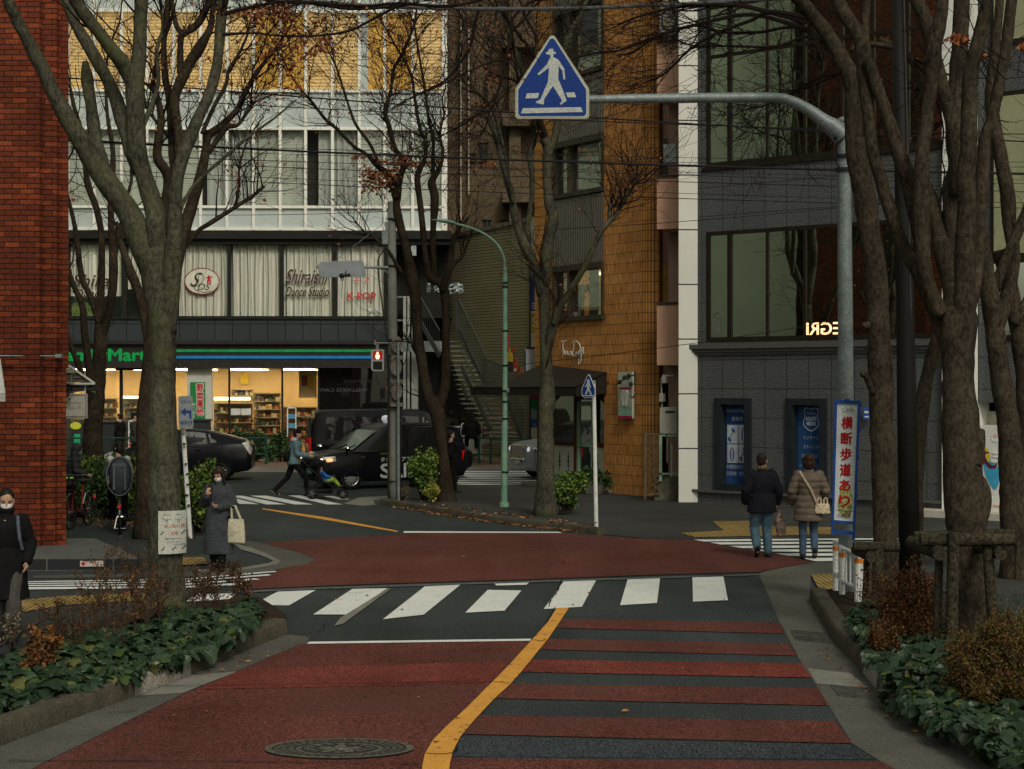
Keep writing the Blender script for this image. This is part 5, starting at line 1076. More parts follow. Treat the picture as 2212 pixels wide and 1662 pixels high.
# burl and scars on it
# tree behind it
tree('street_tree','slender brown many stemmed tree directly behind the front left tree',31.0,[
 [(318,1150,56),(312,1000,40),(312,900,38),(322,800,36),(330,720,38),(345,640,42),(360,560,44),(365,500,44)],
 [(322,740,24),(305,650,24,.2),(280,580,20,.4),(259,520,14,.6),(252,480,8,.7)],
 [(350,560,30),(358,440,26,0),(363,381,24,0),(340,340,22,0),(344,290,20,0),(348,255,18,.1),(338,205,14,.2),(322,183,10,.3)],
 [(375,520,34),(378,396,26,.2),(372,305,22,.2),(366,213,20,.3),(357,168,17,.3),(354,91,14,.3),(360,46,15,.3),(363,-10,14,.3),(365,-60,12,.3)],
 [(378,440,30),(387,335,24),(384,280,22),(378,213,24,-.2),(405,146,28,-.3),(433,100,26,-.4),(454,61,17,-.4),(460,20,14,-.4),(468,-40,12,-.4)],
 [(390,160,18,-.2),(390,91,16,-.3),(396,73,18,-.3),(427,52,18,-.3),(448,12,15,-.3),(455,-30,12,-.3)],
 [(396,75,14,-.2),(381,55,13,-.2),(372,9,11,-.2),(370,-30,9,-.2)],
 [(370,620,34,.3),(398,500,30,.3),(433,381,26,.3),(445,320,20,.3),(451,293,20,.3),(475,274,17,.3),(512,238,15,.3),(530,198,13,.3),(560,150,10,.3),(596,104,8,.3),(625,60,5,.3)],
 [(450,330,14,.3),(488,277,14,.3),(512,271,10,.3),(533,244,8,.3),(549,222,6,.3)],
 [(436,290,10,0),(463,229,10,0),(488,183,9,0),(494,152,8,0),(518,113,7,0),(536,70,5,0),(545,20,4,0)],
 [(395,540,10,.4),(427,500,10,.4),(451,484,12,.4),(503,451,10,.4),(549,421,8,.4),(572,402,5,.4)],
 [(508,451,6,.4),(517,400,5,.4),(517,365,5,.4),(534,305,4,.4),(570,250,3,.4)],
 [(366,300,9,.2),(335,260,8,.1),(318,235,6,0),(310,200,5,0)],
 ],bk_brown,12,twigs=130,tw_r=.018,tw_L=1.5,depth=2,tipleaf=520,leaf=.085,leafspots=[(590,25,60,24,260),(690,110,35,25,90),(600,110,55,50,200)])
tree('street_tree','tall brown tree behind the bicycles and hedge, second from the brick corner',40.5,[
 [(203,1085,54),(201,990,48),(201,935,46),(210,843,38),(216,752,32),(218,700,28)],
 [(214,740,22),(213,697,20,.1),(219,600,18,.2),(219,508,16,.3),(207,447,16,.4),(190,400,16,.5),(184,350,14,.6),(177,290,12,.7),(160,230,9,.8),(150,180,6,.9)],
 [(218,730,24),(232,685,20,-.1),(244,615,22,-.2),(244,538,20,-.2),(240,477,16,-.2),(240,420,15,-.2),(244,330,12,-.2),(232,250,9,-.2),(228,180,7,-.2)],
 [(214,700,14),(195,640,14,.3),(177,600,14,.4),(165,508,12,.5),(152,447,9,.5),(140,400,6,.5)],
 [(200,880,24),(194,806,20,-.3),(183,721,18,-.4),(177,660,16,-.5),(158,615,12,-.5),(147,575,9,-.5)],
 [(192,850,14),(170,790,14,-.3),(152,745,11,-.4),(140,700,8,-.4)],
 [(247,560,10,-.2),(262,490,9,-.2),(270,440,8,-.1),(285,380,7,0),(280,300,5,0)],
 ],bk_brown,13,twigs=46,tw_r=.02,tw_L=1.6,depth=2,tipleaf=20,leaf=.07)
tree('street_tree','leaning forked dark tree in the middle, beside the feathery bush and concrete pole',40.6,[
 [(966,1092,38),(957,986,28),(951,935,32),(944,889,38),(930,862,30)],
 [(940,890,32),(926,858,28),(911,782,26),(902,721,24),(899,660,27),(890,599,28),(878,538,22),(865.6,493,21),(856,447,20),(859,427,18,.1),(862.5,390,16,.1),(872,350,13,.1),(853,320,11,.1),(841,274,10,.1),(832,241,10,.1),(844,198,8,.1),(850,152,8,.1),(866,122,7,.1),(887,76,6,.1),(899,30,5,.1),(905,-40,4,.1)],
 [(856,430,18),(841,381,18,.2),(817,360,13,.3),(789,332,9,.4),(765,317,8,.5),(725,277,8,.6),(701,256,7,.6),(673,219,6,.7),(637,177,4,.8),(606,116,3,.9)],
 [(820,362,10,.2),(808,329,8,.2),(795,305,8,.1),(768,268,7,0),(750,219,6,0),(731,158,5,0),(719,128,4,0),(701,97,3,0)],
 [(948,880,26),(958,850,24),(963,813,24,-.1),(963,721,19,-.2),(963,660,20,-.2),(954,615,22,-.2),(930,600,18,-.2),(917,538,14,-.2),(914,503,14,-.2),(908,442,14,-.1),(902,381,15,0),(917,344,10,0),(920,305,9,0),(908,283,8,0),(896,213,7,0),(887,158,6,0),(859,107,5,0),(829,55,4,0),(805,18,3,0)],
 [(940,610,16,-.2),(936,540,14,-.2),(936,494,15,-.2),(939,427,21,-.2),(933,393,20,-.2),(948,366,12,-.2),(957,329,8,-.2),(950,290,6,-.2),(962,240,4,-.2)],
 [(935,400,12,-.2),(936,330,9,-.2),(935,290,8,-.2),(927,268,7,-.2),(920,207,7,-.2),(911,152,6,-.2),(902,100,5,-.2),(893,40,4,-.2)],
 [(956,630,16,-.3),(972,569,16,-.4),(978,523,12,-.4),(993,493,8,-.4),(1012,471,4,-.4)],
 [(970,590,8,-.4),(984,568,8,-.4),(1000,553,6,-.4),(1012,517,4,-.4)],
 [(868,590,8,0),(856,569,7,0),(841,544,6,0),(820,523,5,0),(786,499,4,0),(762,471,3,0)],
 [(905,770,12,.1),(893,745,14,.1),(888,742,10,.1)],
 ],bk_dark,14,twigs=210,tw_r=.02,tw_L=1.7,depth=2,tipleaf=480,leaf=.078,tmin=.5,leafspots=[(833,385,40,22,330),(870,350,40,14,160),(812,400,26,26,150),(775,340,20,8,50),(935,352,22,6,50),(700,60,45,30,110),(640,90,40,40,90),(860,60,60,40,60)])
tree('street_tree','smooth forked tree with a burl in the middle bed by the round bush',36.2,[
 [(1178,1112,48),(1179,986,40),(1179,904,36),(1182,870,40),(1181,813,32),(1178,736,29),(1176,660,28),(1173,615,27),(1170,590,26)],
 [(1172,640,26),(1155,575,24,.1),(1134,532,24,.2),(1118,487,22,.3),(1109,447,18,.3),(1106,427,18,.3),(1091,372,16,.3),(1079,320,16,.3),(1067,280,16,.3),(1053,255,13,.4),(1051,229,9,.4),(1050,180,8,.4),(1060,120,6,.4),(1068,60,5,.4),(1075,0,5,.4)],
 [(1174,620,26),(1185,523,26,-.1),(1195,471,26,-.1),(1186,442,24,-.1),(1182,381,22,-.1),(1184,320,24,-.1),(1176,300,20,-.1)],
 [(1183,330,18,0),(1167,283,15,0),(1158,265,14,0),(1140,200,13,.1),(1120,130,11,.1),(1095,60,9,.1),(1080,-20,8,.1)],
 [(1186,330,20,-.1),(1204,274,18,-.1),(1210,200,15,-.1),(1219,113,14,-.1),(1237,61,12,-.1),(1256,30,10,-.1),(1271,-10,8,-.1)],
 [(1138,540,14,.3),(1140,488,15,.3),(1149,427,13,.3),(1149,366,15,.3),(1143,335,13,.3),(1155,305,12,.3),(1152,274,10,.3),(1150,180,8,.3),(1160,90,6,.3)],
 [(1180,760,22),(1194,706,24,-.2),(1207,666,20,-.3),(1231,630,15,-.4),(1262,578,14,-.5),(1286,526,13,-.6),(1301,496,15,-.7),(1323,471,10,-.7),(1341,447,8,-.7),(1353,427,8,-.7),(1365,408,7,-.7),(1377,381,4,-.7)],
 [(1300,498,12,-.6),(1310,488,8,-.7),(1316,470,9,-.7),(1316,455,9,-.7),(1322,442,5,-.7)],
 [(1196,700,14,-.3),(1200,680,14,-.35),(1203,662,13,-.4)],
 [(1108,440,9,.2),(1096,360,7,.0),(1075,270,7,-.2),(1050,215,6,-.4),(1008,180,5,-.6),(985,130,5,-.7),(1010,60,5,-.8)],
 ],bk_front,15,twigs=170,tw_r=.018,tw_L=1.7,depth=2,tipleaf=240,leaf=.075,tmin=.5,leafspots=[(1030,360,35,14,60),(1060,150,50,60,60),(1000,250,30,50,50)])
# right hand group
tree('street_tree','leaning brown tree beside the tall galvanised pole, left of the dark pole, log braced',21.0,[
 [(1914,1345,62),(1913,1200,58),(1910,1050,58),(1908,980,60),(1904,900,56),(1903,800,58),(1896,700,56),(1892,600,60),(1882,530,52),(1872,450,52),(1860,380,52),(1850,300,46)],
 [(1862,400,46),(1846,335,44),(1843,250,44),(1841,183,43),(1819,131,40),(1792,82,38),(1761,40,34),(1731,5,32),(1700,-25,30)],
 [(1890,690,10),(1872,705,18,-.1),(1866,700,12,-.15)],
 [(1885,850,14,-.1),(1868,808,16,-.25),(1862,812,12,-.3)],
 ],bk_right,16,twigs=14,tw_r=.012,tw_L=.8,depth=1,top=True,tw_limbs=[1])
T6t=tree('street_tree','massive many limbed tree in the right foreground, braced with logs',17.4,[
 [(2092,1450,96),(2090,1300,92),(2088,1180,92),(2085,1100,98),(2078,1000,92),(2075,900,88),(2070,800,76),(2072,700,84),(2078,660,70)],
 [(2078,740,56),(2084,650,54,-.1),(2084,599,52,-.1),(2087,508,50,-.1),(2090,447,46,-.1),(2086,380,44,-.1),(2092,335,42,-.1),(2094,244,40,-.1),(2096,168,38,-.1),(2109,107,34,-.1),(2124,46,32,-.1),(2133,0,30,-.1),(2142,-60,28,-.1)],
 [(2080,720,40,.1),(2100,640,34,.15),(2112,560,32,.2),(2116,470,32,.2),(2121,396,32,.2),(2127,305,32,.2),(2142,259,30,.2),(2158,183,28,.2),(2173,107,28,.2),(2182,30,27,.2),(2190,-50,25,.2)],
 [(2055,760,44,.1),(2030,700,40,.2),(2006,636,38,.3),(1980,580,36,.35),(1946,523,34,.4),(1926,462,32,.4),(1914,427,32,.4),(1901,381,31,.4),(1884,320,30,.4),(1878,259,30,.4),(1868,180,34,.4),(1862,98,38,.4),(1838,52,36,.4),(1816,15,34,.4),(1798,-30,30,.4)],
 [(2040,720,40,.2),(2010,640,34,.3),(1996,560,34,.3),(1984,500,34,.3),(1972,442,38,.3),(1959,381,38,.3),(1938,320,36,.3),(1914,244,32,.3),(1892,183,32,.3),(1876,130,28,.3)],
 [(2032,680,40,0),(2000,600,38,0),(1992,520,40,0),(1990,457,42,0),(1993,335,36,0),(2002,259,34,0),(2014,168,34,0),(2017,107,36,0),(2030,46,34,0),(2036,0,34,0),(2042,-60,30,0)],
 [(2105,1130,60,0),(2118,1090,52,0),(2122,1060,40,0),(2112,1030,24,.1)],
 [(2095,1000,60,-.05),(2108,960,44,-.05),(2112,930,36,0)],
 [(1868,110,24,.4),(1868,61,22,.5),(1871,0,22,.5),(1873,-50,20,.5)],
 ],bk_right,17,twigs=16,tw_r=.012,tw_L=.7,depth=1,tw_limbs=[1,2,3,5],leafspots=[(2070,88,22,8,120)],leaf=.05)
tree('street_tree','dark tree behind the massive one, its low trunk bowed beside the tall dark pole',27.0,[
 [(1975,1215,42),(1976,1100,40),(1978,1010,40),(1988,900,38),(2002,820,32),(2018,760,34),(2040,700,40),(2058,640,44),(2040,560,44),(2030,520,42)],
 [(2062,660,40),(2060,500,44,.2),(2056,420,48,.2),(2068,360,46,.2),(2062,300,46,.2),(2063,220,44,.2),(2072,122,42,.2),(2076,40,40,.2),(2080,-40,36,.2)],
 [(2070,420,40),(2063,305,34,-.2),(2051,244,34,-.2),(2030,168,34,-.3),(2005,61,36,-.4),(1975,-10,34,-.4)],
 [(2040,560,40),(2028,500,38,.3),(2010,430,36,.4),(2000,400,30,.4)],
 [(1900,85,16,.2),(1950,112,15,.1),(1985,160,16,.1),(2005,240,14,.1),(2020,270,16,0)],
 [(1838,110,12,.2),(1860,95,14,.2),(1940,105,13,.1),(1975,130,12,.1)],
 ],bk_right,18,twigs=14,tw_r=.012,tw_L=.7,depth=1,tw_limbs=[1,2])
tree('street_tree','dark trunk crossing at the right edge of the picture behind the log fence',24.5,[
 [(2196,1255,64),(2186,1100,60),(2184,1000,58),(2176,900,54),(2160,800,48),(2148,700,46),(2135,620,44),(2124,560,42),(2110,480,38)],
 [(2150,720,36),(2175,640,34,.1),(2190,560,32,.1),(2180,480,34,.1),(2176,420,36,.1),(2160,330,34,.1),(2150,280,32,.1),(2140,200,28,.1),(2150,100,24,.1),(2160,0,20,.1),(2160,-60,18,.1)],
 [(2140,650,28,.1),(2165,580,26,0),(2195,510,26,0),(2225,440,26,0),(2260,350,24,0)],
 [(2212,1000,40,.3),(2215,850,44,.3),(2205,740,44,.3),(2180,620,40,.3),(2160,540,36,.3)],
 [(2190,700,26,.2),(2215,660,24,.2),(2240,600,22,.2)],
 ],bk_right,19,twigs=24,tw_r=.014,tw_L=.9,depth=1,leafspots=[(2130,108,20,8,40),(2205,105,8,6,40)],leaf=.06,tw_limbs=[0,1,2])
# thin boughs sweeping in from the right, high over the road
def bough(label,pts,Y,seed,n):
    rng=random.Random(seed); mb=MB(); tw=MB(); tips=[]; sp=spline(pts,5); P=[W(x,y,Y+o) for x,y,w,o in sp]; Rd=[w/2/FP*Y for x,y,w,o in sp]
    return P,Rd
rng=random.Random(77); mb=MB(); tips=[]
for pts in ([(1800,60,15),(1740,45,13),(1668,28,11),(1588,12,9),(1469,15,7),(1377,37,5),(1335,55,4)],
  [(1810,110,13),(1760,75,12),(1700,50,10),(1621,32,9),(1540,45,8),(1430,75,6),(1347,107,5),(1304,113,4),(1256,122,3)],
  [(1760,42,10),(1668,25,9),(1620,45,8),(1552,70,7),(1490,107,6),(1444,152,5),(1414,171,4),(1380,184,3)],
  [(1800,130,9),(1757,68,8),(1700,60,7),(1640,70,7),(1560,70,7),(1500,55,6),(1420,80,5),(1370,112,4),(1330,120,3)],
  [(1790,90,7),(1740,80,7),(1680,100,6),(1609,101,5),(1560,100,4),(1500,100,4),(1450,80,3)],
  [(1840,150,7),(1800,160,6),(1750,178,5),(1700,205,5),(1660,225,4),(1600,240,3)],
  [(1835,150,6),(1800,165,6),(1720,200,5),(1680,220,3)]):
    sp=spline([(x,y,w) for x,y,w in pts],5); Y=23.6; P=[W(x,y,Y-1.2+1.2*i/len(sp)) for i,(x,y,w) in enumerate(sp)]
    Rd=[w/2/FP*Y for x,y,w in sp]; mb.tube(P,Rd,5)
    for k in range(15):
        i=rng.randrange(len(P)//3,len(P)); t=(P[i]-P[i-1]).normalized(); grow(mb,tips,P[i],t+Vector((rng.gauss(0,.35),rng.gauss(0,.35),rng.gauss(.0,.35))),max(.005,Rd[i]*.5),rng.uniform(.5,1.5),2,rng,.1)
par=[o for o in COL.objects if o.get('label','').startswith('leaning brown tree')][0]
mb.build('bare_boughs',m_twig,par)
# foreground bough arching at the top of the picture
tb=MB(); tips=[]; rng=random.Random(5)
par=[o for o in COL.objects if o.get('label','').startswith('thick forked grey')][0]
for pts in ([(484,-5,12),(520,-12,9),(600,4,8),(690,8,8),(779,14,7),(860,8,7),(960,14,8),(1020,5,8),(1060,-12,8)],[(480,75,9),(548,72,5),(606,78,5),(680,78,5),(750,68,6),(800,45,6),(850,18,7),(880,6,7)],[(484,30,10),(560,12,7),(640,4,7),(760,20,6),(860,14,5)]):
    sp=spline(pts,5); P=[W(x,y,20.4) for x,y,w in sp]; tb.tube(P,[w/2/FP*20.4 for x,y,w in sp],6)
    for k in range(14):
        i=rng.randrange(2,len(P)); t=(P[i]-P[i-1]).normalized(); grow(tb,tips,P[i],t+Vector((rng.gauss(0,.4),rng.gauss(0,.4),rng.gauss(-.1,.5))),.006,rng.uniform(.4,1.1),2,rng,.1)
lf=MB()
for p in tips:
    if rng.random()<.5: leafmb(lf,p,.045,rng)
tb.build('bare_boughs',m_twig,par); lf.build('dead_leaves',m_lv,par)
tb=MB(); tips=[]
par=[o for o in COL.objects if o.get('label','').startswith('smooth forked tree')][0]
for pts in ([(1037,10,9),(1026,50,8),(1015,100,8),(990,140,7),(960,175,5),(900,205,4)],[(1250,-12,8),(1190,-5,7),(1140,8,6),(1105,45,7),(1105,75,8),(1092,130,7),(1075,200,6),(1056,240,5),(1000,260,3)],[(1100,135,6),(1070,132,5),(1010,155,4),(950,185,4),(880,215,4),(840,240,3)],[(1060,230,5),(1050,270,4),(1040,290,3)],[(1105,70,7),(1130,45,6),(1150,20,5),(1180,-10,5)],[(1090,140,6),(1075,200,6),(1040,240,5),(1000,270,4),(940,300,3),(880,330,3)]):
    sp=spline(pts,5); P=[W(x,y,35) for x,y,w in sp]; tb.tube(P,[w/2/FP*35 for x,y,w in sp],5)
    for k in range(12):
        i=rng.randrange(2,len(P)); t=(P[i]-P[i-1]).normalized(); grow(tb,tips,P[i],t+Vector((rng.gauss(0,.5),rng.gauss(0,.4),rng.gauss(0,.5))),.009,rng.uniform(.5,1.7),2,rng,.1)
tb.build('bare_boughs',m_twig,par)
# the notice on the front tree
t=thing('tree_notice','white laminated notice with red Japanese warning pinned to the front left trunk','notice',tuple(W(371,1150,20.5)))
c0=Vector((W(357,1150,21).x,21.0,0)); rad=.27
def cylp(px,py,d=0.):
    z=CH-(py-CY)/FP*20.75; x=W(px,py,20.72).x-c0.x; a=math.asin(max(-.97,min(.97,x/(rad+.0)))); r=rad+d
    return Vector((c0.x+r*math.sin(a)*1.0,c0.y-r*math.cos(a)*1.0,z))
b=MB(); n=14; V=[]
for j in range(9):
    for i in range(n+1):
        px=342+(399-342)*i/n+(1.5*math.sin(j*.8) if i==n else 0); V.append(cylp(px,1104+i*.0+(1197-1104)*j/8,.012))
b.add(V,[(j*(n+1)+i,(j+1)*(n+1)+i,(j+1)*(n+1)+i+1,j*(n+1)+i+1) for j in range(8) for i in range(n)]); b.build('sheet',M('notice_sheet',(.44,.45,.40),.6,.08,3),t)
b=MB()
def ctext(b,txt,px,py,hp,wp,mi):
    V,Fc=textmesh(txt); xs=[v[0] for v in V]; ys=[v[1] for v in V]; x0,x1,y0,y1=min(xs),max(xs),min(ys),max(ys)
    b.add([cylp(px+((x-x0)/(x1-x0)-.5)*wp,py-((y-y0)/(y1-y0)-.5)*hp,.014) for x,y in V],Fc,mi)
ctext(b,'頭上枯れ枝',373,1137,8,38,0); ctext(b,'注意',373,1152.5,8,15,0)
ctext(b,'道路際の樹木落ちますと',371,1164,3,32,1); ctext(b,'恐れがあります。',372,1171,3,24,1); ctext(b,'渋谷区 公園課',383,1177,3,18,1)
for x,y in ((350,1152),(389,1151),(352,1186),(373,1185),(390,1184)):
    for k in range(3): 
        for s in (-1,1): 
            p=[(x-3+k*2.4,y+3-k*2.4),(x-3+k*2.4+(2.6 if s>0 else -.6),y+3-k*2.4+(.6 if s>0 else -2.6)),(x-1+k*2.4,y+1-k*2.4)]; b.add([cylp(u,v,.014) for u,v in p],[(0,1,2)],1)
    b.add([cylp(u,v,.014) for u,v in ((x-4.4,y+3.8),(x-3.6,y+4.6),(x+3.6,y-3),(x+2.8,y-3.8))],[(0,1,2,3)],1)
for x,w in ((359,9),(381,7)):
    P=[(x+w*math.cos(a)*(1+.12*math.sin(5*a)),1118+6*math.sin(a)*(1+.12*math.sin(5*a))) for a in [i*.3307 for i in range(19)]]
    for (x0,y0),(x1,y1) in zip(P,P[1:]+P[:1]): b.add([cylp(x0,y0-.5,.014),cylp(x1,y1-.5,.014),cylp(x1,y1+.5,.014),cylp(x0,y0+.5,.014)],[(0,1,2,3)],1)
    for dx in (-1.5,1.2): b.add([cylp(x+dx,1120,.014),cylp(x+dx+.8,1120,.014),cylp(x+dx*1.6+.8,1131,.014),cylp(x+dx*1.6,1131,.014)],[(0,1,2,3)],1)
b.build('lettering',[M('notice_red',(.40,.05,.03),.6),M('notice_ink',(.05,.06,.08),.6)],t)
# ---------------------------------------------------------------- shrubs
def shrub(name,label,cat,c,rx,ry,rz,n,leaf,mats,seed,stem=True,group=None,lumps=9,flat=.0,asp=.45,stems=14,stem_m=None,scatter=.16,aerial=False):
    rng=random.Random(seed); lf=MB(); st=MB(); c=Vector(c); L=[]
    for k in range(lumps):
        a=rng.uniform(0,6.28); r=rng.uniform(.15,.75); h=rng.uniform(.25,.95)
        L.append((Vector((rx*r*math.cos(a),ry*r*math.sin(a),rz*h)),rng.uniform(.28,.5)))
    for k in range(n):
        o,s=L[rng.randrange(lumps)]; d=Vector((rng.gauss(0,1),rng.gauss(0,1),rng.gauss(0,1))).normalized()*(rng.random()**.4)
        p=c+o+Vector((d.x*rx*s,d.y*ry*s,d.z*rz*s*.8)); 
        if p.z<.03: continue
        if aerial and rng.random()<.3: p+=Vector((rng.gauss(0,.1),rng.gauss(0,.1),rng.gauss(0,.12)))
        q=Quaternion((rng.gauss(0,1),rng.gauss(0,1),rng.gauss(0,1),rng.gauss(0,1))).normalized().to_matrix(); l=leaf*rng.uniform(.6,1.3); w=l*asp
        lf.add([p+q@Vector(v) for v in ((0,0,0),(w,l*.45,.15*l),(0,l,0),(-w,l*.45,.15*l))],[(0,1,2),(0,2,3)],rng.randrange(len(mats)))
    for k in range(stems):
        a=c+Vector((rng.uniform(-.2,.2)*rx,rng.uniform(-.2,.2)*ry,0)); e=c+L[k%lumps][0]+Vector((rng.gauss(0,.1)*rx,0,rng.gauss(0,.1)*rz)); m=a.lerp(e,.5)+Vector((rng.gauss(0,.05),rng.gauss(0,.05),.05)); st.tube([a,m,e],[.016,.011,.004],4,cap=False)
    t=thing(name,label,cat,tuple(c),0,group); lf.build('foliage',mats,t); st.build('stems',stem_m or m_twig,t); return t
lg=[M('leaf_green_a',(.055,.105,.020),.6,.2),M('leaf_green_b',(.10,.165,.03),.6,.2),M('leaf_green_c',(.16,.22,.05),.6,.2),M('leaf_green_d',(.025,.05,.012),.6,.2)]
dg=[M('leaf_dark_a',(.022,.045,.018),.6,.2),M('leaf_dark_b',(.04,.075,.025),.6,.2),M('leaf_dark_c',(.06,.10,.035),.6,.2)]
c=G(1222,1115); shrub('round_bush','round yellow green bush below the fourth tree in the middle bed','bush',c+Vector((0,0,.1)),.62,.5,.74,4200,.06,lg,1,stems=20)
c=G(918,1084); shrub('round_bush','bright green feathery bush between the concrete pole and the leaning tree','bush',c,.40,.4,1.15,3600,.07,lg,2,lumps=12)
c=G(948,1087); shrub('low_bush','low yellow leaved plant at the foot of the feathery bush','bush',c+Vector((-.1,-.4,.1)),.28,.2,.32,350,.06,[M('leaf_yellow',(.30,.26,.04),.6,.2),lg[1]],3,lumps=5,stems=5)
c=G(868,1083); shrub('dry_grass_tuft','dry pinkish tuft of stalks at the foot of the concrete pole','plant',c,.22,.2,.35,500,.07,[M('dry_pink',(.20,.15,.10),.8)],4,asp=.12,lumps=4,stems=8)
for i,(x,y,rx,rz,lab) in enumerate(((172,1120,.9,1.0,'leafy green bush behind the hooded man and his bicycle'),(232,1128,.9,1.05,'dark lower bush between the two bicycles'),(300,1130,.75,1.1,'green bush seen left of the front trunk behind the child seat'),(420,1162,.42,1.25,'upright green bush right of the front trunk beside the leaning white post'))):
    c=G(x,y); shrub('hedge_bush',lab,'bush',c+Vector((0,.5,.05)),rx,.6,rz,3600,.075,lg if i!=1 else dg+[lg[0]],20+i,group='hedge bushes along the left pavement',lumps=14)
for i in range(6):
    x=(508+i*24-CX)/FP*59; shrub('far_hedge',['far hedge clump beside the tail of the black hatchback','far hedge clump second from the hatchback','far hedge clump under the shop lettering','far hedge clump beside the fence end','far hedge clump left of the stroller man','far hedge clump behind the stroller man'][i],'hedge',(x,59,.1),.5,.4,1.05-.04*i,900,.1,dg,40+i,group='clumps of the hedge under the shop window',lumps=8,stems=3)
shrub('clipped_hedge','dark clipped hedge block beside the foot of the outdoor stair','hedge',(( 996-CX)/FP*60.5,60.5,.1),1.0,.5,1.55,4200,.09,[M('hedge_dark_a',(.03,.032,.018),.7,.2),M('hedge_dark_b',(.05,.05,.028),.7,.2)],50,lumps=26,stems=4)
c=F4.p(T4(1300),0,.3); shrub('potted_plant','leafy pot plants on the cafe step beside the tan tiles','plant',(c.x,c.y-.6,.15),.5,.25,.45,600,.09,dg,51,lumps=6,stems=5)
t=thing('plant_pot','grey stone planter on the cafe step','plant pot',(c.x,c.y-.6,.05)); b=MB(); b.loft([[(c.x+r*math.cos(a*.785)*1.6,c.y-.6+r*math.sin(a*.785),z) for a in range(8)] for r,z in ((.16,.03),(.22,.3),(.24,.3),(.22,.27))]); b.build('body',m_conc,t)
# thin stalks with brown leaves (nandina / barberry) in the left planter
def stalks(name,label,spots,seed,leafm,Yh,cat='plant',group=None,lsz=.05,dens=1.0,r0=.006):
    rng=random.Random(seed); st=MB(); lf=MB(); c=G(spots[0][0],spots[0][1])
    for (x,y,hpx,spread,n) in spots:
        p=G(x,y,.13); H=hpx/FP*p.y
        for k in range(n):
            a=p+Vector((rng.gauss(0,spread),rng.gauss(0,spread*.6),0)); tips=[]
            h=H*rng.uniform(.6,1.0); P=[a]; q=a.copy(); d=Vector((rng.gauss(0,.12),rng.gauss(0,.12),1)).normalized()
            for s in range(7): d=(d+Vector((rng.gauss(0,.10),rng.gauss(0,.10),.1))).normalized(); q=q+d*h/7; P.append(q.copy())
            st.tube(P,[r0*(1-.08*i) for i in range(8)],4,cap=False)
            for i in range(3,8):
                for m in range(2):
                    grow(st,tips,P[i],d+Vector((rng.gauss(0,.9),rng.gauss(0,.9),.1)),.003,h*rng.uniform(.12,.28),1,rng,.15)
            for tp in tips:
                for m in range(int(3*dens+rng.random())):
                    leafmb(lf,tp+Vector((rng.gauss(0,.02),rng.gauss(0,.02),rng.gauss(0,.03))),lsz*rng.uniform(.5,1.1),rng)
    t=thing(name,label,cat,tuple(c),0,group); st.build('stems',M('stalk_brown',(.055,.035,.022),.85,.2),t); lf.build('leaves',leafm,t); return t
ol=[M('oleaf_a',(.20,.085,.025),.75,.2),M('oleaf_b',(.11,.05,.022),.75,.2),M('oleaf_c',(.07,.05,.02),.75,.2)]
dl=[M('oleaf_d',(.13,.05,.02),.75,.2),M('oleaf_c',(.07,.05,.02),.75,.2),M('oleaf_e',(.045,.03,.014),.75,.2)]
gS='dry stalked shrubs in the planters'
stalks('dry_shrub','dry shrub of brown stalks standing at the left end of the ivy',[(130,1430,130,.15,6),(170,1420,150,.2,5)],1,dl,18,group=gS,dens=.4,lsz=.035)
stalks('dry_shrub','taller shrub with orange brown leaves left of the front trunk',[(225,1400,190,.13,4),(250,1390,175,.15,4)],2,ol,19,group=gS,dens=.45,lsz=.04)
stalks('dry_shrub','dark dry shrub right at the foot of the front trunk',[(300,1375,160,.16,5),(330,1365,150,.12,4)],3,dl,19,group=gS,dens=.3,lsz=.035)
stalks('dry_shrub','spindly stalked shrub in front of the woman reading her phone',[(440,1345,115,.13,7),(462,1335,120,.1,5)],4,dl,20,group=gS,dens=.4,lsz=.035)
stalks('dry_shrub','single thin twisting stalk at the right tip of the left planter',[(516,1320,95,.05,3)],5,dl,21,group=gS,dens=.6)
stalks('dry_shrub','small orange leaved shrub low at the left edge beside the ivy',[(85,1470,95,.09,7)],6,ol,18,group=gS,dens=1.4,lsz=.06)
stalks('dry_shrub','pale leafless stalks in front of the masked woman in black',[(25,1400,75,.12,5)],7,[M('pale_stalk',(.14,.12,.08),.8)],18,group=gS,dens=.3)
def bushlow(label,x,y,rx,ry,h,n,mats,seed,name='barberry_bush',leaf=.045,lumps=16):
    c=G(x,y,.13); return shrub(name,label,'bush',tuple(c),rx,ry,h,n,leaf,mats,seed,lumps=lumps,group='orange and olive bushes under the right trees',asp=.5,stems=26)
ru=[M('rust_a',(.088,.036,.013),.75,.2),M('rust_b',(.050,.024,.012),.75,.2),M('rust_c',(.12,.058,.018),.75,.2),]
olv=[M('olive_a',(.060,.058,.016),.75,.2),M('olive_b',(.10,.072,.018),.75,.2),M('olive_d',(.09,.04,.014),.75,.2)]
gB='orange and olive bushes under the right trees'
stalks('barberry_bush','rust orange bush between the log braced tree and the dark pole',[(1930,1400,140,.07,8),(1955,1390,150,.08,10),(1990,1390,140,.08,9),(1960,1400,85,.13,8)],61,ru,20,'bush',gB,.034,1.7,.005)
stalks('barberry_bush','low orange brown bush half covered by the ivy beside the kerb',[(1895,1425,65,.10,10)],62,ru,20,'bush',gB,.03,1.6,.004)
stalks('barberry_bush','olive and gold bush at the lower right corner in front of the log brace',[(2100,1540,150,.10,12),(2150,1540,185,.12,17),(2195,1530,180,.11,15),(2140,1550,100,.16,12)],63,olv,17,'bush',gB,.03,1.8,.005)
stalks('barberry_bush','yellow green bush at the right edge behind the log brace',[(2190,1470,130,.12,11),(2225,1470,130,.1,8)],64,[M('olive_a',(.060,.058,.016)),M('olive_g',(.09,.11,.03),.7)],18,'bush',gB,.03,1.6,.004)
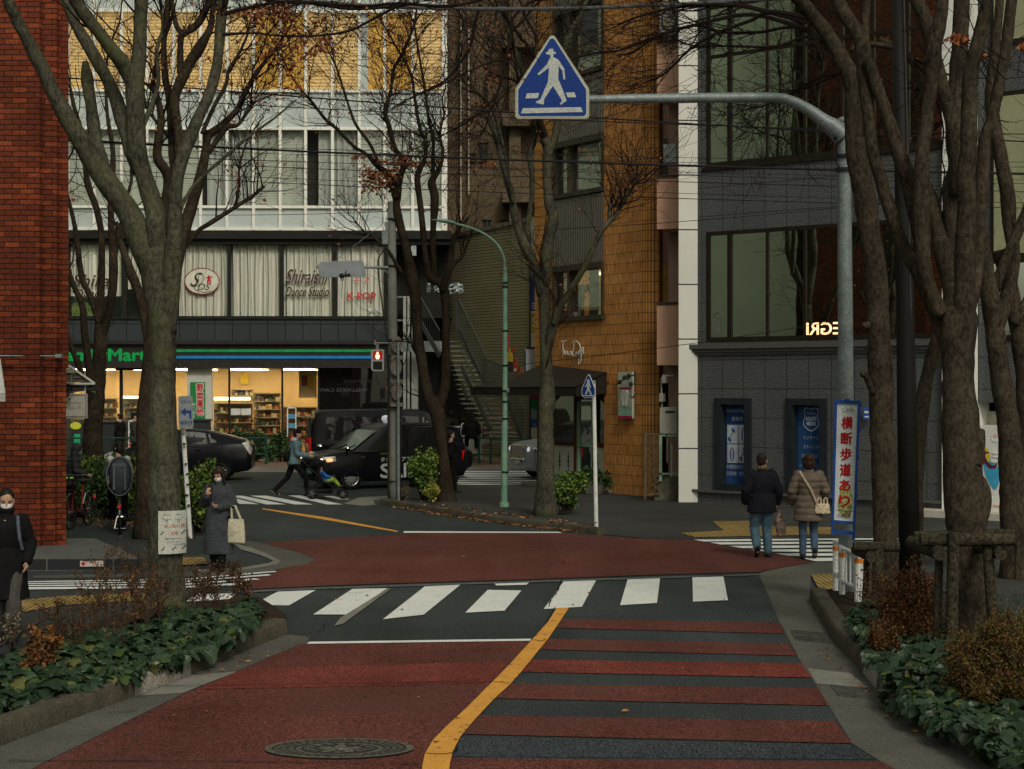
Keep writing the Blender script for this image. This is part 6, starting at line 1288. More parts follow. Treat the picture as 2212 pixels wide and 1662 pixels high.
# ivy
def ivy(name,label,poly,n,h,size,seed,mats,zb=.13,edge=()):
    rng=random.Random(seed); lf=MB(); P=[G(x,y,zb) for x,y in poly]
    T=tess([Vector((p.x,p.y,0)) for p in P]); A=[]
    for t in T:
        a,b_,c_=[P[i] for i in t]; A.append(((b_-a).cross(c_-a)).length)
    tot=sum(A); shape=[(0,-.15,0),(.34,-.05,.03),(.50,.22,-.02),(.30,.45,.03),(.22,.78,.0),(0,1.05,-.06),(-.22,.78,0),(-.30,.45,.03),(-.5,.22,-.02),(-.34,-.05,.03)]
    def leafat(p,s):
        yaw=rng.uniform(0,6.28); tilt=rng.gauss(.75,.45); q=Matrix.Rotation(yaw,3,'Z')@Matrix.Rotation(-tilt,3,'X')@Matrix.Rotation(rng.gauss(0,.4),3,'Y')
        if rng.random()<.6: q=Matrix.Rotation(rng.gauss(math.pi,.8),3,'Z')@Matrix.Rotation(-abs(rng.gauss(.6,.35)),3,'X')@Matrix.Rotation(rng.gauss(0,.35),3,'Y')
        k=len(lf.v); V=[p+q@(Vector(v)*s) for v in shape]+[p+q@Vector((0,s*.3,.07*s))]
        r=rng.random(); mi=0 if r<.45 else 1 if r<.75 else 2 if r<.9 else 3 if r<.965 else 4
        lf.add(V,[(i,(i+1)%10,10) for i in range(10)],mi)
    for k in range(n):
        r=rng.random()*tot; i=0
        while r>A[i] and i<len(A)-1: r-=A[i]; i+=1
        a,b_,c_=[P[j] for j in T[i]]; u,v=rng.random(),rng.random()
        if u+v>1: u,v=1-u,1-v
        p=a+(b_-a)*u+(c_-a)*v; hh=h*(.55+.6*noise.noise(Vector((p.x*1.3,p.y*1.3,seed)))+.25*noise.noise(p*4)); p.z=zb+max(.03,hh)*(.25+.75*rng.random()**.5)
        leafat(p,size*rng.choice((rng.uniform(.3,.7),rng.uniform(.6,1.25))))
    for (x0,y0,x1,y1,m,z0,z1) in edge:
        for k in range(m):
            t=rng.random(); z=rng.uniform(z0,z1); p=G(x0+(x1-x0)*t+rng.gauss(0,4),y0+(y1-y0)*t+rng.gauss(0,4),.0); p.z=z; leafat(p,size*rng.uniform(.4,1))
    o=lf.build(name,mats); tag(o,label,'ivy',kind='stuff'); return o
iv=[M('ivy_dark',(.012,.028,.012),.5,.3,5,spec=.25),M('ivy_mid',(.022,.046,.020),.45,.3,5,spec=.3),M('ivy_blue',(.028,.050,.024),.42,.25,5,spec=.3),M('ivy_light',(.046,.074,.020),.5,.2,5),M('ivy_yellow',(.090,.094,.028),.5,.2,5)]
ivy('ivy_left','dark green ivy with broad leaves covering the left planter',[(-60,1560),(100,1522),(250,1485),(400,1440),(520,1395),(556,1362),(562,1335),(540,1312),(440,1335),(300,1365),(150,1405),(0,1440),(-80,1470)],4200,.25,.15,1,iv)
ivy('ivy_right','dense ivy spilling over the right kerb',[(1842,1385),(1835,1345),(1880,1325),(1990,1350),(2080,1400),(2150,1470),(2240,1520),(2300,1620),(2330,1700),(2200,1680),(2080,1610),(1990,1560),(1930,1520),(1900,1470),(1862,1415)],5200,.30,.13,2,iv,edge=[(1905,1530,1960,1560,26,.03,.2),(1960,1560,2050,1600,30,.05,.25),(2100,1640,2200,1665,30,.05,.2)])
# ---------------------------------------------------------------- poles, signs, cables
m_conp=M('pole_concrete',(.16,.165,.15),.8,.2,3,.15,60)
m_teal=M('lamp_green_paint',(.20,.36,.27),.55,.25,3,wear=(.05,.04,.035),wscale=12,wthr=(.68,.72))
m_blue=M('sign_blue',(.007,.035,.19),.45,.1); m_swh=M('sign_pale_white',(.40,.43,.41),.5,.06)
# overhead crossing sign
t=thing('crossing_sign_gantry','grey galvanised pole and curved arm holding a big blue triangular crossing sign','sign pole',(W(1830,0,22).x,22,0))
b=MB(); x=W(1829,0,22).x; b.tube([(x,22,-.05),(x,22,1.5),(x-.02,22,4.0),(x-.035,22,W(0,262,22).z)],[.108,.106,.097,.085],8); b.ball((x-.035,22,W(0,262,22).z),(.09,.09,.06),8); b.build('pole',m_galv,t,ang=50)
b=MB(); P=[(1822,296,48),(1806,280,42),(1780,262,31),(1750,240,26),(1715,221,23),(1680,212,22),(1620,211,22),(1500,212,21),(1400,213,20),(1290,215,18),(1235,215,18)]
sp=spline(P,5); b.tube([W(a,c,22) for a,c,w in sp],[w/2/FP*22 for a,c,w in sp],14); b.build('arm',m_galv,t,smooth=True)
b=MB()
for z in (338,367): 
    zz=W(0,z,22).z; b.tube([(x-.03,22,zz-.02),(x-.03,22,zz+.02)],.125,16)
b.tube([W(a,c,21.8) for a,c in spline([(1806,305),(1802,330),(1812,360),(1835,372)],5)],.008,5); b.ball(W(1805,298,21.7),.03,6); b.build('strap',m_blk,t)
Fs=FY(21.75)
def tri(b,F,pts,d0,d1,mi): b.fpoly(F,[F.uz(x,y,d1) for x,y in pts],d0,d1,mi)
def rtri(cx,ty,by,hw,r,lower):
    # house-shaped sign: apex rounded, short vertical sides
    return [(cx-r,ty+r*.7),(cx-r*.4,ty+r*.1),(cx+r*.4,ty+r*.1),(cx+r,ty+r*.7),(cx+hw-1,lower-3),(cx+hw,lower+3),(cx+hw,by-5),(cx+hw-5,by),(cx-hw+5,by),(cx-hw,by-5),(cx-hw,lower+3),(cx-hw+1,lower-3)]
sg=MB(); tri(sg,Fs,rtri(1193,76,257,80,7,194),-.01,.015,0); sg.build('sign_back',M('sign_rim',(.33,.34,.27),.5,.12,4),t)
sg=MB(); tri(sg,Fs,rtri(1193,80,253,76,7,195),.015,.019,0); tri(sg,Fs,rtri(1193,83,251,73.5,6,196),.019,.022,1); sgo=sg.build('sign_face',[m_swh,m_blue],t)
sg=MB()
def Z3(pts): return [(1072.7-524.1+ (p[0]+1720)/3.281,p[1]/3.281) for p in pts]
z3=lambda pts:[(548.6+x/3.281,y/3.281) for x,y in pts]
for pts in ([(350,372),(368,365),(372,347),(400,347),(403,366),(423,372),(420,384),(405,380),(402,405),(440,425),(480,490),(488,560),(475,567),(465,500),(440,470),(437,560),(470,640),(497,715),(455,745),(450,735),(465,715),(400,610),(340,700),(333,742),(280,730),(278,722),(310,705),(365,580),(372,480),(300,535),(290,525),(360,455),(372,420),(384,408),(378,390),(350,384)],
            [(215,663),(302,660),(293,697),(205,699)],[(490,658),(552,655),(564,690),(505,692)],[(185,768),(598,760),(612,795),(172,805)]):
    tri(sg,Fs,[(548.6+x/3.281,y/3.281) for x,y in pts],.022,.026,0)
sg.build('walking_symbol',m_swh,t)
# fine-tune: the traced outlines above are in a crop whose left edge is picture x=1072.7
for v in t.children:
    if v.name.startswith('walking_symbol'):
        dx=W(1072.7,0,21.72).x-W(548.6,0,21.72).x
        for q in v.data.vertices: q.co.x+=dx
# banner sign
t=thing('crossing_banner','tall white board with red characters in a blue frame beside the guard rail','sign',tuple(G(1822,1300)))
Fb=FY(21.6); 
def bl(u,v):   # board coordinates 0..1
    a=(1806+(1-0)*0,866); TL=(1804,864);TR=(1859,866);BL=(1797,1130);BR=(1848,1134)
    xx=(TL[0]*(1-u)+TR[0]*u)*(1-v)+(BL[0]*(1-u)+BR[0]*u)*v; yy_=(TL[1]*(1-u)+TR[1]*u)*(1-v)+(BL[1]*(1-u)+BR[1]*u)*v; return (xx,yy_)
def q4(b,u0,v0,u1,v1,d0,d1,mi=0): tri(b,Fb,[bl(u0,v0),bl(u1,v0),bl(u1,v1),bl(u0,v1)],d0,d1,mi)
b=MB(); q4(b,0,0,.09,1.10,.0,.035); q4(b,.91,0,1,1.13,.0,.035); q4(b,.09,0,.91,.028,.0,.035); q4(b,.09,.975,.91,1,.0,.035); q4(b,.09,1.055,.91,1.085,.0,.035)
for v in (.02,.22,.45,.75): q4(b,-.04,v,.0,v+.03,.005,.03); q4(b,1,v,1.05,v+.03,.005,.03)
q4(b,.4,-.012,.6,.01,.0,.04); b.build('frame',M('banner_blue',(.015,.06,.24),.5,.1),t)
b=MB(); wv=[]; 
q4(b,.09,.028,.91,.975,.0,.012); b.build('sheet',M('banner_white',(.50,.54,.54),.6,.06,3),t)
b=MB(); tri(b,Fb,[bl(u,v) for u,v in spline([(.3,.72),(.55,.66),(.78,.74),(.84,.83),(.72,.95),(.4,.94),(.22,.86),(.3,.72)],3)[:-1]],.012,.0135,0); b.build('moss_stain',M('moss_stain',(.30,.30,.12),.8,.35,9,.3,40),t)
b=MB()
def bt(s,u,v,hp,wp,mi): 
    x,y=bl(u,v); b.text(Fb,s,x,y,hp,wp,.016,mi,shear=.03,bold=.0)
bt('この先',.52,.082,10,26,1)
for i,c in enumerate('横断歩道あり'): 
    x,y=bl(.5,.183+.1265*i); b.text(Fb,c,x,y,26 if i<4 else 23,23,.016,0,shear=.03,bold=.006)
q4(b,.16,.893,.86,.897,.012,.016,1); bt('渋谷警察署',.5,.935,9,28,1)
b.build('lettering',[M('banner_red',(.33,.012,.012),.6),M('banner_ink',(.05,.05,.05),.6)],t)
b=MB(); b.tube([G(1822,1300),W(1822,870,21.65)],.012,6); b.build('support_rod',m_galv,t)
# guard rail
t=thing('guard_rail','white pipe guard rail with orange bands behind the banner board','guard rail',tuple(G(1830,1305)))
posts=[(1805,1288,1166),(1819,1306,1164),(1855,1322,1192)]
m_gw=M('rail_white',(.55,.56,.55),.5,.15,4,wear=(.2,.17,.13),wscale=6,wthr=(.66,.72))
P=[]
for x,y0,y1 in posts:
    g=G(x,y0); b=MB(); b.tube([(g.x,g.y,-.05),(g.x,g.y,.74)],.038 if x<1850 else .055,10); b.build('post',m_gw,t); P.append(g)
    b=MB(); b.tube([(g.x,g.y,.60),(g.x,g.y,.66)],.040 if x<1850 else .057,10); b.build('reflector_band',M('band_orange',(.5,.17,.02),.5),t)
b=MB()
for z in (.72,.30): b.tube([P[0]+Vector((0,0,z)),P[1]+Vector((0,0,z)),P[2]+Vector((0,0,z-.02))],.026,8)
for k in range(3): q=P[1].lerp(P[2],.25+.25*k); b.tube([q+Vector((0,0,.30)),q+Vector((0,0,.72))],.013,6)
b.build('rail',m_gw,t)
# dark pole on the right
t=thing('dark_utility_pole','tall near black tapering utility pole between the right hand trees','pole',tuple(G(1966,1268)))
g=G(1966,1268); b=MB(); top=W(1938,-60,g.y); b.tube([(g.x,g.y,-.05),tuple(W(1958,831,g.y)),tuple(W(1951,450,g.y)),tuple(top)],[.155,.135,.115,.085],14); b.build('shaft',M('pole_dark',(.011,.010,.009),.6,.2,3),t,smooth=True)
b=MB(); b.tube([W(1975,1180,g.y-.1),W(1968,700,g.y-.1),W(1960,300,g.y-.1),W(1951,-60,g.y-.1)],.012,5); b.build('conduit',M('conduit_dark',(.05,.05,.05),.6),t)
# log tree braces
m_log=M('weathered_log',(.038,.032,.021),.95,.35,3,.3,30,.01,30,st=(1,1,1)); m_end=M('log_end',(.075,.062,.042),.9,.3,12)
def brace(label,Y,posts,beams,discs):
    t=thing('log_brace',label,'tree brace',tuple(W(posts[0][0],0,Y).xy.to_3d()),0,'log braces around the right trees')
    for (x0,y0,x1,y1,w,dy) in posts:
        b=MB(); a=W(x0,y0,Y+dy); c=W(x1,y1,Y+dy); r=w/2/FP*Y; b.tube([a,a.lerp(c,.33),a.lerp(c,.66),c],[r*.97,r,r*1.03,r*1.05],10); b.build('post',m_log,t,ang=50)
    for (x0,y0,x1,y1,w,dy) in beams:
        b=MB(); a=W(x0,y0,Y+dy); c=W(x1,y1,Y+dy); r=w/2/FP*Y; b.tube([a,a.lerp(c,.5),c],[r,r*1.04,r*.96],12); b.build('beam',m_log,t,ang=50)
    for (x,y,w,dy0,dy1) in discs:
        b=MB(); r=w/2/FP*Y; a=W(x,y,Y+dy0); b.tube([a,a+Vector((0,dy1-dy0,0))],r,14); b.build('cross_beam',m_log,t,ang=50)
brace('heavy log frame of posts and beams braced round the massive right tree',16.9,
 [(2060,1150,2054,1468,26,-.5),(2131,1152,2145,1340,24,-.35),(2030,1170,2022,1475,18,-.3),(2200,1165,2196,1250,12,.5)],
 [(1988,1167,2194,1166,27,-.42),(1975,1156,2190,1150,16,.45)],[(2031,1196,31,-.55,.6),(2163,1198,26,-.5,.6)])
brace('lighter log frame braced round the leaning tree beside the guard rail',20.4,
 [(1897,1182,1897,1345,25,-.3),(1874,1190,1866,1330,13,-.1)],[(1843,1181,1942,1182,21,-.3)],[(1883,1204,24,-.4,.5)])
# street lamp
g=G(1089,1097); t=thing('street_lamp','pale green street lamp with a curved arm over the road','street lamp',tuple(g)); Y=g.y
b=MB(); s=Y/FP
b.tube([(g.x,Y,0),(g.x,Y,.12),(g.x,Y,.13),tuple(W(1090,925,Y)),tuple(W(1090,920,Y)),tuple(W(1091,916,Y)),tuple(W(1091,620,Y)),tuple(W(1091,600,Y)),tuple(W(1091,575,Y))],[11*s,11*s,7.2*s,6.8*s,7.6*s,5.2*s,4.9*s,4.9*s,3.6*s],12); b.build('pole',m_teal,t,ang=50)
b=MB(); sp=spline([(1091,578),(1089,560),(1083,543),(1070,524),(1045,505),(1015,492),(985,484)],5); b.tube([W(x,y,Y) for x,y in sp],2.6*s,8); b.build('arm',m_teal,t,smooth=True)
b=MB(); sp=[(987,486,4),(982,482,7),(965,479,8),(950,477,6),(937,475.5,3),(932,475,1)]; P=[W(x,y,Y) for x,y,w in sp]
b.loft([[p+Vector((0,math.cos(a*.7854)*w*s*1.3,math.sin(a*.7854)*w*s*.55)) for a in range(8)] for p,(x,y,w) in zip(P,sp)]); b.build('lamp_head',m_teal,t,smooth=True)
b=MB()
for y in (612,620,715,790,845,868,905,1020):
    zz=W(0,y,Y).z; b=MB(); b.tube([(g.x+.02-.001*(y-600)/300,Y,zz-.02),(g.x+.02,Y,zz+.02)],6.6*s if y<915 else 8.5*s,10); b.build('clamp',m_blk,t)
b=MB(); b.fpx(FY(Y-.07),1094,838,1100,848,0,.08); b.build('box',m_galv,t)
# concrete utility pole with pedestrian signal and seen-from-behind traffic light
g=G(852,1084); Y=g.y; s=Y/FP; t=thing('concrete_pole','grey concrete utility pole at the tip of the middle island','pole',tuple(g))
b=MB(); b.tube([(g.x,Y,0),(g.x,Y,.3),tuple(W(851,900,Y)),tuple(W(848,700,Y)),tuple(W(846,436,Y)),tuple(W(846,-70,Y))][:5],[13*s,12*s,11*s,10.2*s,8.6*s],14); b.build('shaft',m_conp,t,smooth=True)
b=MB()
for x,y0,y1,r in ((864,1080,735,2.6),(839,1080,775,2.2)): b.tube([W(x,y0,Y-.15),W(x,y1,Y-.15)],r*s,6)
b.tube([W(x,y,Y-.2) for x,y in spline([(830,540),(818,560),(818,600),(826,660),(834,720),(838,790)],5)],1.6*s,6); b.tube([W(x,y,Y-.1) for x,y in spline([(890,640),(889,700),(880,745),(876,780),(860,800)],5)],1.3*s,6); b.build('conduit',m_blk,t)
b=MB(); b.fpx(FY(Y-.1),825,500,838,528,-.08,.08); b.fpx(FY(Y-.1),832,480,838,500,-.03,.03); b.build('junction_box',m_galv,t)
b=MB()
for y in (474,575,735,770,850,880,1040): zz=W(0,y,Y).z; b.tube([(W(850,0,Y).x,Y,zz-.02),(W(850,0,Y).x,Y,zz+.02)],12.5*s,12)
b.build('band',m_blk,t)
t=thing('traffic_light','grey vehicle signal on a horizontal arm, seen from behind','traffic light',tuple(W(842,580,Y-.2)))
b=MB(); b.tube([W(838,578,Y-.15),W(700,577,Y-.6)],3.2*s,10); b.tube([W(838,590,Y-.1),W(820,578,Y-.2)],2*s,6); b.tube([W(716,570,Y-.5),W(834,478,Y)],.6*s,4); b.tube([W(700,577,Y-.6),W(683,576,Y-.6)],4*s,8); b.build('arm',m_galv,t)
b=MB(); A=[(692,566),(782,563),(788,578),(789,598),(690,599),(687,580)]; Fq=FY(Y-.75); b.fpoly(Fq,[Fq.uz(*q) for q in A],-.12,.0); b.fpx(Fq,690,588,788,599,.0,.05); b.build('housing',M('signal_grey',(.26,.29,.31),.5,.12,4),t)
b=MB(); b.ball(W(738,596,Y-.8),.06,6); b.fpx(FY(Y-.8),745,592,757,596,0,.03); b.tube([W(x,y,Y-.82) for x,y in spline([(748,585),(740,606),(735,600)],4)],.01,4); b.build('fitting',m_blk,t)
t=thing('pedestrian_signal','pedestrian signal showing the red standing figure, hung on the concrete pole','traffic light',tuple(W(815,780,Y-.4)))
Fp=FY(Y-.45); 
def rr_(x0,y0,x1,y1,r): 
    o=[]
    for cx,cy,a0 in ((x1-r,y0+r,-90),(x1-r,y1-r,0),(x0+r,y1-r,90),(x0+r,y0+r,180)):
        for k in range(4): a=R(a0+k*30); o.append((cx+r*math.cos(a),cy+r*math.sin(a)))
    return o
b=MB(); tri(b,Fp,rr_(802,755,829,802,5),-.15,.02,0); b.build('housing',M('signal_pale',(.34,.35,.35),.5,.1),t)
b=MB(); tri(b,Fp,rr_(805.5,758.5,826,777,2),.02,.024,0); tri(b,Fp,rr_(805.5,781,826,799,2),.02,.024,1); b.build('lens',[M('lens_red_dark',(.10,.006,.006),.3,emit=.35,emitcol=(.8,.02,.01)),m_blk],t)
b=MB(); x,z=Fp.uz(815.5,763.5,.03); oval(b,Fp,x,z,2.6*s,2.8*s,.03,0,12); tri(b,Fp,[(812,766.5),(819,766.5),(820.5,771),(818,776),(813,776),(810.5,771)],.026,.03,0); b.build('red_figure',M('red_lit',(1,.25,.18),.5,emit=9,emitcol=(1,.16,.10)),t)
b=MB(); b.fpx(Fp,812,744,818,755,-.08,-.02); b.fpx(Fp,808,738,838,742,-.1,-.04); b.fpx(Fp,808,735,812,745,-.12,.0); b.fpx(Fp,800,764,802,770,-.05,0); b.build('bracket',m_galv,t)
t=thing('round_sign_back','grey backs of stacked round road signs on a post by the concrete pole','sign',tuple(G(864,1084)))
Fr=FY(Y-.25)
b=MB()
for x,y,a,c in ((857,744,12,18),(856,793,12,19),(857,846,12,19)):
    q,z=Fr.uz(x,y); b.fpoly(Fr,[(q+a*s*math.cos(k*.393),z+c*s*math.sin(k*.393)) for k in range(16)],-.01,.01)
for y in (768,820,870): b.fpx(Fr,845,y,872,y+9,-.01,.01)
b.build('plate',M('sign_back_rusty',(.15,.135,.11),.6,.25,5),t); b=MB(); b.tube([W(861,1083,Y-.3),W(860,735,Y-.3)],3*s,8); b.build('post',m_galv,t)
# small crossing sign
g=G(1288,1141); Y=g.y; s=Y/FP; t=thing('crossing_sign','small blue crossing sign turned aside on a slim white post in the middle island','sign',tuple(g))
b=MB(); b.tube([(g.x,Y,0),tuple(W(1283,855,Y)),tuple(W(1282,822,Y))],[4.6*s,4.2*s,4.2*s],10); b.build('post',M('post_white',(.60,.61,.58),.5,.12,4,wear=(.2,.15,.1),wscale=8,wthr=(.68,.72)),t)
Fq=Frame(W(1256,0,Y-.1).xy,W(1286,0,Y-.32).xy); b=MB(); tri(b,Fq,rtri(1271,809,860,14.5,2,840),-.01,.01,0); tri(b,Fq,rtri(1271,811.5,858.5,13,2,841),.01,.014,1); 
tri(b,Fq,[(1268,820),(1272,820),(1274,827),(1276,838),(1274.5,839),(1272.5,832),(1273,840),(1278,852),(1275.5,853),(1271,843),(1267,852),(1263,852.5),(1268,841),(1268,833),(1264,837),(1263,835.5),(1268,828)],.014,.017,0); tri(b,Fq,[(1259,854),(1283,853.5),(1284,856),(1258,856.5)],.014,.017,0); b.build('plate',[m_swh,m_blue],t)
b=MB(); b.fpx(FY(Y-.05),1277,822,1286,829,0,.1); b.fpx(FY(Y-.05),1277,845,1286,849,0,.1); b.build('bracket',m_galv,t)
# parking sign left
g=G(411,1163); Y=g.y; s=Y/FP; t=thing('parking_sign','weathered sign with a blue left arrow on a leaning white post','sign',tuple(g))
b=MB(); b.tube([(g.x,Y,0),tuple(W(404,1060,Y)),tuple(W(394,900,Y))],5*s,10); b.build('post',M('post_white',(.60,.61,.58),.5),t)
b=MB(); rng=random.Random(2)
for y in (937,957,965,1000,1022,1045,1068,1090): x=394+(411-394)*(y-900)/263; b.fpx(FY(Y-.07),x-5+rng.randint(0,5),y,x+rng.randint(2,5),y+rng.randint(2,5),0,.005)
b.build('peeling_tape',m_blk,t)
Fq=Frame(W(386,0,Y-.12).xy,W(417,0,Y-.25).xy); b=MB(); tri(b,Fq,[(385,858),(388,856.5),(413,855),(414.5,857),(417,922),(415,924),(389,926),(386,925)],-.01,.006,0); b.build('plate',M('plate_worn',(.27,.30,.33),.6,.2,8),t)
b=MB(); b.text(Fq,'チケット',401,869,8,22,.012); b.text(Fq,'9-19',407,913,8,16,.012); b.text(Fq,'時',393,914,8,8,.012); tri(b,Fq,[(391,890),(401,881),(401,887),(413,887),(413,904),(409,904),(409,893),(401,893),(401,900)],.006,.01,0); b.build('lettering',M('sign_navy',(.03,.06,.25),.6),t)
# cables
cab=MB(); m_cab=M('cable_black',(.012,.012,.013),.6,.1)
def cable(label,y0,y1,w,sag,Y0,Y1,x0=-60,x1=2300,wob=0):
    b=MB(); P=[]
    for i in range(25):
        f=i/24; P.append(W(x0+(x1-x0)*f,y0+(y1-y0)*f+sag*4*f*(1-f)+wob*math.sin(f*9+y0),Y0+(Y1-Y0)*f))
    b.tube(P,w/2/FP*(Y0+Y1)/2,5,cap=False); o=b.build('overhead_cable',m_cab,loc=tuple(P[12])); tag(o,label,'cable','overhead cables crossing the street'); return o
cable('thick overhead cable crossing below the yellow blinds and behind the crossing sign',150,310,3.2,14,33,33)
cable('overhead cable crossing the grey spandrels just under the thick one',191,292,2.2,14,33,33)
cable('heaviest pair of overhead cables across the third floor windows, upper strand',291,378,4.5,12,32,32)
cable('heaviest pair of overhead cables across the third floor windows, lower strand',295,376,2.6,10,32,33)
for i,(a,c,w,sg_,lab) in enumerate(((303,352,1.1,6,'thin wire just under the heaviest cables on the left'),(312,362,1.1,8,'second thin wire under the heaviest cables'),(322,400,1.2,6,'thin wire across the lower blinds, third under the heaviest cables'),(336,418,1.6,4,'longer thin wire sloping over the curtained windows'),(352,440,1.1,10,'thin wire sloping toward the granite wall'),(362,452,1.6,10,'lower sloping wire over the grey panels'),(330,392,1.0,2,'faint wire over the wooden coloured curtains'))):
    cable(lab,a,c,w*1.1,sg_,32+i*.4,33+i*.3,wob=.8)
cable('wire running from the concrete pole up toward the granite building',478,455,1.4,-6,40,40,845,2300) if False else None
cable('dotted thin wire from the left across to the concrete pole',455,457,1.3,9,38,40.5,120,838)
cable('wire from the leaning tree falling then rising to the granite sill',690,672,1.4,20,34,39,1150,1660) if False else None
cable('single wire rising from the cafe window across the granite window',787,690,1.5,6,38,37,1130,1830)
cable('low wire across the upper tan tiles from the tree to the granite wall',498,440,1.5,6,37,37,1150,1900)
b=MB(); P=[W(x,y,30) for x,y in spline([(640,0),(715,7),(800,13),(900,17),(1000,19),(1100,20),(1200,19),(1290,17),(1400,12),(1500,8),(1668,-2),(1800,-10)],3)]; b.tube(P,[4.2/FP*30]*len(P),8,cap=False)
for x,y in ((950,18),(1084,20),(1180,19.5),(1455,10)): p=W(x,y,30); b.tube([p-Vector((.07,0,0)),p+Vector((.07,0,0))],.045,8)
tag(b.build('telephone_cable',M('cable_grey',(.07,.072,.075),.6,.2),loc=tuple(P[8])),'thick jointed grey cable strung across the very top of the picture','cable')
# ---------------------------------------------------------------- vehicles (local axes: +x forward, +y left, origin on the ground under the middle)
m_tyre=M('tyre_rubber',(.014,.014,.014),.85,.2); m_rim=M('alloy_rim',(.42,.43,.43),.3,.1,metal=.8); m_cglass=Mglass('car_glass',(.008,.009,.010),.07); m_wsg=Mglass('windscreen_glass',(.02,.026,.026),.32,rough=.05,tint=(.8,.9,.85))
m_chrome=M('chrome',(.6,.6,.6),.12,.05,metal=1,fine=0); m_blackp=Mcar('black_paint',(.006,.007,.009)); m_silver=Mcar('silver_paint',(.46,.48,.52),.25); m_under=M('underbody',(.008,.008,.008),.9)
m_tl=M('tail_light',(.30,.008,.008),.25,.2,12,emit=.12,emitcol=(1,.03,.02)); m_hl=M('headlight_clear',(.45,.46,.44),.15,.1,metal=.3)
def evalmesh(o):
    dg=bpy.context.evaluated_depsgraph_get(); me=bpy.data.meshes.new_from_object(o.evaluated_get(dg)); old=o.data; o.modifiers.clear(); o.data=me; bpy.data.meshes.remove(old); return o
def body_loft(st,mat,parent,arches,name='body',n=None):
    """st: (x, z_bottom, z_mid, z_belt, z_top, half_low, half_mid, half_belt, half_top)"""
    b=MB(); rings=[]
    for x,zb,zm,zs,zt,w0,w1,w2,w3 in st:
        half=[(0,zb),(w0*.8,zb),(w0,zb+.04),(w1*.995,(zb+zm)/2),(w1,zm),(w1*.992,(zm*.5+zs*.5)),(w2,zs-.015),(w2-.02,zs),(w3,zt-.012),(w3*.5,zt),(0,zt+.004)]
        rings.append([(x,y,z) for y,z in half]+[(x,-y,z) for y,z in half[-2:0:-1]])
    b.loft(rings); b.f=[f[::-1] for f in b.f]
    o=b.build(name,mat,parent,local=True)
    if arches:
        for (ax,ar,aw) in arches:
            c=MB(); c.tube([(ax,-2,ar[1]),(ax,2,ar[1])],ar[0],28); cut=c.build('cut',mat,None); cut.parent=None
            # only cut the flanks
            c2=MB(); 
            for s in (1,-1): c2.tube([(ax,s*(aw-.26),ar[1]),(ax,s*2,ar[1])],ar[0],28)
            me=bpy.data.meshes.new('cut'); me.from_pydata(c2.v,[],c2.f); bpy.data.objects.remove(cut); cut=bpy.data.objects.new('cut',me); COL.objects.link(cut)
            cut.matrix_world=parent.matrix_world
            cut.location=parent.location; cut.rotation_euler=parent.rotation_euler
            md=o.modifiers.new('b','BOOLEAN'); md.operation='DIFFERENCE'; md.solver='EXACT'; md.object=cut; bpy.context.view_layer.update(); evalmesh(o); bpy.data.objects.remove(cut)
    me=o.data; me.polygons.foreach_set('use_smooth',[True]*len(me.polygons)); me.set_sharp_from_angle(angle=R(32)); return o
def wheel(parent,x,y,r,w,spokes,side,style=0):
    b=MB(); n=32; prof=[(.60*r,-w*.45),(.90*r,-w*.5),(.97*r,-w*.42),(r,-w*.25),(r,w*.25),(.97*r,w*.42),(.90*r,w*.5),(.60*r,w*.45)]
    V=[];F=[]
    for i in range(n):
        a=2*math.pi*i/n
        for pr,py in prof: V.append((x+pr*math.cos(a),y+py,r+pr*math.sin(a)))
    k=len(prof)
    for i in range(n):
        for j in range(k): F.append((i*k+j,i*k+(j+1)%k,((i+1)%n)*k+(j+1)%k,((i+1)%n)*k+j))
    b.add(V,F); t=b.build('wheel',m_tyre,parent,local=True,smooth=True)
    b=MB(); yo=y+side*w*.40; V=[];F=[]
    for i in range(n):
        a=2*math.pi*i/n
        for pr,dy in ((.66*r,.03),(.61*r,.02),(.60*r,-.06)): V.append((x+pr*math.cos(a),yo+side*dy,r+pr*math.sin(a)))
    for i in range(n):
        for j in range(2): F.append((i*3+j,i*3+j+1,((i+1)%n)*3+j+1,((i+1)%n)*3+j))
    b.add(V,F)
    for i in range(spokes):
        a=2*math.pi*i/spokes; c,s=math.cos(a),math.sin(a); q=(-s,c); w0,w1=(.035*r*2,.028*r*2) if spokes>9 else (.06*r*2,.045*r*2)
        P=[(x+c*.08*r+q[0]*w0*u,yo+side*.02,r+s*.08*r+q[1]*w0*u) for u in (-1,1)]+[(x+c*.62*r+q[0]*w1*u,yo+side*.015,r+s*.62*r+q[1]*w1*u) for u in (1,-1)]
        b.add(P+[(p[0],p[1]-side*.03,p[2]) for p in P],[(0,1,2,3),(7,6,5,4),(0,4,5,1),(1,5,6,2),(2,6,7,3),(3,7,4,0)])
    b.tube([(x,yo-side*.02,r),(x,yo+side*.03,r)],.13*r,12); b.build('rim',m_rim,t,local=True)
    b=MB(); b.tube([(x,yo-side*.12,r),(x,yo-side*.10,r)],.63*r,20); b.build('brake',m_under,t,local=True)
def quad(b,P,th=.006,mi=0):
    P=[Vector(p) for p in P]; n=(P[1]-P[0]).cross(P[2]-P[0]).normalized()*th; k=len(P)
    b.add([p+n for p in P]+P,[tuple(range(k)),tuple(range(2*k-1,k-1,-1))]+[(i,k+i,k+(i+1)%k,(i+1)%k) for i in range(k)],mi)
class Side:   # planar-ish flank helper: y(x,z)
    def __init__(s,st,gh): s.st=st; s.gh=gh
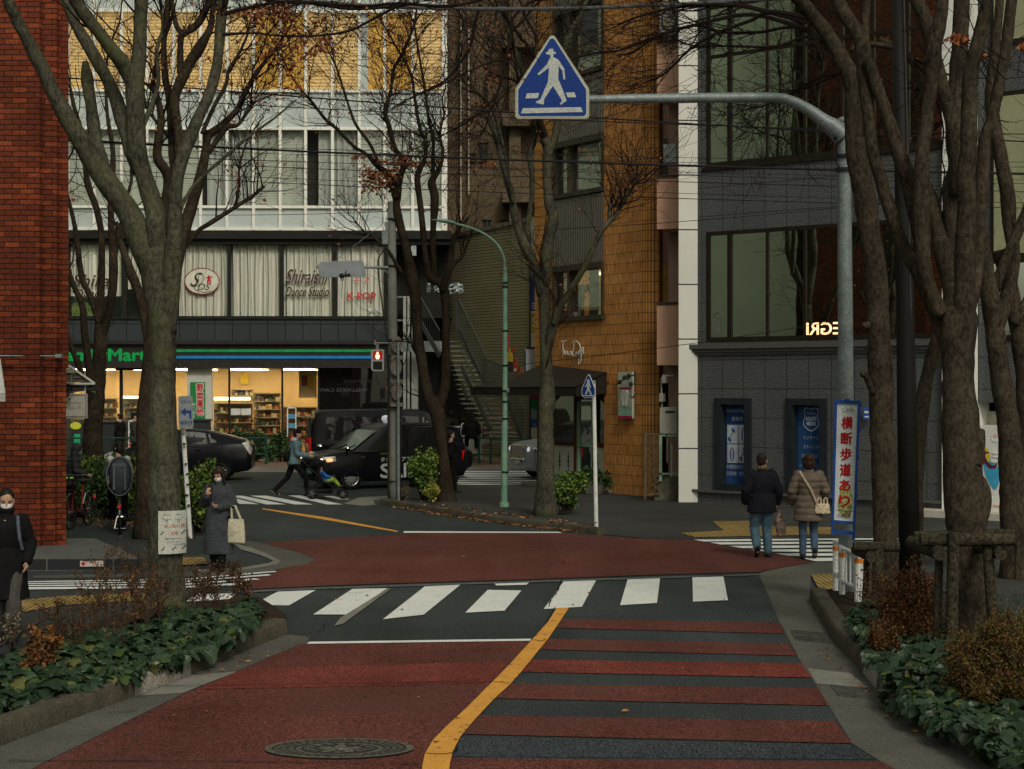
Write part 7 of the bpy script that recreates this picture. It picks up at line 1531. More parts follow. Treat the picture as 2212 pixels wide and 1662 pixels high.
def greenhouse(gs,mat,parent,name='cabin'):
    """gs: (x,z_base,z_top,half_base,half_top)"""
    b=MB(); rings=[]
    for x0,x1,zb,zt,w0,w1 in gs: rings.append([(x0,w0,zb),(x1,w1,zt-.04),(x1,w1-.07,zt),(x1,0,zt+.012),(x1,-w1+.07,zt),(x1,-w1,zt-.04),(x0,-w0,zb),(x0,0,zb)])
    b.loft(rings); b.f=[f[::-1] for f in b.f]; return b.build(name,mat,parent,local=True,ang=28)
def ghpt(gs,x,z,side,d=.006):
    """point on the cabin flank at height z and x measured there"""
    def at(seg,f):
        x0,x1,zb,zt,w0,w1=[a+(b-a)*f for a,b in zip(gs[seg],gs[seg+1])]; h=(z-zb)/(zt-.04-zb); return x0+(x1-x0)*h,w0+(w1-w0)*h
    best=None
    for s in range(len(gs)-1):
        a,_=at(s,0); c,_=at(s,1)
        if min(a,c)-1e-6<=x<=max(a,c)+1e-6: f=(x-a)/(c-a) if abs(c-a)>1e-9 else 0; _,y=at(s,f); best=y; break
    if best is None: best=at(0,0)[1] if abs(at(0,0)[0]-x)<abs(at(len(gs)-2,1)[0]-x) else at(len(gs)-2,1)[1]
    return Vector((x,side*(best+d),z))
def swin(gs,pts,side,parent,mat=None,name='side_window',sub=3):
    b=MB(); P=[]
    for i,p in enumerate(pts):
        q=pts[(i+1)%len(pts)]
        for k in range(sub): P.append((p[0]+(q[0]-p[0])*k/sub,p[1]+(q[1]-p[1])*k/sub))
    V=[ghpt(gs,x,z,side,.010) for x,z in P]; b.add(V,[tuple(range(len(V))) if side>0 else tuple(range(len(V)-1,-1,-1))]); 
    o=b.build(name,mat or m_cglass,parent,local=True); return o
def place(t,px,py,yaw): g=G(px,py); t.location=g; t.rotation_euler=(0,0,yaw); bpy.context.view_layer.update()
class LF:  # local text frame on a car flank: t along -x (reading direction when seen from the left side), z up
    def __init__(s,y,side): s.y=y; s.side=side
    def p(s,t,z,d=0.): return Vector((-s.side*t,s.side*(s.y+d),z))
def ltext(b,f,txt,x,z,h,w,mi=0,bold=0.): b.ftext(f,txt,-f.side*x,z,h,w,.006,mi,0,False,0,bold)
# ---- taxi (seen: its left flank faces the camera; heads to the left of the picture)
yaw=R(180+30); t=thing('taxi','black tall taxi with a white roof lamp and big white flank lettering, facing left','taxi'); 
ctr=Vector(((829-CX)/FP*46.7,46.7,0)); t.location=ctr; t.rotation_euler=(0,0,yaw); bpy.context.view_layer.update()
st=[(2.20,.30,.48,.72,.78,.62,.66,.62,.55),(2.12,.22,.5,.80,.90,.76,.79,.76,.66),(1.9,.20,.55,.88,.97,.80,.835,.80,.70),(1.3,.20,.55,.95,1.04,.80,.845,.82,.74),(.95,.20,.55,.98,1.06,.80,.845,.83,.76),(.3,.20,.55,1.0,1.02,.80,.845,.83,.80),(-1.0,.20,.55,1.02,1.04,.80,.845,.83,.80),(-1.8,.22,.55,1.03,1.05,.80,.845,.82,.79),(-2.1,.26,.55,1.02,1.04,.74,.81,.79,.75),(-2.2,.36,.55,.98,1.0,.64,.74,.72,.68)]
body_loft(st,m_blackp,t,[(1.35,(.375,.32),.845),(-1.40,(.375,.32),.845)])
gs=[(1.32,.42,1.0,1.62,.80,.64),(1.0,.12,1.0,1.72,.82,.69),(.4,.0,1.0,1.745,.82,.69),(-.6,-.6,1.0,1.75,.82,.70),(-1.6,-1.5,1.0,1.72,.82,.69),(-2.14,-2.0,1.0,1.62,.78,.64)]
greenhouse(gs,m_blackp,t)
for s in (1,-1):
    swin(gs,[(.88,1.06),(.42,1.42),(.14,1.60),(-.22,1.62),(-.22,1.06)],s,t); swin(gs,[(-.34,1.06),(-.34,1.63),(-1.30,1.63),(-1.42,1.56),(-1.44,1.06)],s,t); swin(gs,[(-1.54,1.06),(-1.52,1.60),(-1.95,1.52),(-2.05,1.08)],s,t)
    b=MB(); f=[ghpt(gs,x,z,s,.012) for x,z in ((-.34,1.04),(-.34,1.65),(-1.30,1.65),(-1.44,1.57),(-1.46,1.04),(-.34,1.04))]; b.tube(f,.008,4); b.build('window_trim',m_chrome,t,local=True)
    for x in (1.35,-1.40): wheel(t,x,s*.735,.315,.20,14,s)
    b=MB(); b.ball((1.50,s*.90,1.08),(.06,.10,.06),8); b.tube([(1.46,s*.78,.94),(1.50,s*.88,1.06)],.018,6); mo=b.build('door_mirror',m_blackp,t,local=True); b=MB(); b.ball((1.52,s*.90,1.115),(.065,.11,.055),8); b.build('mirror_cap',m_chrome,mo,local=True)
    b=MB(); b.bar((-.52,s*.850,.93),(-.72,s*.850,.93),.025,.02); b.build('door_handle',m_chrome,t,local=True)
    b=MB(); P=[(2.13,s*.50,.86),(2.10,s*.70,.88),(1.80,s*.835,.90),(1.78,s*.845,.77),(2.08,s*.77,.72),(2.16,s*.52,.73)]
    b.add([Vector(p)+Vector((.02,s*.006,0)) for p in P],[tuple(range(6)) if s<0 else tuple(range(5,-1,-1))]); b.ball((2.13,s*.66,.80),(.05,.06,.045),6,1) ; hl=b.build('headlight',[m_hl,M('lamp_lit',(1,.95,.85),.3,emit=1.6,emitcol=(1,.93,.8))],t,local=True)
    b=MB(); b.ball((1.95,s*.80,.80),(.12,.04,.05),6); b.build('indicator',M('amber_lit',(.9,.3,.1),.3,emit=2.2,emitcol=(1,.30,.12)),t,local=True)
    b=MB(); P=[(-2.12,s*.66,1.0),(-2.10,s*.78,1.0),(-1.98,s*.83,.98),(-1.98,s*.83,.72),(-2.14,s*.76,.70),(-2.2,s*.66,.72)]; b.add([Vector(p)+Vector((-.01,s*.008,0)) for p in P],[tuple(range(6)) if s>0 else tuple(range(5,-1,-1))]); b.build('tail_light',m_tl,t,local=True)
    for x in (.62,-.28,-1.48): b=MB(); b.bar((x,s*.847,.26),(x,s*.84,1.0),.006,.004); b.build('door_seam',m_dark,t,local=True)
b=MB(); 
for k,(xx,z) in enumerate(((2.212,.62),(2.212,.665),(2.212,.71),(2.208,.755),(2.19,.80),(2.165,.845))): b.bar((xx,-.5,z),(xx,.5,z),.022,.022)
b.build('grille',m_chrome,t,local=True)
b=MB(); b.box(2.14,2.20,-.56,.56,.30,.60); b.build('bumper_grille',m_under,t,local=True); b=MB()
for z in (.33,.53): b.bar((2.205,-.56,z),(2.205,.56,z),.02,.012)
b.build('bumper_trim',m_chrome,t,local=True)
b=MB(); b.box(2.20,2.225,-.18,.18,.40,.56); npl=b.build('number_plate',M('plate_green',(.02,.09,.05),.5),t,local=True)
class FF: 
    def p(s,tt,z,d=0.): return Vector((2.226+d,tt,z))
b=MB(); b.ftext(FF(),'・576',0,.46,.08,.28,.004); b.ftext(FF(),'品川 500',0,.53,.03,.16,.004); b.build('lettering',M('plate_text',(.6,.65,.6),.5),npl,local=True)
b=MB(); q=[(1.26,.74,1.04),(1.26,-.74,1.04),(.50,-.62,1.545),(.50,.62,1.545)]; b.add([Vector(p)+Vector((.02,0,.02)) for p in q],[(0,3,2,1)]); b.build('windscreen',m_wsg,t,local=True)
b=MB(); 
for y in (.25,-.30): b.tube([(1.30,y,1.06),(1.12,y+.33,1.18)],.010,4)
b.build('wiper',m_under,t,local=True)
f=LF(.849,1); b=MB(); 
ltext(b,f,'タクシーアプリ',-.02,.79,.12,1.05,0,.003); ltext(b,f,'S',.36,.48,.37,.28,0,.014); ltext(b,f,'RIDE',-.40,.48,.36,1.02,0,.014); b.build('lettering_white',M('letter_white',(.55,.57,.57),.5,.03,fine=0),t,local=True)
b=MB(); ltext(b,f,'DAIWA TAXI',.22,.945,.06,.55); ltext(b,f,'日報',1.03,.86,.05,.12); b.build('lettering_gold',M('letter_gold',(.30,.20,.06),.5),t,local=True)
b=MB(); V=[f.p(-(-1.15)+a,z,.005) for a,z in ((-.38,.76),(.38,.76),(.38,.90),(-.38,.90))]; b.add(V,[(0,1,2,3)]); c=[f.p(-.16+.05*math.cos(k*.4),.34+.05*math.sin(k*.4),.009) for k in range(16)]; b.add(c,[tuple(range(16))]); b.build('yellow_label',M('label_yellow',(.55,.52,.03),.5),t,local=True)
b=MB(); b.ftext(f,'エスライド',1.15,.83,.08,.5,.008); b.build('label_text',m_blk,t,local=True)
b=MB(); b.ball((-.05,0,1.86),(.115,.115,.10),10); b.tube([(-.05,0,1.74),(-.05,0,1.80)],.06,10); rl=b.build('roof_lamp',M('roof_lamp_white',(.62,.63,.66),.4,.04,emit=.25,emitcol=(.9,.9,1)),t,local=True)
b=MB(); b.ftext(LF(.118,1),'$7',.06,1.87,.07,.09,.0); b.build('lettering',M('lamp_blue',(.05,.05,.25),.5),rl,local=True)
# ---- black van behind it, seen from its right flank... heads right
t=thing('van','long black van with dark windows behind the taxi, tail to the left','van'); yawv=R(10); xc=((650+1010)/2-CX)/FP*50.6; t.location=(xc+.1,50.9,0); t.rotation_euler=(0,0,yawv); bpy.context.view_layer.update()
st=[(-2.42,.42,.7,1.02,1.05,.70,.76,.76,.70),(-2.38,.30,.7,1.05,1.07,.80,.90,.90,.84),(-1.6,.24,.7,1.08,1.1,.86,.94,.93,.88),(.9,.24,.7,1.08,1.1,.86,.94,.93,.88),(1.7,.24,.7,1.06,1.1,.86,.94,.92,.86),(2.2,.24,.62,.92,1.0,.82,.90,.88,.76),(2.42,.34,.6,.80,.86,.70,.78,.76,.62)]
body_loft(st,m_blackp,t,[(1.45,(.37,.32),.94),(-1.5,(.37,.32),.94)])
gv=[(-2.36,-2.22,1.05,1.98,.90,.76),(-2.2,-2.05,1.05,2.04,.92,.80),(0,0,1.05,2.07,.92,.82),(1.2,.9,1.05,2.05,.92,.80),(1.75,1.15,1.05,1.95,.91,.77),(2.15,1.3,1.0,1.80,.85,.72)]
greenhouse(gv,m_blackp,t)
for s in (1,-1):
    swin(gv,[(-1.95,1.18),(-1.9,1.84),(-.05,1.86),(-.05,1.18)],s,t,Mglass('privacy_glass',(.004,.004,.005),.035)); swin(gv,[(.05,1.18),(.05,1.86),(.80,1.86),(.85,1.18)],s,t,Mglass('privacy_glass',(.004,.004,.005),.035)); swin(gv,[(.95,1.18),(.92,1.84),(1.05,1.82),(1.5,1.30),(1.52,1.18)],s,t)
    for x in (1.45,-1.5): wheel(t,x,s*.82,.33,.21,8,s)
    b=MB(); b.box(-2.42,-2.34,s*.80 if s>0 else -.90,.90 if s>0 else -.80,.78,1.25); b.build('tail_light',m_tl,t,local=True)
    b=MB(); b.bar((-2.0,s*.945,1.02),(1.9,s*.935,1.02),.02,.01); b.build('side_moulding',m_char,t,local=True)
b=MB(); b.box(-2.40,-2.33,-.7,.7,1.18,1.82); b.build('rear_window',m_cglass,t,local=True)
b=MB(); b.bar((-2.40,-.35,1.94),(-2.40,.35,1.94),.05,.05); b.build('brake_light',m_tl,t,local=True)
# ---- black hatchback on the left (heads left)
t=thing('hatchback_car','black sloping hatchback with alloy wheels, half hidden by the front left tree','car'); t.location=((382-CX)/FP*50.2,50.2,0); t.rotation_euler=(0,0,R(184)); bpy.context.view_layer.update()
st=[(2.24,.30,.45,.60,.64,.50,.56,.52,.4),(2.12,.22,.48,.68,.75,.72,.76,.70,.56),(1.7,.19,.52,.80,.90,.80,.855,.78,.62),(1.1,.18,.55,.90,.98,.82,.872,.80,.68),(.4,.18,.58,.96,.99,.82,.872,.80,.76),(-1.0,.18,.6,1.02,1.04,.82,.872,.80,.76),(-1.7,.22,.62,1.08,1.13,.80,.86,.78,.70),(-2.12,.28,.62,1.08,1.14,.72,.81,.72,.62),(-2.24,.36,.62,.98,1.02,.60,.70,.64,.52)]
body_loft(st,m_blackp,t,[(1.36,(.36,.31),.87),(-1.34,(.36,.31),.87)])
gs=[(1.35,1.15,.93,1.06,.72,.60),(.95,.62,.95,1.27,.76,.62),(.45,.10,.97,1.46,.79,.60),(-.3,-.3,1.0,1.50,.79,.60),(-1.0,-.95,1.02,1.44,.79,.59),(-1.7,-1.6,1.06,1.29,.77,.58),(-2.1,-2.05,1.08,1.17,.72,.56)]
greenhouse(gs,m_blackp,t)
for s in (1,-1):
    swin(gs,[(.95,1.02),(.42,1.32),(.08,1.41),(-.02,1.05)],s,t,sub=2); swin(gs,[(-.10,1.05),(-.02,1.42),(-.5,1.44),(-.9,1.38),(-.98,1.08)],s,t,sub=2); swin(gs,[(-1.06,1.10),(-.98,1.36),(-1.45,1.24),(-1.6,1.16)],s,t,sub=2)
    for x in (1.36,-1.34): wheel(t,x,s*.76,.315,.2,10,s)
    b=MB(); P=[(-1.95,s*.79,1.10),(-2.14,s*.69,1.14),(-2.25,s*.64,.92),(-2.20,s*.72,.74),(-2.12,s*.80,.86)]; b.add([Vector(p)+Vector((-.02,s*.015,0)) for p in P],[tuple(range(5)) if s<0 else tuple(range(4,-1,-1))]); b.f.append(b.f[0][::-1]); b.m.append(0); b.build('tail_light',M('clear_tail',(.62,.60,.58),.2,.2,8,metal=.2),t,local=True)
    b=MB(); P=[(2.13,s*.56,.70),(1.75,s*.80,.84),(1.62,s*.83,.82),(1.95,s*.79,.64)]; b.add([Vector(p)+Vector((.02,s*.012,.01)) for p in P],[(0,1,2,3),(3,2,1,0)]); b.build('headlight',m_hl,t,local=True)
    b=MB(); b.bar((-.62,s*.882,.90),(-.80,s*.88,.91),.02,.02); b.bar((.35,s*.88,.86),(.17,s*.88,.865),.02,.02); b.build('door_handle',m_blackp,t,local=True)
b=MB(); q=[(1.36,.62,.98),(1.36,-.62,.98),(.30,-.52,1.44),(.30,.52,1.44)]; b.add([Vector(p)+Vector((.03,0,.04)) for p in q],[(0,3,2,1)]); b.build('windscreen',m_wsg,t,local=True)
# ---- silver SUV on the right (heads left)
t=thing('luxury_car','silver grey luxury SUV nose with an upright mesh grille, emerging left of the fourth tree','car'); t.location=((1284-CX)/FP*51.6,51.6,0); t.rotation_euler=(0,0,R(204)); bpy.context.view_layer.update()
st=[(2.52,.34,.55,.90,.94,.70,.78,.66,.4),(2.44,.26,.6,.98,1.04,.84,.90,.80,.6),(2.1,.24,.62,1.04,1.12,.90,.97,.88,.7),(1.2,.24,.65,1.10,1.20,.90,.99,.90,.72),(.8,.24,.66,1.12,1.20,.90,.99,.91,.78),(-1.5,.24,.68,1.15,1.18,.90,.99,.91,.86),(-2.2,.28,.7,1.15,1.18,.86,.96,.88,.8),(-2.5,.4,.7,1.0,1.04,.7,.84,.78,.7)]
body_loft(st,m_silver,t,[(1.55,(.43,.38),.99),(-1.45,(.43,.38),.99)])
gs=[(.95,.35,1.16,1.55,.86,.66),(.4,-.1,1.16,1.70,.88,.68),(-1.0,-1.0,1.16,1.72,.88,.68),(-2.3,-1.95,1.16,1.60,.84,.64)]
greenhouse(gs,m_silver,t)
for s in (1,-1):
    swin(gs,[(.55,1.22),(.15,1.60),(-.5,1.62),(-.5,1.22)],s,t); swin(gs,[(-.58,1.22),(-.58,1.62),(-1.5,1.58),(-1.7,1.24)],s,t)
    for x in (1.55,-1.45): wheel(t,x,s*.86,.38,.25,10,s)
    b=MB(); b.ball((2.43,s*.66,.88),(.09,.12,.12),10,1); b.ball((2.38,s*.84,.89),(.08,.07,.075),10,1); b.ball((2.475,s*.66,.88),(.06,.09,.09),10,0); b.build('headlight',[M('headlight_lit',(.6,.62,.62),.2,.1,emit=.5,emitcol=(.9,.95,1)),m_chrome],t,local=True)
    b=MB(); b.box(2.40,2.49,s*.45 if s>0 else -.82,.82 if s>0 else -.45,.42,.60); b.build('air_intake',m_char,t,local=True)
    b=MB(); b.bar((2.50,s*.40,.40),(2.40,s*.86,.62),.05,.05); b.build('bumper_blade',m_silver,t,local=True)
b=MB(); b.box(2.46,2.55,-.47,.47,.60,.99); b.build('grille',M('grille_mesh',(.42,.44,.46),.35,.3,30,metal=.6),t,local=True)
b=MB(); b.tube([(2.56,y,z) for y,z in ((-.49,.6),(-.47,1.0),(0,1.02),(.47,1.0),(.49,.6),(-.49,.6))],.018,6); b.bar((2.50,-.8,.33),(2.50,.8,.33),.05,.03); b.build('grille_trim',m_chrome,t,local=True)
b=MB(); b.box(2.55,2.57,-.17,.17,.46,.58); b.build('number_plate',M('plate_white',(.5,.51,.5),.5),t,local=True)
# ---------------------------------------------------------------- bicycles
m_bk=M('bike_black',(.02,.02,.022),.4,.1); m_bchrome=M('bike_chrome',(.4,.4,.4),.25,.1,metal=.9)
def bicycle(name,label,px,py,yaw,child_seat=False,basket=False,frame_mat=None,steer=0.,lean=0.):
    g=G(px,py); t=thing(name,label,'bicycle',tuple(g),yaw); t.rotation_euler=(lean,0,yaw); fm=frame_mat or m_bk
    for x in (.52,-.52):
        b=MB(); r=.32; n=28; b.tube([(x+r*math.cos(2*math.pi*i/n),0,.33+r*math.sin(2*math.pi*i/n)) for i in range(n+1)],.021,6,cap=False); w=b.build('wheel',m_tyre,t,local=True)
        b=MB()
        for i in range(14): a=2*math.pi*i/14; b.tube([(x,0.02*(-1)**i,.33),(x+.3*math.cos(a),0,.33+.3*math.sin(a))],.0022,3)
        b.tube([(x,-.05,.33),(x,.05,.33)],.025,8); b.build('spokes',m_bchrome,w,local=True)
        b=MB(); P=[(x+.36*math.cos(a),0,.33+.36*math.sin(a)) for a in [R(q) for q in ((20,60,100,140,170) if x<0 else (10,50,90,130,160))]]; b.tube(P,.022,5); b.build('mudguard',m_bchrome if not child_seat else fm,t,local=True)
    b=MB(); b.tube([(-.12,0,.28),(-.22,0,.85)],.016,8); b.tube([(-.12,0,.28),(.1,0,.34),(.38,0,.80)],.02,8); b.tube([(-.12,0,.28),(-.52,.05,.33)],.010,6); b.tube([(-.12,0,.28),(-.52,-.05,.33)],.010,6); b.tube([(-.20,0,.72),(-.52,0,.33)],.009,6); b.tube([(.52,.05,.33),(.47,.04,.66),(.40,0,.72),(.36,0,.98)],.014,6); b.tube([(.52,-.05,.33),(.47,-.04,.66)],.012,6); b.build('frame',fm,t,local=True)
    b=MB(); sp=spline([(.10,.30,.98),(.22,.29,1.02),(.34,.16,1.05),(.36,0,1.0),(.34,-.16,1.05),(.22,-.29,1.02),(.10,-.30,.98)],4); b.tube(sp,.012,6); b.tube(sp[:4],.018,6); b.tube(sp[-4:],.018,6); b.tube([(.34,.17,1.05),(.36,.22,1.16)],.006,4); b.build('handlebar',m_bchrome,t,local=True)
    b=MB(); b.ball((-.24,0,.90),(.14,.09,.045),8); b.build('saddle',m_bk,t,local=True)
    b=MB(); b.tube([(-.12,-.09,.28),(-.12,.09,.28)],.09,14); b.bar((-.12,.1,.28),(.02,.12,.18),.02); b.bar((.02,.12,.18),(.02,.22,.18),.05,.015); b.bar((-.12,-.1,.28),(-.26,-.12,.38),.02); b.bar((-.26,-.12,.38),(-.26,-.22,.38),.05,.015); b.build('crankset',m_bk,t,local=True)
    b=MB(); b.tube([(-.52,.06,.33),(-.62,.10,.12)],.01,5); b.tube([(-.62,.10,.12),(-.62,-.10,.12)],.01,5); b.build('stand',m_bchrome,t,local=True)
    b=MB(); b.box(-.90,-.88,-.03,.03,.52,.58); b.build('reflector',M('reflector_red',(.6,.02,.02),.3,emit=.2),t,local=True)
    if basket:
        b=MB()
        for z in (.78,.86,.94,1.02): b.tube([(.44,-.17,z),(.70,-.19,z),(.70,.19,z),(.44,.17,z),(.44,-.17,z)],.005,4)
        for i in range(9): y=-.17+i*.0425; b.tube([(.45,y,.76),(.70,y*1.1,1.02)],.004,3)
        b.box(.44,.70,-.17,.17,.76,.77); b.box(.42,.72,-.2,.2,.98,1.06); b.build('basket',m_bk,t,local=True)
        b=MB(); [b.box(.721,.724,y,y+.07,1.0,1.03) for y in (-.15,-.04,.07)]; b.build('reflective_strip',M('strip_lime',(.35,.6,.05),.4,emit=.25),t,local=True)
    return t
m_redf=M('bike_red',(.25,.02,.02),.4)
t=bicycle('bicycle','city bicycle with a black front basket with lime strips beside the hooded man',171,1140,R(-95),basket=True,frame_mat=m_redf)
t=bicycle('bicycle','black bicycle with a hooded child seat ridden by the woman in pale jacket',263,1150,R(100),frame_mat=m_bk)
b=MB(); 
def esec(z,w,d,xo): return [(xo+d*math.sin(a*.628),w*math.cos(a*.628),z) for a in range(10)]
b.loft([esec(.72,.12,.12,-.58),esec(.80,.17,.16,-.60),esec(1.05,.20,.17,-.62),esec(1.25,.21,.16,-.64),esec(1.40,.16,.12,-.62),esec(1.46,.08,.06,-.60)]); cs=b.build('child_seat',M('seat_shell_grey',(.045,.052,.06),.6,.2),t,local=True,smooth=True)
b=MB(); n=26; b.tube([(-.79+.05*math.cos(a*2),.235*math.sin(a),1.10+.36*math.cos(a)) for a in [2*math.pi*i/n for i in range(n+1)]],.013,6,cap=False); b.build('hood_rim',M('rim_grey',(.10,.12,.14),.5),cs,local=True)
b=MB(); b.box(-.80,-.77,-.13,.13,1.28,1.34); b.box(-.80,-.77,-.12,-.08,.85,1.28); b.box(-.80,-.77,.08,.12,.85,1.28); b.build('hood_panels',M('panel_grey',(.09,.10,.115),.6),cs,local=True)
# ---------------------------------------------------------------- people
def V(*a): return Vector(a)
class Blob:
    def __init__(s): s.b=MB()
    def cap(s,a,ra,c,rc,n=10):
        a=Vector(a);c=Vector(c); d=(c-a); L=d.length; d=d/L; P=[];Rr=[]
        for k in range(4): th=k/4*math.pi/2; P.append(a-d*ra*math.cos(th)); Rr.append(max(ra*math.sin(th),ra*.08))
        P.append(a);Rr.append(ra);P.append(c);Rr.append(rc)
        for k in range(3,-1,-1): th=k/4*math.pi/2; P.append(c+d*rc*math.cos(th)); Rr.append(max(rc*math.sin(th),rc*.08))
        s.b.tube(P,Rr,n); return s
    def chain(s,pts,n=10):
        for (a,ra),(c,rc) in zip(pts,pts[1:]): s.cap(a,ra,c,rc,n)
        return s
    def ell(s,c,r,rot=None,n=8): s.b.ball(c,r,n,rot=rot); return s
    def rings(s,R_,n=18,pw=2.0):
        """(x,y,z,halfwidth,halfdepth[,yaw])"""
        rg=[]
        for q in R_:
            x,y,z,w,d=q[:5]; yw=q[5] if len(q)>5 else 0; row=[]
            for k in range(n):
                a=2*math.pi*k/n; ca,sa=math.cos(a),math.sin(a); e=2/pw
                u=w*math.copysign(abs(ca)**e,ca); v=d*math.copysign(abs(sa)**e,sa)
                row.append((x+u*math.cos(yw)-v*math.sin(yw),y+u*math.sin(yw)+v*math.cos(yw),z))
            rg.append(row)
        s.b.loft(rg); return s
    def make(s,name,mat,parent,vox,smooth=3,wr=0.,wsc=9.,seed=0):
        o=s.b.build(name,mat,parent,local=True)
        md=o.modifiers.new('r','REMESH'); md.mode='VOXEL'; md.voxel_size=vox; md.use_smooth_shade=True
        if smooth: m2=o.modifiers.new('s','SMOOTH'); m2.iterations=smooth; m2.factor=.5
        bpy.context.view_layer.update(); evalmesh(o)
        if wr:
            me=o.data
            co=[v.co.copy() for v in me.vertices]; no=[v.normal.copy() for v in me.vertices]
            for v,c,nn in zip(me.vertices,co,no): 
                w=noise.noise(Vector((c.x*wsc,c.y*wsc,c.z*wsc*.55+seed)))+.5*noise.noise(Vector((c.x*wsc*2.3,c.y*wsc*2.3,c.z*wsc*2+seed))); v.co=c+nn*w*wr
        o.data.polygons.foreach_set('use_smooth',[True]*len(o.data.polygons)); return o
m_skin=M('skin_light',(.42,.25,.17),.55,.06,6); m_hair=M('hair_black',(.012,.010,.009),.45,.3,30,st=(4,4,1)); m_hairb=M('hair_brown',(.026,.015,.011),.45,.3,30,st=(4,4,1))
m_eye=M('eye_dark',(.02,.015,.012),.3)
def hand(bl,w,d,nrm,curl=.6,s=1.,grip=False):
    """wrist, direction of the fingers, palm normal"""
    w=Vector(w); d=Vector(d).normalized(); nrm=Vector(nrm); nrm=(nrm-d*nrm.dot(d)).normalized(); side=d.cross(nrm)
    bl.cap(w,.026*s,w+d*.05*s,.030*s,8)
    for k in range(4):
        L=(.070,.082,.076,.058)[k]*s; o=(k-1.5)*.019*s; r=.0095*s
        a=w+d*.055*s+side*o; c1=d; p1=a+c1*L*.42; c2=(d*math.cos(curl)+nrm*math.sin(curl)).normalized(); p2=p1+c2*L*.33; c3=(d*math.cos(curl*2)+nrm*math.sin(curl*2)).normalized(); p3=p2+c3*L*.26
        bl.chain([(a-d*.02,r*1.25),(p1,r*1.05),(p2,r*.95),(p3,r*.8)],7)
        bl.cap(w+d*.01+side*o*.6,.014*s,a,.012*s,7)
    t0=w+d*.015*s-side*.028*s; t1=t0+(d*.6-side*.6+nrm*.3)*.035*s; t2=t1+(d*.85+nrm*.5)*.03*s
    bl.chain([(t0,.014*s),(t1,.012*s),(t2,.009*s)],7)
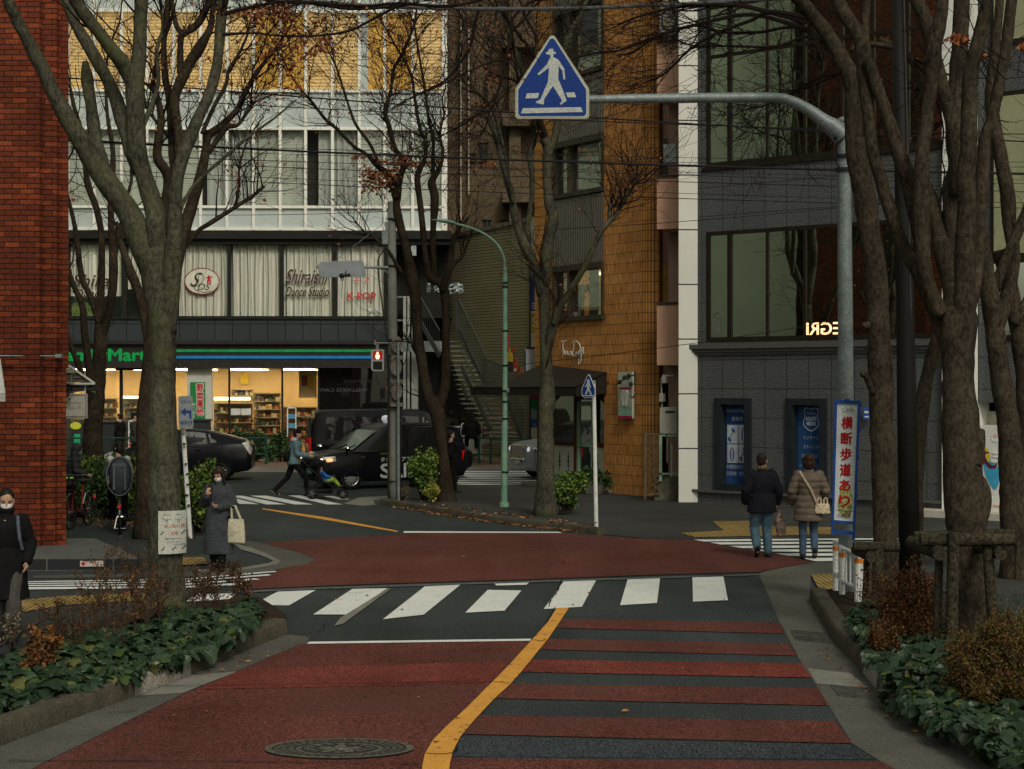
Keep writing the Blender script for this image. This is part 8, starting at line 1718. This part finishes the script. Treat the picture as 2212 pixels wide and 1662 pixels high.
def person(label,loc,yaw,H,J,look=(0,0),wear={},hair='short',hairmat=None,mask=False,group=None,vox=.009,hands=None,head=True,seed=0,thin=1.):
    """J: joints in metres for a 1.7 m body facing +y"""
    s=H/1.7; t=thing('person',label,'person',tuple(loc),yaw,group); 
    D=dict(pel=(0,0,.93),chest=(0,0,1.30),neck=(0,-.01,1.44),hip=.09,sh=.165,
           kL=(-.10,.02,.49),aL=(-.10,-.02,.08),kR=(.10,.02,.49),aR=(.10,-.02,.08),fL=0.,fR=0.,
           eL=(-.22,-.03,1.12),wL=(-.22,.05,.88),eR=(.22,-.03,1.12),wR=(.22,.05,.88))
    D.update(J); g=lambda k: Vector(D[k])*s
    pel,ch,nk=g('pel'),g('chest'),g('neck'); lean=(ch-pel)
    hipL=pel+V(-D['hip']*s,0,-.03*s); hipR=pel+V(D['hip']*s,0,-.03*s)
    up=(nk-ch).normalized(); tw=D.get('twist',0.); rt=Matrix.Rotation(tw,3,'Z')
    shL=ch+rt@V(-D['sh']*s,0,.07*s); shR=ch+rt@V(D['sh']*s,0,.07*s)
    B=Blob()
    def torso(bl,kw,kd,z0=-.08):
        R_=[]
        for f,w,d in ((-.25,.13,.10),(-.1,.165,.115),(.1,.16,.11),(.4,.135,.10),(.75,.155,.115),(1.0,.17,.115),(1.18,.165,.10),(1.30,.11,.075)):
            c=pel.lerp(ch,f) if f<=1 else ch.lerp(nk,(f-1)/.30*.75); R_.append((c.x,c.y,c.z,w*s*kw*thin,d*s*kd,tw*max(0,min(1,f))))
        bl.rings(R_)
    torso(B,1,1); hd=nk+up*.0+V(0,.012*s,.155*s)
    hd=nk+(up*.13+V(0,.012,.02))*s
    B.cap(nk-up*.04*s,.055*s,nk+up*.09*s,.050*s)
    Rh=Matrix.Rotation(look[0],3,'Z')@Matrix.Rotation(look[1],3,'X')
    def hp(x,y,z): return hd+Rh@V(x*s,y*s,z*s)
    B.b.ball(hp(0,-.008,.02),(.076*s,.094*s,.098*s),10,rot=Rh); B.b.ball(hp(0,.018,-.04),(.062*s,.070*s,.075*s),10,rot=Rh)
    B.cap(hp(0,.082,.01),.011*s,hp(0,.098,-.022),.014*s,6); B.ell(hp(-.076,-.005,-.01),(.012*s,.02*s,.03*s),n=6); B.ell(hp(.076,-.005,-.01),(.012*s,.02*s,.03*s),n=6)
    B.cap(hp(-.018,.084,-.055),.008*s,hp(.018,.084,-.055),.008*s,6); B.cap(hp(-.04,.074,.022),.010*s,hp(.04,.074,.022),.010*s,6)
    for S in 'LR':
        h=hipL if S=='L' else hipR; k=g('k'+S); a=g('a'+S); B.chain([(h,.082*s),(k,.052*s),(k.lerp(a,.3),.050*s),(a,.034*s)])
        fd=D['f'+S]; # foot pitch
        fy=Matrix.Rotation(D.get('foot_yaw'+S,0.),3,'Z'); toe=a+fy@V(0,math.cos(fd)*.14*s,-math.sin(fd)*.14*s-.03*s); B.cap(a+V(0,-.03*s,-.035*s),.035*s,toe,.028*s)
        e=g('e'+S); w=g('w'+S); sh=shL if S=='L' else shR; B.chain([(sh,.050*s),(e,.040*s),(w,.026*s)])
        hh=(hands or {}).get(S); dd,nn,cu=(hh if hh else ((w-e).normalized(),V(1 if S=='L' else -1,.2,0),.45)); hand(B,w,dd,nn,cu,s)
    B.make('body',m_skin,t,vox*s,2)
    if head:
        b=MB(); [b.ball(hp(x,.082,.008),(.012*s,.006*s,.006*s),5,rot=Rh) for x in (-.03,.03)]; b.build('eyes',m_eye,t,local=True)
        b=MB(); [b.tube([hp(x-.018,.084,.028),hp(x,.089,.033),hp(x+.018,.082,.029)],.003*s,4) for x in (-.032,.032)]; b.build('eyebrows',hairmat or m_hair,t,local=True)
        hr=Blob(); hm=hairmat or m_hair
        if hair!='hood':
            hr.b.ball(hp(0,-.028,.048),(.085*s,.094*s,.088*s),10,rot=Rh)
            if hair=='short': hr.b.ball(hp(0,-.045,-.0),(.082*s,.072*s,.085*s),8,rot=Rh)
            if hair=='bob': 
                hr.b.ball(hp(0,-.045,-.03),(.092*s,.075*s,.115*s),8,rot=Rh); [hr.cap(hp(x,.03,.05),.028*s,hp(x*1.05,.035,-.09),.018*s) for x in (-.078,.078)]; hr.cap(hp(-.05,.072,.075),.018*s,hp(.05,.072,.075),.018*s)
            if hair=='long':
                hr.b.ball(hp(0,-.05,-.05),(.090*s,.070*s,.14*s),8,rot=Rh); [hr.chain([(hp(x,.025,.06),.03*s),(hp(x*1.1,.03,-.08),.024*s),(hp(x*1.25,.01,-.20),.018*s)]) for x in (-.076,.076)]; hr.cap(hp(-.045,.070,.078),.02*s,hp(.045,.070,.078),.02*s)
            if hair=='tied': hr.b.ball(hp(0,-.055,-.02),(.078*s,.07*s,.09*s),8,rot=Rh); hr.chain([(hp(0,-.10,.0),.035*s),(hp(0,-.13,-.09),.025*s)])
            hr.make('hair',hm,t,.009*s,2,.004,28,seed)
        if mask:
            b=Blob(); b.b.ball(hp(0,.042,-.048),(.066*s,.064*s,.056*s),10,rot=Rh); b.make('face_mask',M('mask_white',(.55,.55,.53),.7,.05),t,.006*s,1)
            b=MB(); [b.tube([hp(x*.85,.06,-.03),hp(x,.0,-.005)],.0025*s,4) for x in (-.078,.078)]; b.build('mask_loops',M('mask_white',(.55,.55,.53),.7,.05),t,local=True)
    t['J']=1; del t['J']
    info=dict(t=t,s=s,pel=pel,ch=ch,nk=nk,hipL=hipL,hipR=hipR,shL=shL,shR=shR,g=g,hp=hp,torso=torso,hd=hd,tw=tw,D=D)
    # ---- clothing
    w=wear
    if 'trousers' in w:
        m,k=w['trousers'][:2]; b=Blob()
        for S in 'LR':
            h=hipL if S=='L' else hipR; kk=g('k'+S); a=g('a'+S); e=kk.lerp(a,.93); b.chain([(h,.098*s*k),(h.lerp(kk,.5),.084*s*k),(kk,.068*s*k),(kk.lerp(a,.5),.064*s*k),(e,.056*s*k)])
        b.rings([(pel.x,pel.y,pel.z+z*s,w_*s,d_*s) for z,w_,d_ in ((-.12,.13,.10),(-.04,.175,.125),(.06,.16,.12),(.10,.15,.115))]); b.make('trousers',m,t,.012*s,2,.007,9,seed)
    if 'shoes' in w:
        for S in 'LR':
            a=g('a'+S); fd=D['f'+S]; b=Blob(); fy=Matrix.Rotation(D.get('foot_yaw'+S,0.),3,'Z'); dr=fy@V(0,math.cos(fd),-math.sin(fd)); dn=fy@V(0,-math.sin(fd),-math.cos(fd)); c=a+dn*.035*s
            b.chain([(c-dr*.05*s,.042*s),(c+dr*.06*s,.042*s),(c+dr*.15*s,.034*s)]); 
            if w['shoes'][1]: b.cap(a,.052*s,a.lerp(g('k'+S),w['shoes'][1]),.056*s)
            o=b.make('shoe',w['shoes'][0],t,.010*s,1)
            if w['shoes'][2:]: 
                q=Blob(); q.chain([(c-dr*.05*s+dn*.022*s,.030*s),(c+dr*.15*s+dn*.018*s,.026*s)]); q.make('sole',w['shoes'][2],o,.010*s,1)
    if 'coat' in w:
        c=w['coat']; m=c['m']; k=c.get('k',1.12); b=Blob(); torso(b,k*1.02,k*1.18)
        b.ell(shL+V(.01,0,-.01)*s,(.07*s*k,.065*s*k,.065*s*k)); b.ell(shR+V(-.01,0,-.01)*s,(.07*s*k,.065*s*k,.065*s*k))
        hem=c.get('hem',.80); R_=[]
        for f in (0,.25,.5,.75,1):
            z=(pel.z+.10*s)*(1-f)+hem*s*f; w0=.165+.01*f; R_.append((pel.x+c.get('sx',0)*f,pel.y+c.get('sy',0)*f,z,(w0*k+c.get('flare',.02)*f)*s,(.125*k+c.get('flare',.02)*f)*s))
        b.rings(R_)
        for S in 'LR':
            sh=shL if S=='L' else shR; e=g('e'+S); wr=g('w'+S); en=e.lerp(wr,c.get('slv',.88)); r=c.get('r',(.068,.062,.050)); b.chain([(sh,r[0]*s),(sh.lerp(e,.5),r[0]*.97*s),(e,r[1]*s),(e.lerp(wr,.5),r[1]*.98*s),(en,r[2]*s)])
        if c.get('collar'): b.cap(nk-up*.03*s,.082*s,nk+up*c['collar']*s,.074*s)
        o=b.make('coat',m,t,.011*s,2,c.get('wr',.008),c.get('wsc',8),seed); info['coat']=o
        if c.get('rib'):
            me=o.data; no=[v.normal.copy() for v in me.vertices]
            for v,nn in zip(me.vertices,no): v.co+=nn*(abs(math.sin(v.co.z/s*math.pi/c['rib']))**.5*.016-.010)*s
    if 'hood' in w:
        b=Blob(); m=w['hood'][0]
        if w['hood'][1]: b.b.ball(hp(0,-.03,.02),(.105*s,.115*s,.125*s),10,rot=Rh); b.cap(hp(0,-.03,-.08),.10*s,nk,.10*s)
        else: b.ell(nk+V(0,-.06,.0)*s,(.12*s,.085*s,.07*s)); 
        b.make('hood',m,t,.012*s,2,.006,10,seed)
    if 'scarf' in w: 
        b=Blob(); b.b.ball(nk+V(0,.0,.045)*s,(.092*s,.092*s,.060*s),8); b.make('scarf',w['scarf'],t,.010*s,1,.006,14,seed)
    if 'inner' in w:
        b=Blob(); b.b.ball(ch+V(.0,.108,-.03)*s,(.055*s,.045*s,.12*s),8); b.make('sweater',w['inner'],t,.010*s,1,.003,14,seed)
    if 'cap' in w:
        b=Blob(); b.b.ball(hp(0,-.012,.055),(.090*s,.104*s,.080*s),8,rot=Rh); b.b.ball(hp(0,.10,.035),(.055*s,.060*s,.012*s),8,rot=Rh); b.make('cap',w['cap'],t,.008*s,1)
    return info
def bag(name,label,cat,loc,parts):
    t=thing(name,label,cat,tuple(loc))
    return t
C_blk=M('cloth_black',(.007,.007,.008),.9,.2,6,spec=.12); C_navy=M('cloth_navy',(.009,.010,.015),.9,.25,8,spec=.12); C_grey=M('wool_charcoal',(.042,.047,.053),.95,.2,12,.3,120); C_taupe=M('puffer_taupe',(.115,.092,.070),.6,.12,6); C_jean=M('denim_blue',(.055,.105,.145),.85,.3,7,.25,80,wear=(.10,.16,.19),wscale=3,wthr=(.5,.7)); C_jean2=M('denim_dark',(.05,.085,.13),.85,.25,7,.25,80); C_teal=M('jacket_teal',(.10,.165,.19),.75,.15,6); C_cream=M('cloth_cream',(.36,.33,.27),.85,.1,8); C_white=M('cloth_offwhite',(.42,.41,.36),.85,.1,8); C_shoe=M('shoe_black',(.012,.012,.012),.5,.2); C_sole=M('shoe_sole',(.30,.29,.26),.7); C_pat=M('check_scarf',(.16,.11,.06),.9,.6,22,.3,40)
# 1 masked woman at the left edge, walking toward the camera
g=W(14,1388,18.3); g.z=0.02
p=person('masked woman in a long black coat with a backpack strap, cut by the left edge',g,R(188),1.64,dict(kL=(-.09,.10,.50),aL=(-.09,.12,.09),kR=(.09,.02,.49),aR=(.09,-.18,.12),fR=.5,eL=(-.25,-.05,1.12),wL=(-.23,.10,.90),eR=(.25,-.05,1.12),wR=(.20,.14,.92)),look=(.15,-.32),hair='tied',mask=True,wear=dict(trousers=(M('trouser_grey',(.06,.055,.05),.9),1.35),shoes=(C_shoe,0),coat=dict(m=C_blk,k=1.28,hem=.50,flare=.03,r=(.085,.078,.062),wr=.012,wsc=7,collar=.03),inner=C_cream,scarf=C_blk),seed=1)
s=p['s']; b=MB(); 
b.tube([p['shL']+V(.03,.09,.05)*s,p['shL']+V(.02,.14,-.03)*s,p['shL']+V(.0,.15,-.20)*s,p['shL']+V(-.02,.10,-.32)*s],.02*s,6); b.tube([p['shR']+V(-.03,.09,.05)*s,p['shR']+V(-.02,.14,-.03)*s,p['shR']+V(.0,.15,-.20)*s,p['shR']+V(.02,.10,-.32)*s],.02*s,6)
bt_=thing('backpack','blue grey backpack worn by the masked woman at the left edge','bag',tuple(g),R(188)); b.build('straps',M('strap_bluegrey',(.075,.09,.12),.7),bt_,local=True)
B=Blob(); B.rings([(0,-.24*s,z*s,w*s,.10*s) for z,w in ((.98,.10),(1.02,.15),(1.25,.16),(1.38,.13),(1.42,.07))],pw=3); B.make('pack',M('pack_dark',(.03,.035,.045),.7),bt_,.014,2,.004,10)
# 2 woman reading her phone
g=G(472,1236); YW=R(168)
p=person('woman in a long charcoal coat and mask looking at her phone at the left crossing',g,YW,1.55,dict(eL=(-.26,.0,1.12),wL=(-.07,.20,1.07),eR=(.25,.02,1.12),wR=(.10,.24,1.28),kL=(-.08,.06,.49),aL=(-.07,.06,.08),kR=(.08,.03,.49),aR=(.08,-.05,.08)),look=(-.12,-.42),hair='long',hairmat=m_hairb,mask=True,
  hands={'R':(V(-.25,.25,.9),V(-.4,-.8,.2),.7),'L':(V(.75,.35,.35),V(0,-.3,.9),.8)},wear=dict(trousers=(C_blk,1.3),shoes=(C_shoe,0),coat=dict(m=C_grey,k=1.25,hem=.30,flare=.045,r=(.086,.080,.070),slv=.86,wr=.012,wsc=6,collar=.035)),seed=2,vox=.007)
s=p['s']; w_=p['g']('wR')
t=thing('phone','black smartphone held up by the woman in the charcoal coat','phone',tuple(g),YW); b=MB(); c=w_+V(-.05,-.012,.085)*s; u=V(1,0,0)*.037; q=V(0,-.30,.95).normalized()*.075; n=V(0,.95,.3).normalized()*.004
b.box8([c-u-q-n,c+u-q-n,c+u-q+n,c-u-q+n,c-u+q-n,c+u+q-n,c+u+q+n,c-u+q+n]); b.build('body',m_blk,t,local=True)
def tote(label,ginfo,g,YW,off,w,h,mat,hang):
    t=thing('tote_bag',label,'bag',tuple(g),YW); c=Vector(off); B=Blob(); B.rings([(c.x,c.y,c.z-h*f,w/2*k,.035*kk) for f,k,kk in ((0,.86,.6),(.25,.93,1.2),(.6,1.0,1.4),(.95,1.02,1.2),(1.0,.98,.6))],pw=3.5); B.make('bag',mat,t,.010,2,.006,9,3)
    b=MB(); a=Vector(hang); 
    for dy in (-.02,.02): b.tube([c+V(-w*.25,dy,0),a+V(-.03,dy,0),a+V(.03,dy,.0),c+V(w*.25,dy,0)],.010,5)
    b.build('handles',mat,t,local=True); return t,c
el=p['g']('eL')
t,c=tote('cream canvas tote bag hanging from the arm of the woman in the charcoal coat',p,g,YW,(-.33*s,.06*s,.88*s),.30*s,.40*s,M('canvas_cream',(.45,.42,.31),.9,.08,8),el+V(-.02,.06,-.02))
b=MB(); f=Frame((0,0),(1,0)); 
class BF:
    def __init__(s,c,yd): s.c=c; s.yd=yd
    def p(s,tt,z,d=0.): return Vector((s.c.x-tt,s.c.y+s.yd+d,s.c.z+z))
b.ftext(BF(c,.052),'——————',0,-.19,.004,.19,.004); b.ftext(BF(c,.052),'daily goods',-.04,-.225,.012,.08,.004); b.build('print',m_ink,t,local=True)
# 3 man pushing the stroller
g=G(634,1073); YW=R(-80)
p=person('young man in a teal hooded jacket and black cap striding behind a stroller',g,YW,1.69,dict(pel=(0,0,.89),kR=(.08,.30,.50),aR=(.08,.34,.10),fR=-.25,kL=(-.08,-.14,.48),aL=(-.08,-.46,.17),fL=.75,chest=(0,.05,1.27),neck=(0,.07,1.42),eL=(-.20,.08,1.08),wL=(-.16,.38,1.03),eR=(.20,.08,1.08),wR=(.16,.38,1.03)),look=(0,-.1),hair='short',wear=dict(trousers=(C_blk,1.0),shoes=(C_shoe,0,C_sole),coat=dict(m=C_teal,k=1.2,collar=.02,hem=.82,r=(.076,.070,.052),wr=.010,flare=.01),cap=C_blk,hood=(M('hood_pale',(.42,.41,.40),.8),False)),seed=3)
s=p['s']; t=thing('shoulder_bag','black bag slung at the back of the man in the teal jacket','bag',tuple(g),YW); B=Blob(); B.ell(V(.05,-.17,1.00)*s,(.17*s,.10*s,.12*s),n=10); B.make('bag',C_blk,t,.012,2,.005,9); b=MB(); b.tube([V(-.1,-.16,1.04)*s,V(-.14,.0,1.25)*s,V(-.05,.06,1.40)*s,V(.1,-.04,1.35)*s,V(.14,-.14,1.05)*s],.012,5); b.build('strap',C_blk,t,local=True)
# stroller + child
g2=G(700,1078); Y0=g2.y; t=thing('stroller','black folding pushchair crossing in front of the taxi','stroller',tuple(g2),YW)
b=MB(); m_sf=M('stroller_frame',(.02,.02,.022),.4)
for x in (-.22,.22):
    b.tube([(x,-.62,1.04),(x,-.30,.72),(x,.05,.40),(x,.42,.14)],.013,6); b.tube([(x,-.28,.13),(x,-.05,.62),(x,-.0,.66)],.012,6); b.tube([(x,-.28,.20),(x,.40,.26)],.010,6)
b.tube([(-.22,-.62,1.04),(.22,-.62,1.04)],.016,6); b.tube([(-.22,-.28,.13),(.22,-.28,.13)],.010,6); b.tube([(-.22,.25,.55),(.22,.25,.55)],.014,6); b.build('frame',m_sf,t,local=True)
B=Blob(); B.b.box(-.20,.20,-.18,-.12,.40,.86); B.b.box(-.20,.20,-.16,.22,.36,.42); B.b.box(-.20,.20,-.20,.20,.14,.24); B.make('seat',C_blk,t,.014,2,.004,9)
b=MB()
for j in range(7):
    pass
N=9; Vv=[]
for j in range(6):
    a=R(200-j*24)
    for i in range(N): x=-.22+.44*i/(N-1); Vv.append((x,-.18+.34*math.cos(a)*-1*-.9,.72+.22*math.sin(R(10+j*26))+.02*math.cos(i)))
b.add([( -.22+.44*i/8, -.34+.42*(j/5), .84+.13*math.sin(math.pi*(j/5)*.8+.3)-.06*(i/8*2-1)**2) for j in range(6) for i in range(9)],[(j*9+i,j*9+i+1,(j+1)*9+i+1,(j+1)*9+i) for j in range(5) for i in range(8)]); b.build('canopy',C_blk,t,local=True,smooth=True)
for x in (-.22,.22):
    for y,r in ((-.30,.145),(.45,.12)):
        b=MB(); n=20; b.tube([(x,y+(r-.02)*math.cos(2*math.pi*i/n),r+(r-.02)*math.sin(2*math.pi*i/n)) for i in range(n+1)],.022,6,cap=False); w=b.build('wheel',m_tyre,t,local=True); b=MB(); [b.tube([(x,y,r),(x,y+(r-.03)*math.cos(k*1.257),r+(r-.03)*math.sin(k*1.257))],.009,4) for k in range(5)]; b.tube([(x-.02,y,r),(x+.02,y,r)],.025,8); b.build('hub',M('hub_grey',(.12,.12,.12),.5),w,local=True)
g3=Vector(g2); 
pc=person('small child in a lime green suit reclining in the black stroller',g3,YW,.92,dict(pel=(0,.08,.86),chest=(0,-.08,1.14),neck=(0,-.12,1.27),kL=(-.12,.42,.88),aL=(-.12,.66,.58),kR=(.12,.42,.88),aR=(.12,.66,.62),eL=(-.22,.08,1.02),wL=(-.16,.28,.98),eR=(.22,.08,1.02),wR=(.16,.28,.98)),look=(0,-.1),hair='short',wear=dict(trousers=(M('suit_lime',(.22,.33,.04),.8,.15),1.5),shoes=(M('shoe_brown',(.06,.05,.04),.7),0),coat=dict(m=M('child_blue',(.02,.10,.32),.8),k=1.3,hem=.84,r=(.09,.085,.07))),seed=4,vox=.014)
# 4 cyclist
g=G(252,1152)+V(0,.25,0); YW=R(12)
p=person('dark haired woman in a pale jacket riding the bicycle with the child seat',g+V(-.03,0,0),YW,1.64,dict(pel=(0,-.05,1.02),chest=(0,.12,1.36),neck=(0,.17,1.50),kL=(-.12,.30,.74),aL=(-.12,.16,.34),kR=(.12,.18,.62),aR=(.12,-.02,.20),eL=(-.22,.36,1.20),wL=(-.26,.52,1.10),eR=(.22,.36,1.20),wR=(.24,.52,1.10)),look=(.7,-.15),hair='bob',wear=dict(trousers=(C_blk,1.1),shoes=(C_shoe,0),coat=dict(m=C_white,k=1.15,hem=.95,r=(.07,.066,.05),wr=.010)),seed=5)
# 5 hooded man
g=G(149,1128)
p=person('man in a black hooded down jacket standing over his bicycle by the brick corner',g,R(-60),1.60,dict(chest=(0,.08,1.28),neck=(0,.13,1.42),eL=(-.22,.10,1.10),wL=(-.20,.34,1.02),eR=(.22,.10,1.10),wR=(.20,.34,1.02),kL=(-.10,.06,.49),kR=(.10,.0,.49)),look=(0,-.3),hair='hood',wear=dict(trousers=(C_blk,1.25),shoes=(C_shoe,0,M('shoe_sole2',(.4,.38,.33),.7)),coat=dict(m=M('down_black',(.026,.028,.032),.6,.2),k=1.3,hem=.80,r=(.085,.08,.06),wr=.012,rib=.13),hood=(M('down_black',(.026,.028,.032),.6,.2),True)),seed=6)
# 6 man by the shop
g=V((291-CX)/FP*58.2,58.2,.12)
p=person('man in a dark quilted jacket walking past the shop door behind the hatchback',g,R(-75),1.70,dict(kR=(.09,.12,.50),aR=(.09,.16,.09),kL=(-.09,-.05,.5),aL=(-.09,-.22,.12)),look=(0,-.1),hair='short',wear=dict(trousers=(C_blk,1.1),shoes=(C_shoe,0),coat=dict(m=M('quilt_olive',(.035,.034,.030),.6,.2),k=1.28,hem=.72,r=(.082,.076,.06),rib=.12),cap=C_blk),seed=7,vox=.012)
g=V((259-CX)/FP*59.6,59.6,.12)
p=person('person in a brown cap at the shop entrance beside the second left trunk',g,R(60),1.66,dict(),look=(0,0),hair='short',wear=dict(trousers=(C_blk,1.1),shoes=(C_shoe,0),coat=dict(m=C_blk,k=1.2,hem=.72),cap=M('cap_brown',(.05,.03,.02),.8)),seed=8,vox=.012)
# 8 man behind the leaning tree
g=G(975,1066)
p=person('man in dark clothes half hidden behind the leaning middle tree',g,R(-70),1.60,dict(eL=(-.20,-.1,1.12),eR=(.20,-.1,1.12),wL=(-.18,.0,.90),wR=(.18,.0,.90),aL=(-.09,-.10,.08),aR=(.09,.08,.08)),hair='short',wear=dict(trousers=(C_blk,1.15),shoes=(C_shoe,0),coat=dict(m=C_blk,k=1.15,hem=.82)),seed=9,vox=.011)
# 9 person sitting on the rail
g=V((1018-CX)/FP*57.2,57.22,.12)
p=person('person in a black puffer jacket perched on the green rail, back to the camera',g,R(0),1.66,dict(pel=(0,0,1.0),chest=(0,.10,1.32),neck=(0,.18,1.42),kL=(-.16,.42,.98),aL=(-.17,.22,.58),kR=(.16,.42,.98),aR=(.17,.22,.58),fL=.3,fR=.3,eL=(-.27,.15,1.10),wL=(-.15,.38,1.08),eR=(.27,.15,1.10),wR=(.15,.38,1.08)),look=(0,-.7),hair='hood',wear=dict(trousers=(C_blk,1.2),shoes=(C_shoe,0,C_sole),coat=dict(m=C_blk,k=1.22,hem=.95,r=(.10,.09,.065),rib=.14),hood=(C_blk,True)),seed=10,vox=.012)
# 10 man walking away
g=G(1646,1206); YW=R(6)
p=person('man in a navy coat and blue jeans walking away over the right crossing',g,YW,1.68,dict(kL=(-.10,.10,.50),aL=(-.09,-.04,.16),fL=.9,kR=(.10,.06,.49),aR=(.11,.04,.08),eL=(-.27,-.04,1.12),wL=(-.26,.10,.90),eR=(.27,-.04,1.12),wR=(.27,.06,.88)),look=(-.5,0),hair='short',hairmat=M('hair_dark',(.02,.014,.01),.6,.3,30),wear=dict(trousers=(C_jean,1.22),shoes=(C_shoe,0),coat=dict(m=C_navy,k=1.32,collar=.035,hem=.75,r=(.090,.080,.062),wr=.010,flare=.015),scarf=C_pat),seed=11,vox=.008)
s=p['s']; w_=p['g']('wR')
t=thing('plastic_bag','crumpled clear plastic bag hanging from the hand of the man in the navy coat','bag',tuple(g),YW); B=Blob(); q=w_+V(.03,.0,-.10)*s; B.rings([(q.x+.01*k,q.y,q.z-.10*k*s,w*s,d*s) for k,w,d in ((0,.02,.02),(.6,.05,.03),(1.6,.085,.05),(3,.09,.06),(4.2,.07,.05),(4.7,.03,.03))]); B.make('bag',M('plastic_tan',(.16,.11,.085),.35,.5,14,spec=.6),t,.010,1,.020,11,4); b=MB(); b.tube([q,q+V(0,0,.1)*s],.010,5); b.build('handles',M('plastic_tan',(.16,.11,.085),.35),t,local=True)
# 11 woman walking away
g=G(1747,1210); YW=R(-4)
p=person('woman in a long taupe puffer coat and jeans walking away over the right crossing',g,YW,1.68,dict(kL=(-.09,.05,.49),aL=(-.09,.05,.08),kR=(.09,.12,.50),aR=(.10,.02,.15),fR=.7,eL=(-.27,-.02,1.12),wL=(-.26,.14,.90),eR=(.27,.0,1.12),wR=(.22,.20,.98)),look=(0,0),hair='bob',hairmat=m_hairb,wear=dict(trousers=(C_jean2,1.0),shoes=(C_shoe,.38),coat=dict(m=C_taupe,k=1.24,hem=.63,r=(.084,.078,.06),flare=.035,rib=.105,wr=.005,collar=.075)),seed=12,vox=.008)
s=p['s']; t=thing('fleece_bag','cream fleece shoulder bag with looped handles on the hip of the woman in taupe','bag',tuple(g),YW)
B=Blob(); c=V(.20,-.155,.86)*s; B.rings([(c.x,c.y,c.z+z*s,w*s,.05*s) for z,w in ((-.10,.11),(-.08,.125),(.03,.115),(.06,.10))],pw=3); B.make('bag',M('fleece_cream',(.50,.42,.28),.95,.15,20,.2,80),t,.010,1,.010,40)
b=MB()
for dx in (-.05,.05): b.tube(spline([c+V(dx-.03,0,.05)*s,c+V(dx-.025,0,.13)*s,c+V(dx+.0,0,.155)*s,c+V(dx+.025,0,.13)*s,c+V(dx+.03,0,.05)*s],3) if False else [c+V(dx-.03,0,.05)*s,c+V(dx-.025,0,.13)*s,c+V(dx,0,.155)*s,c+V(dx+.025,0,.13)*s,c+V(dx+.03,0,.05)*s],.013,6)
b.build('handles',M('fleece_cream',(.50,.42,.28),.95),t,local=True)
b=MB(); P=[V(-.15,-.055,1.44),V(-.10,-.17,1.34),V(.02,-.185,1.15),V(.10,-.19,.95),V(.15,-.17,.89)]; 
for a_,c_ in zip(P,P[1:]): b.bar(a_*s,c_*s,.035,.01,up=(0,-1,0))
b.build('strap',M('strap_beige',(.33,.26,.17),.8),t,local=True)
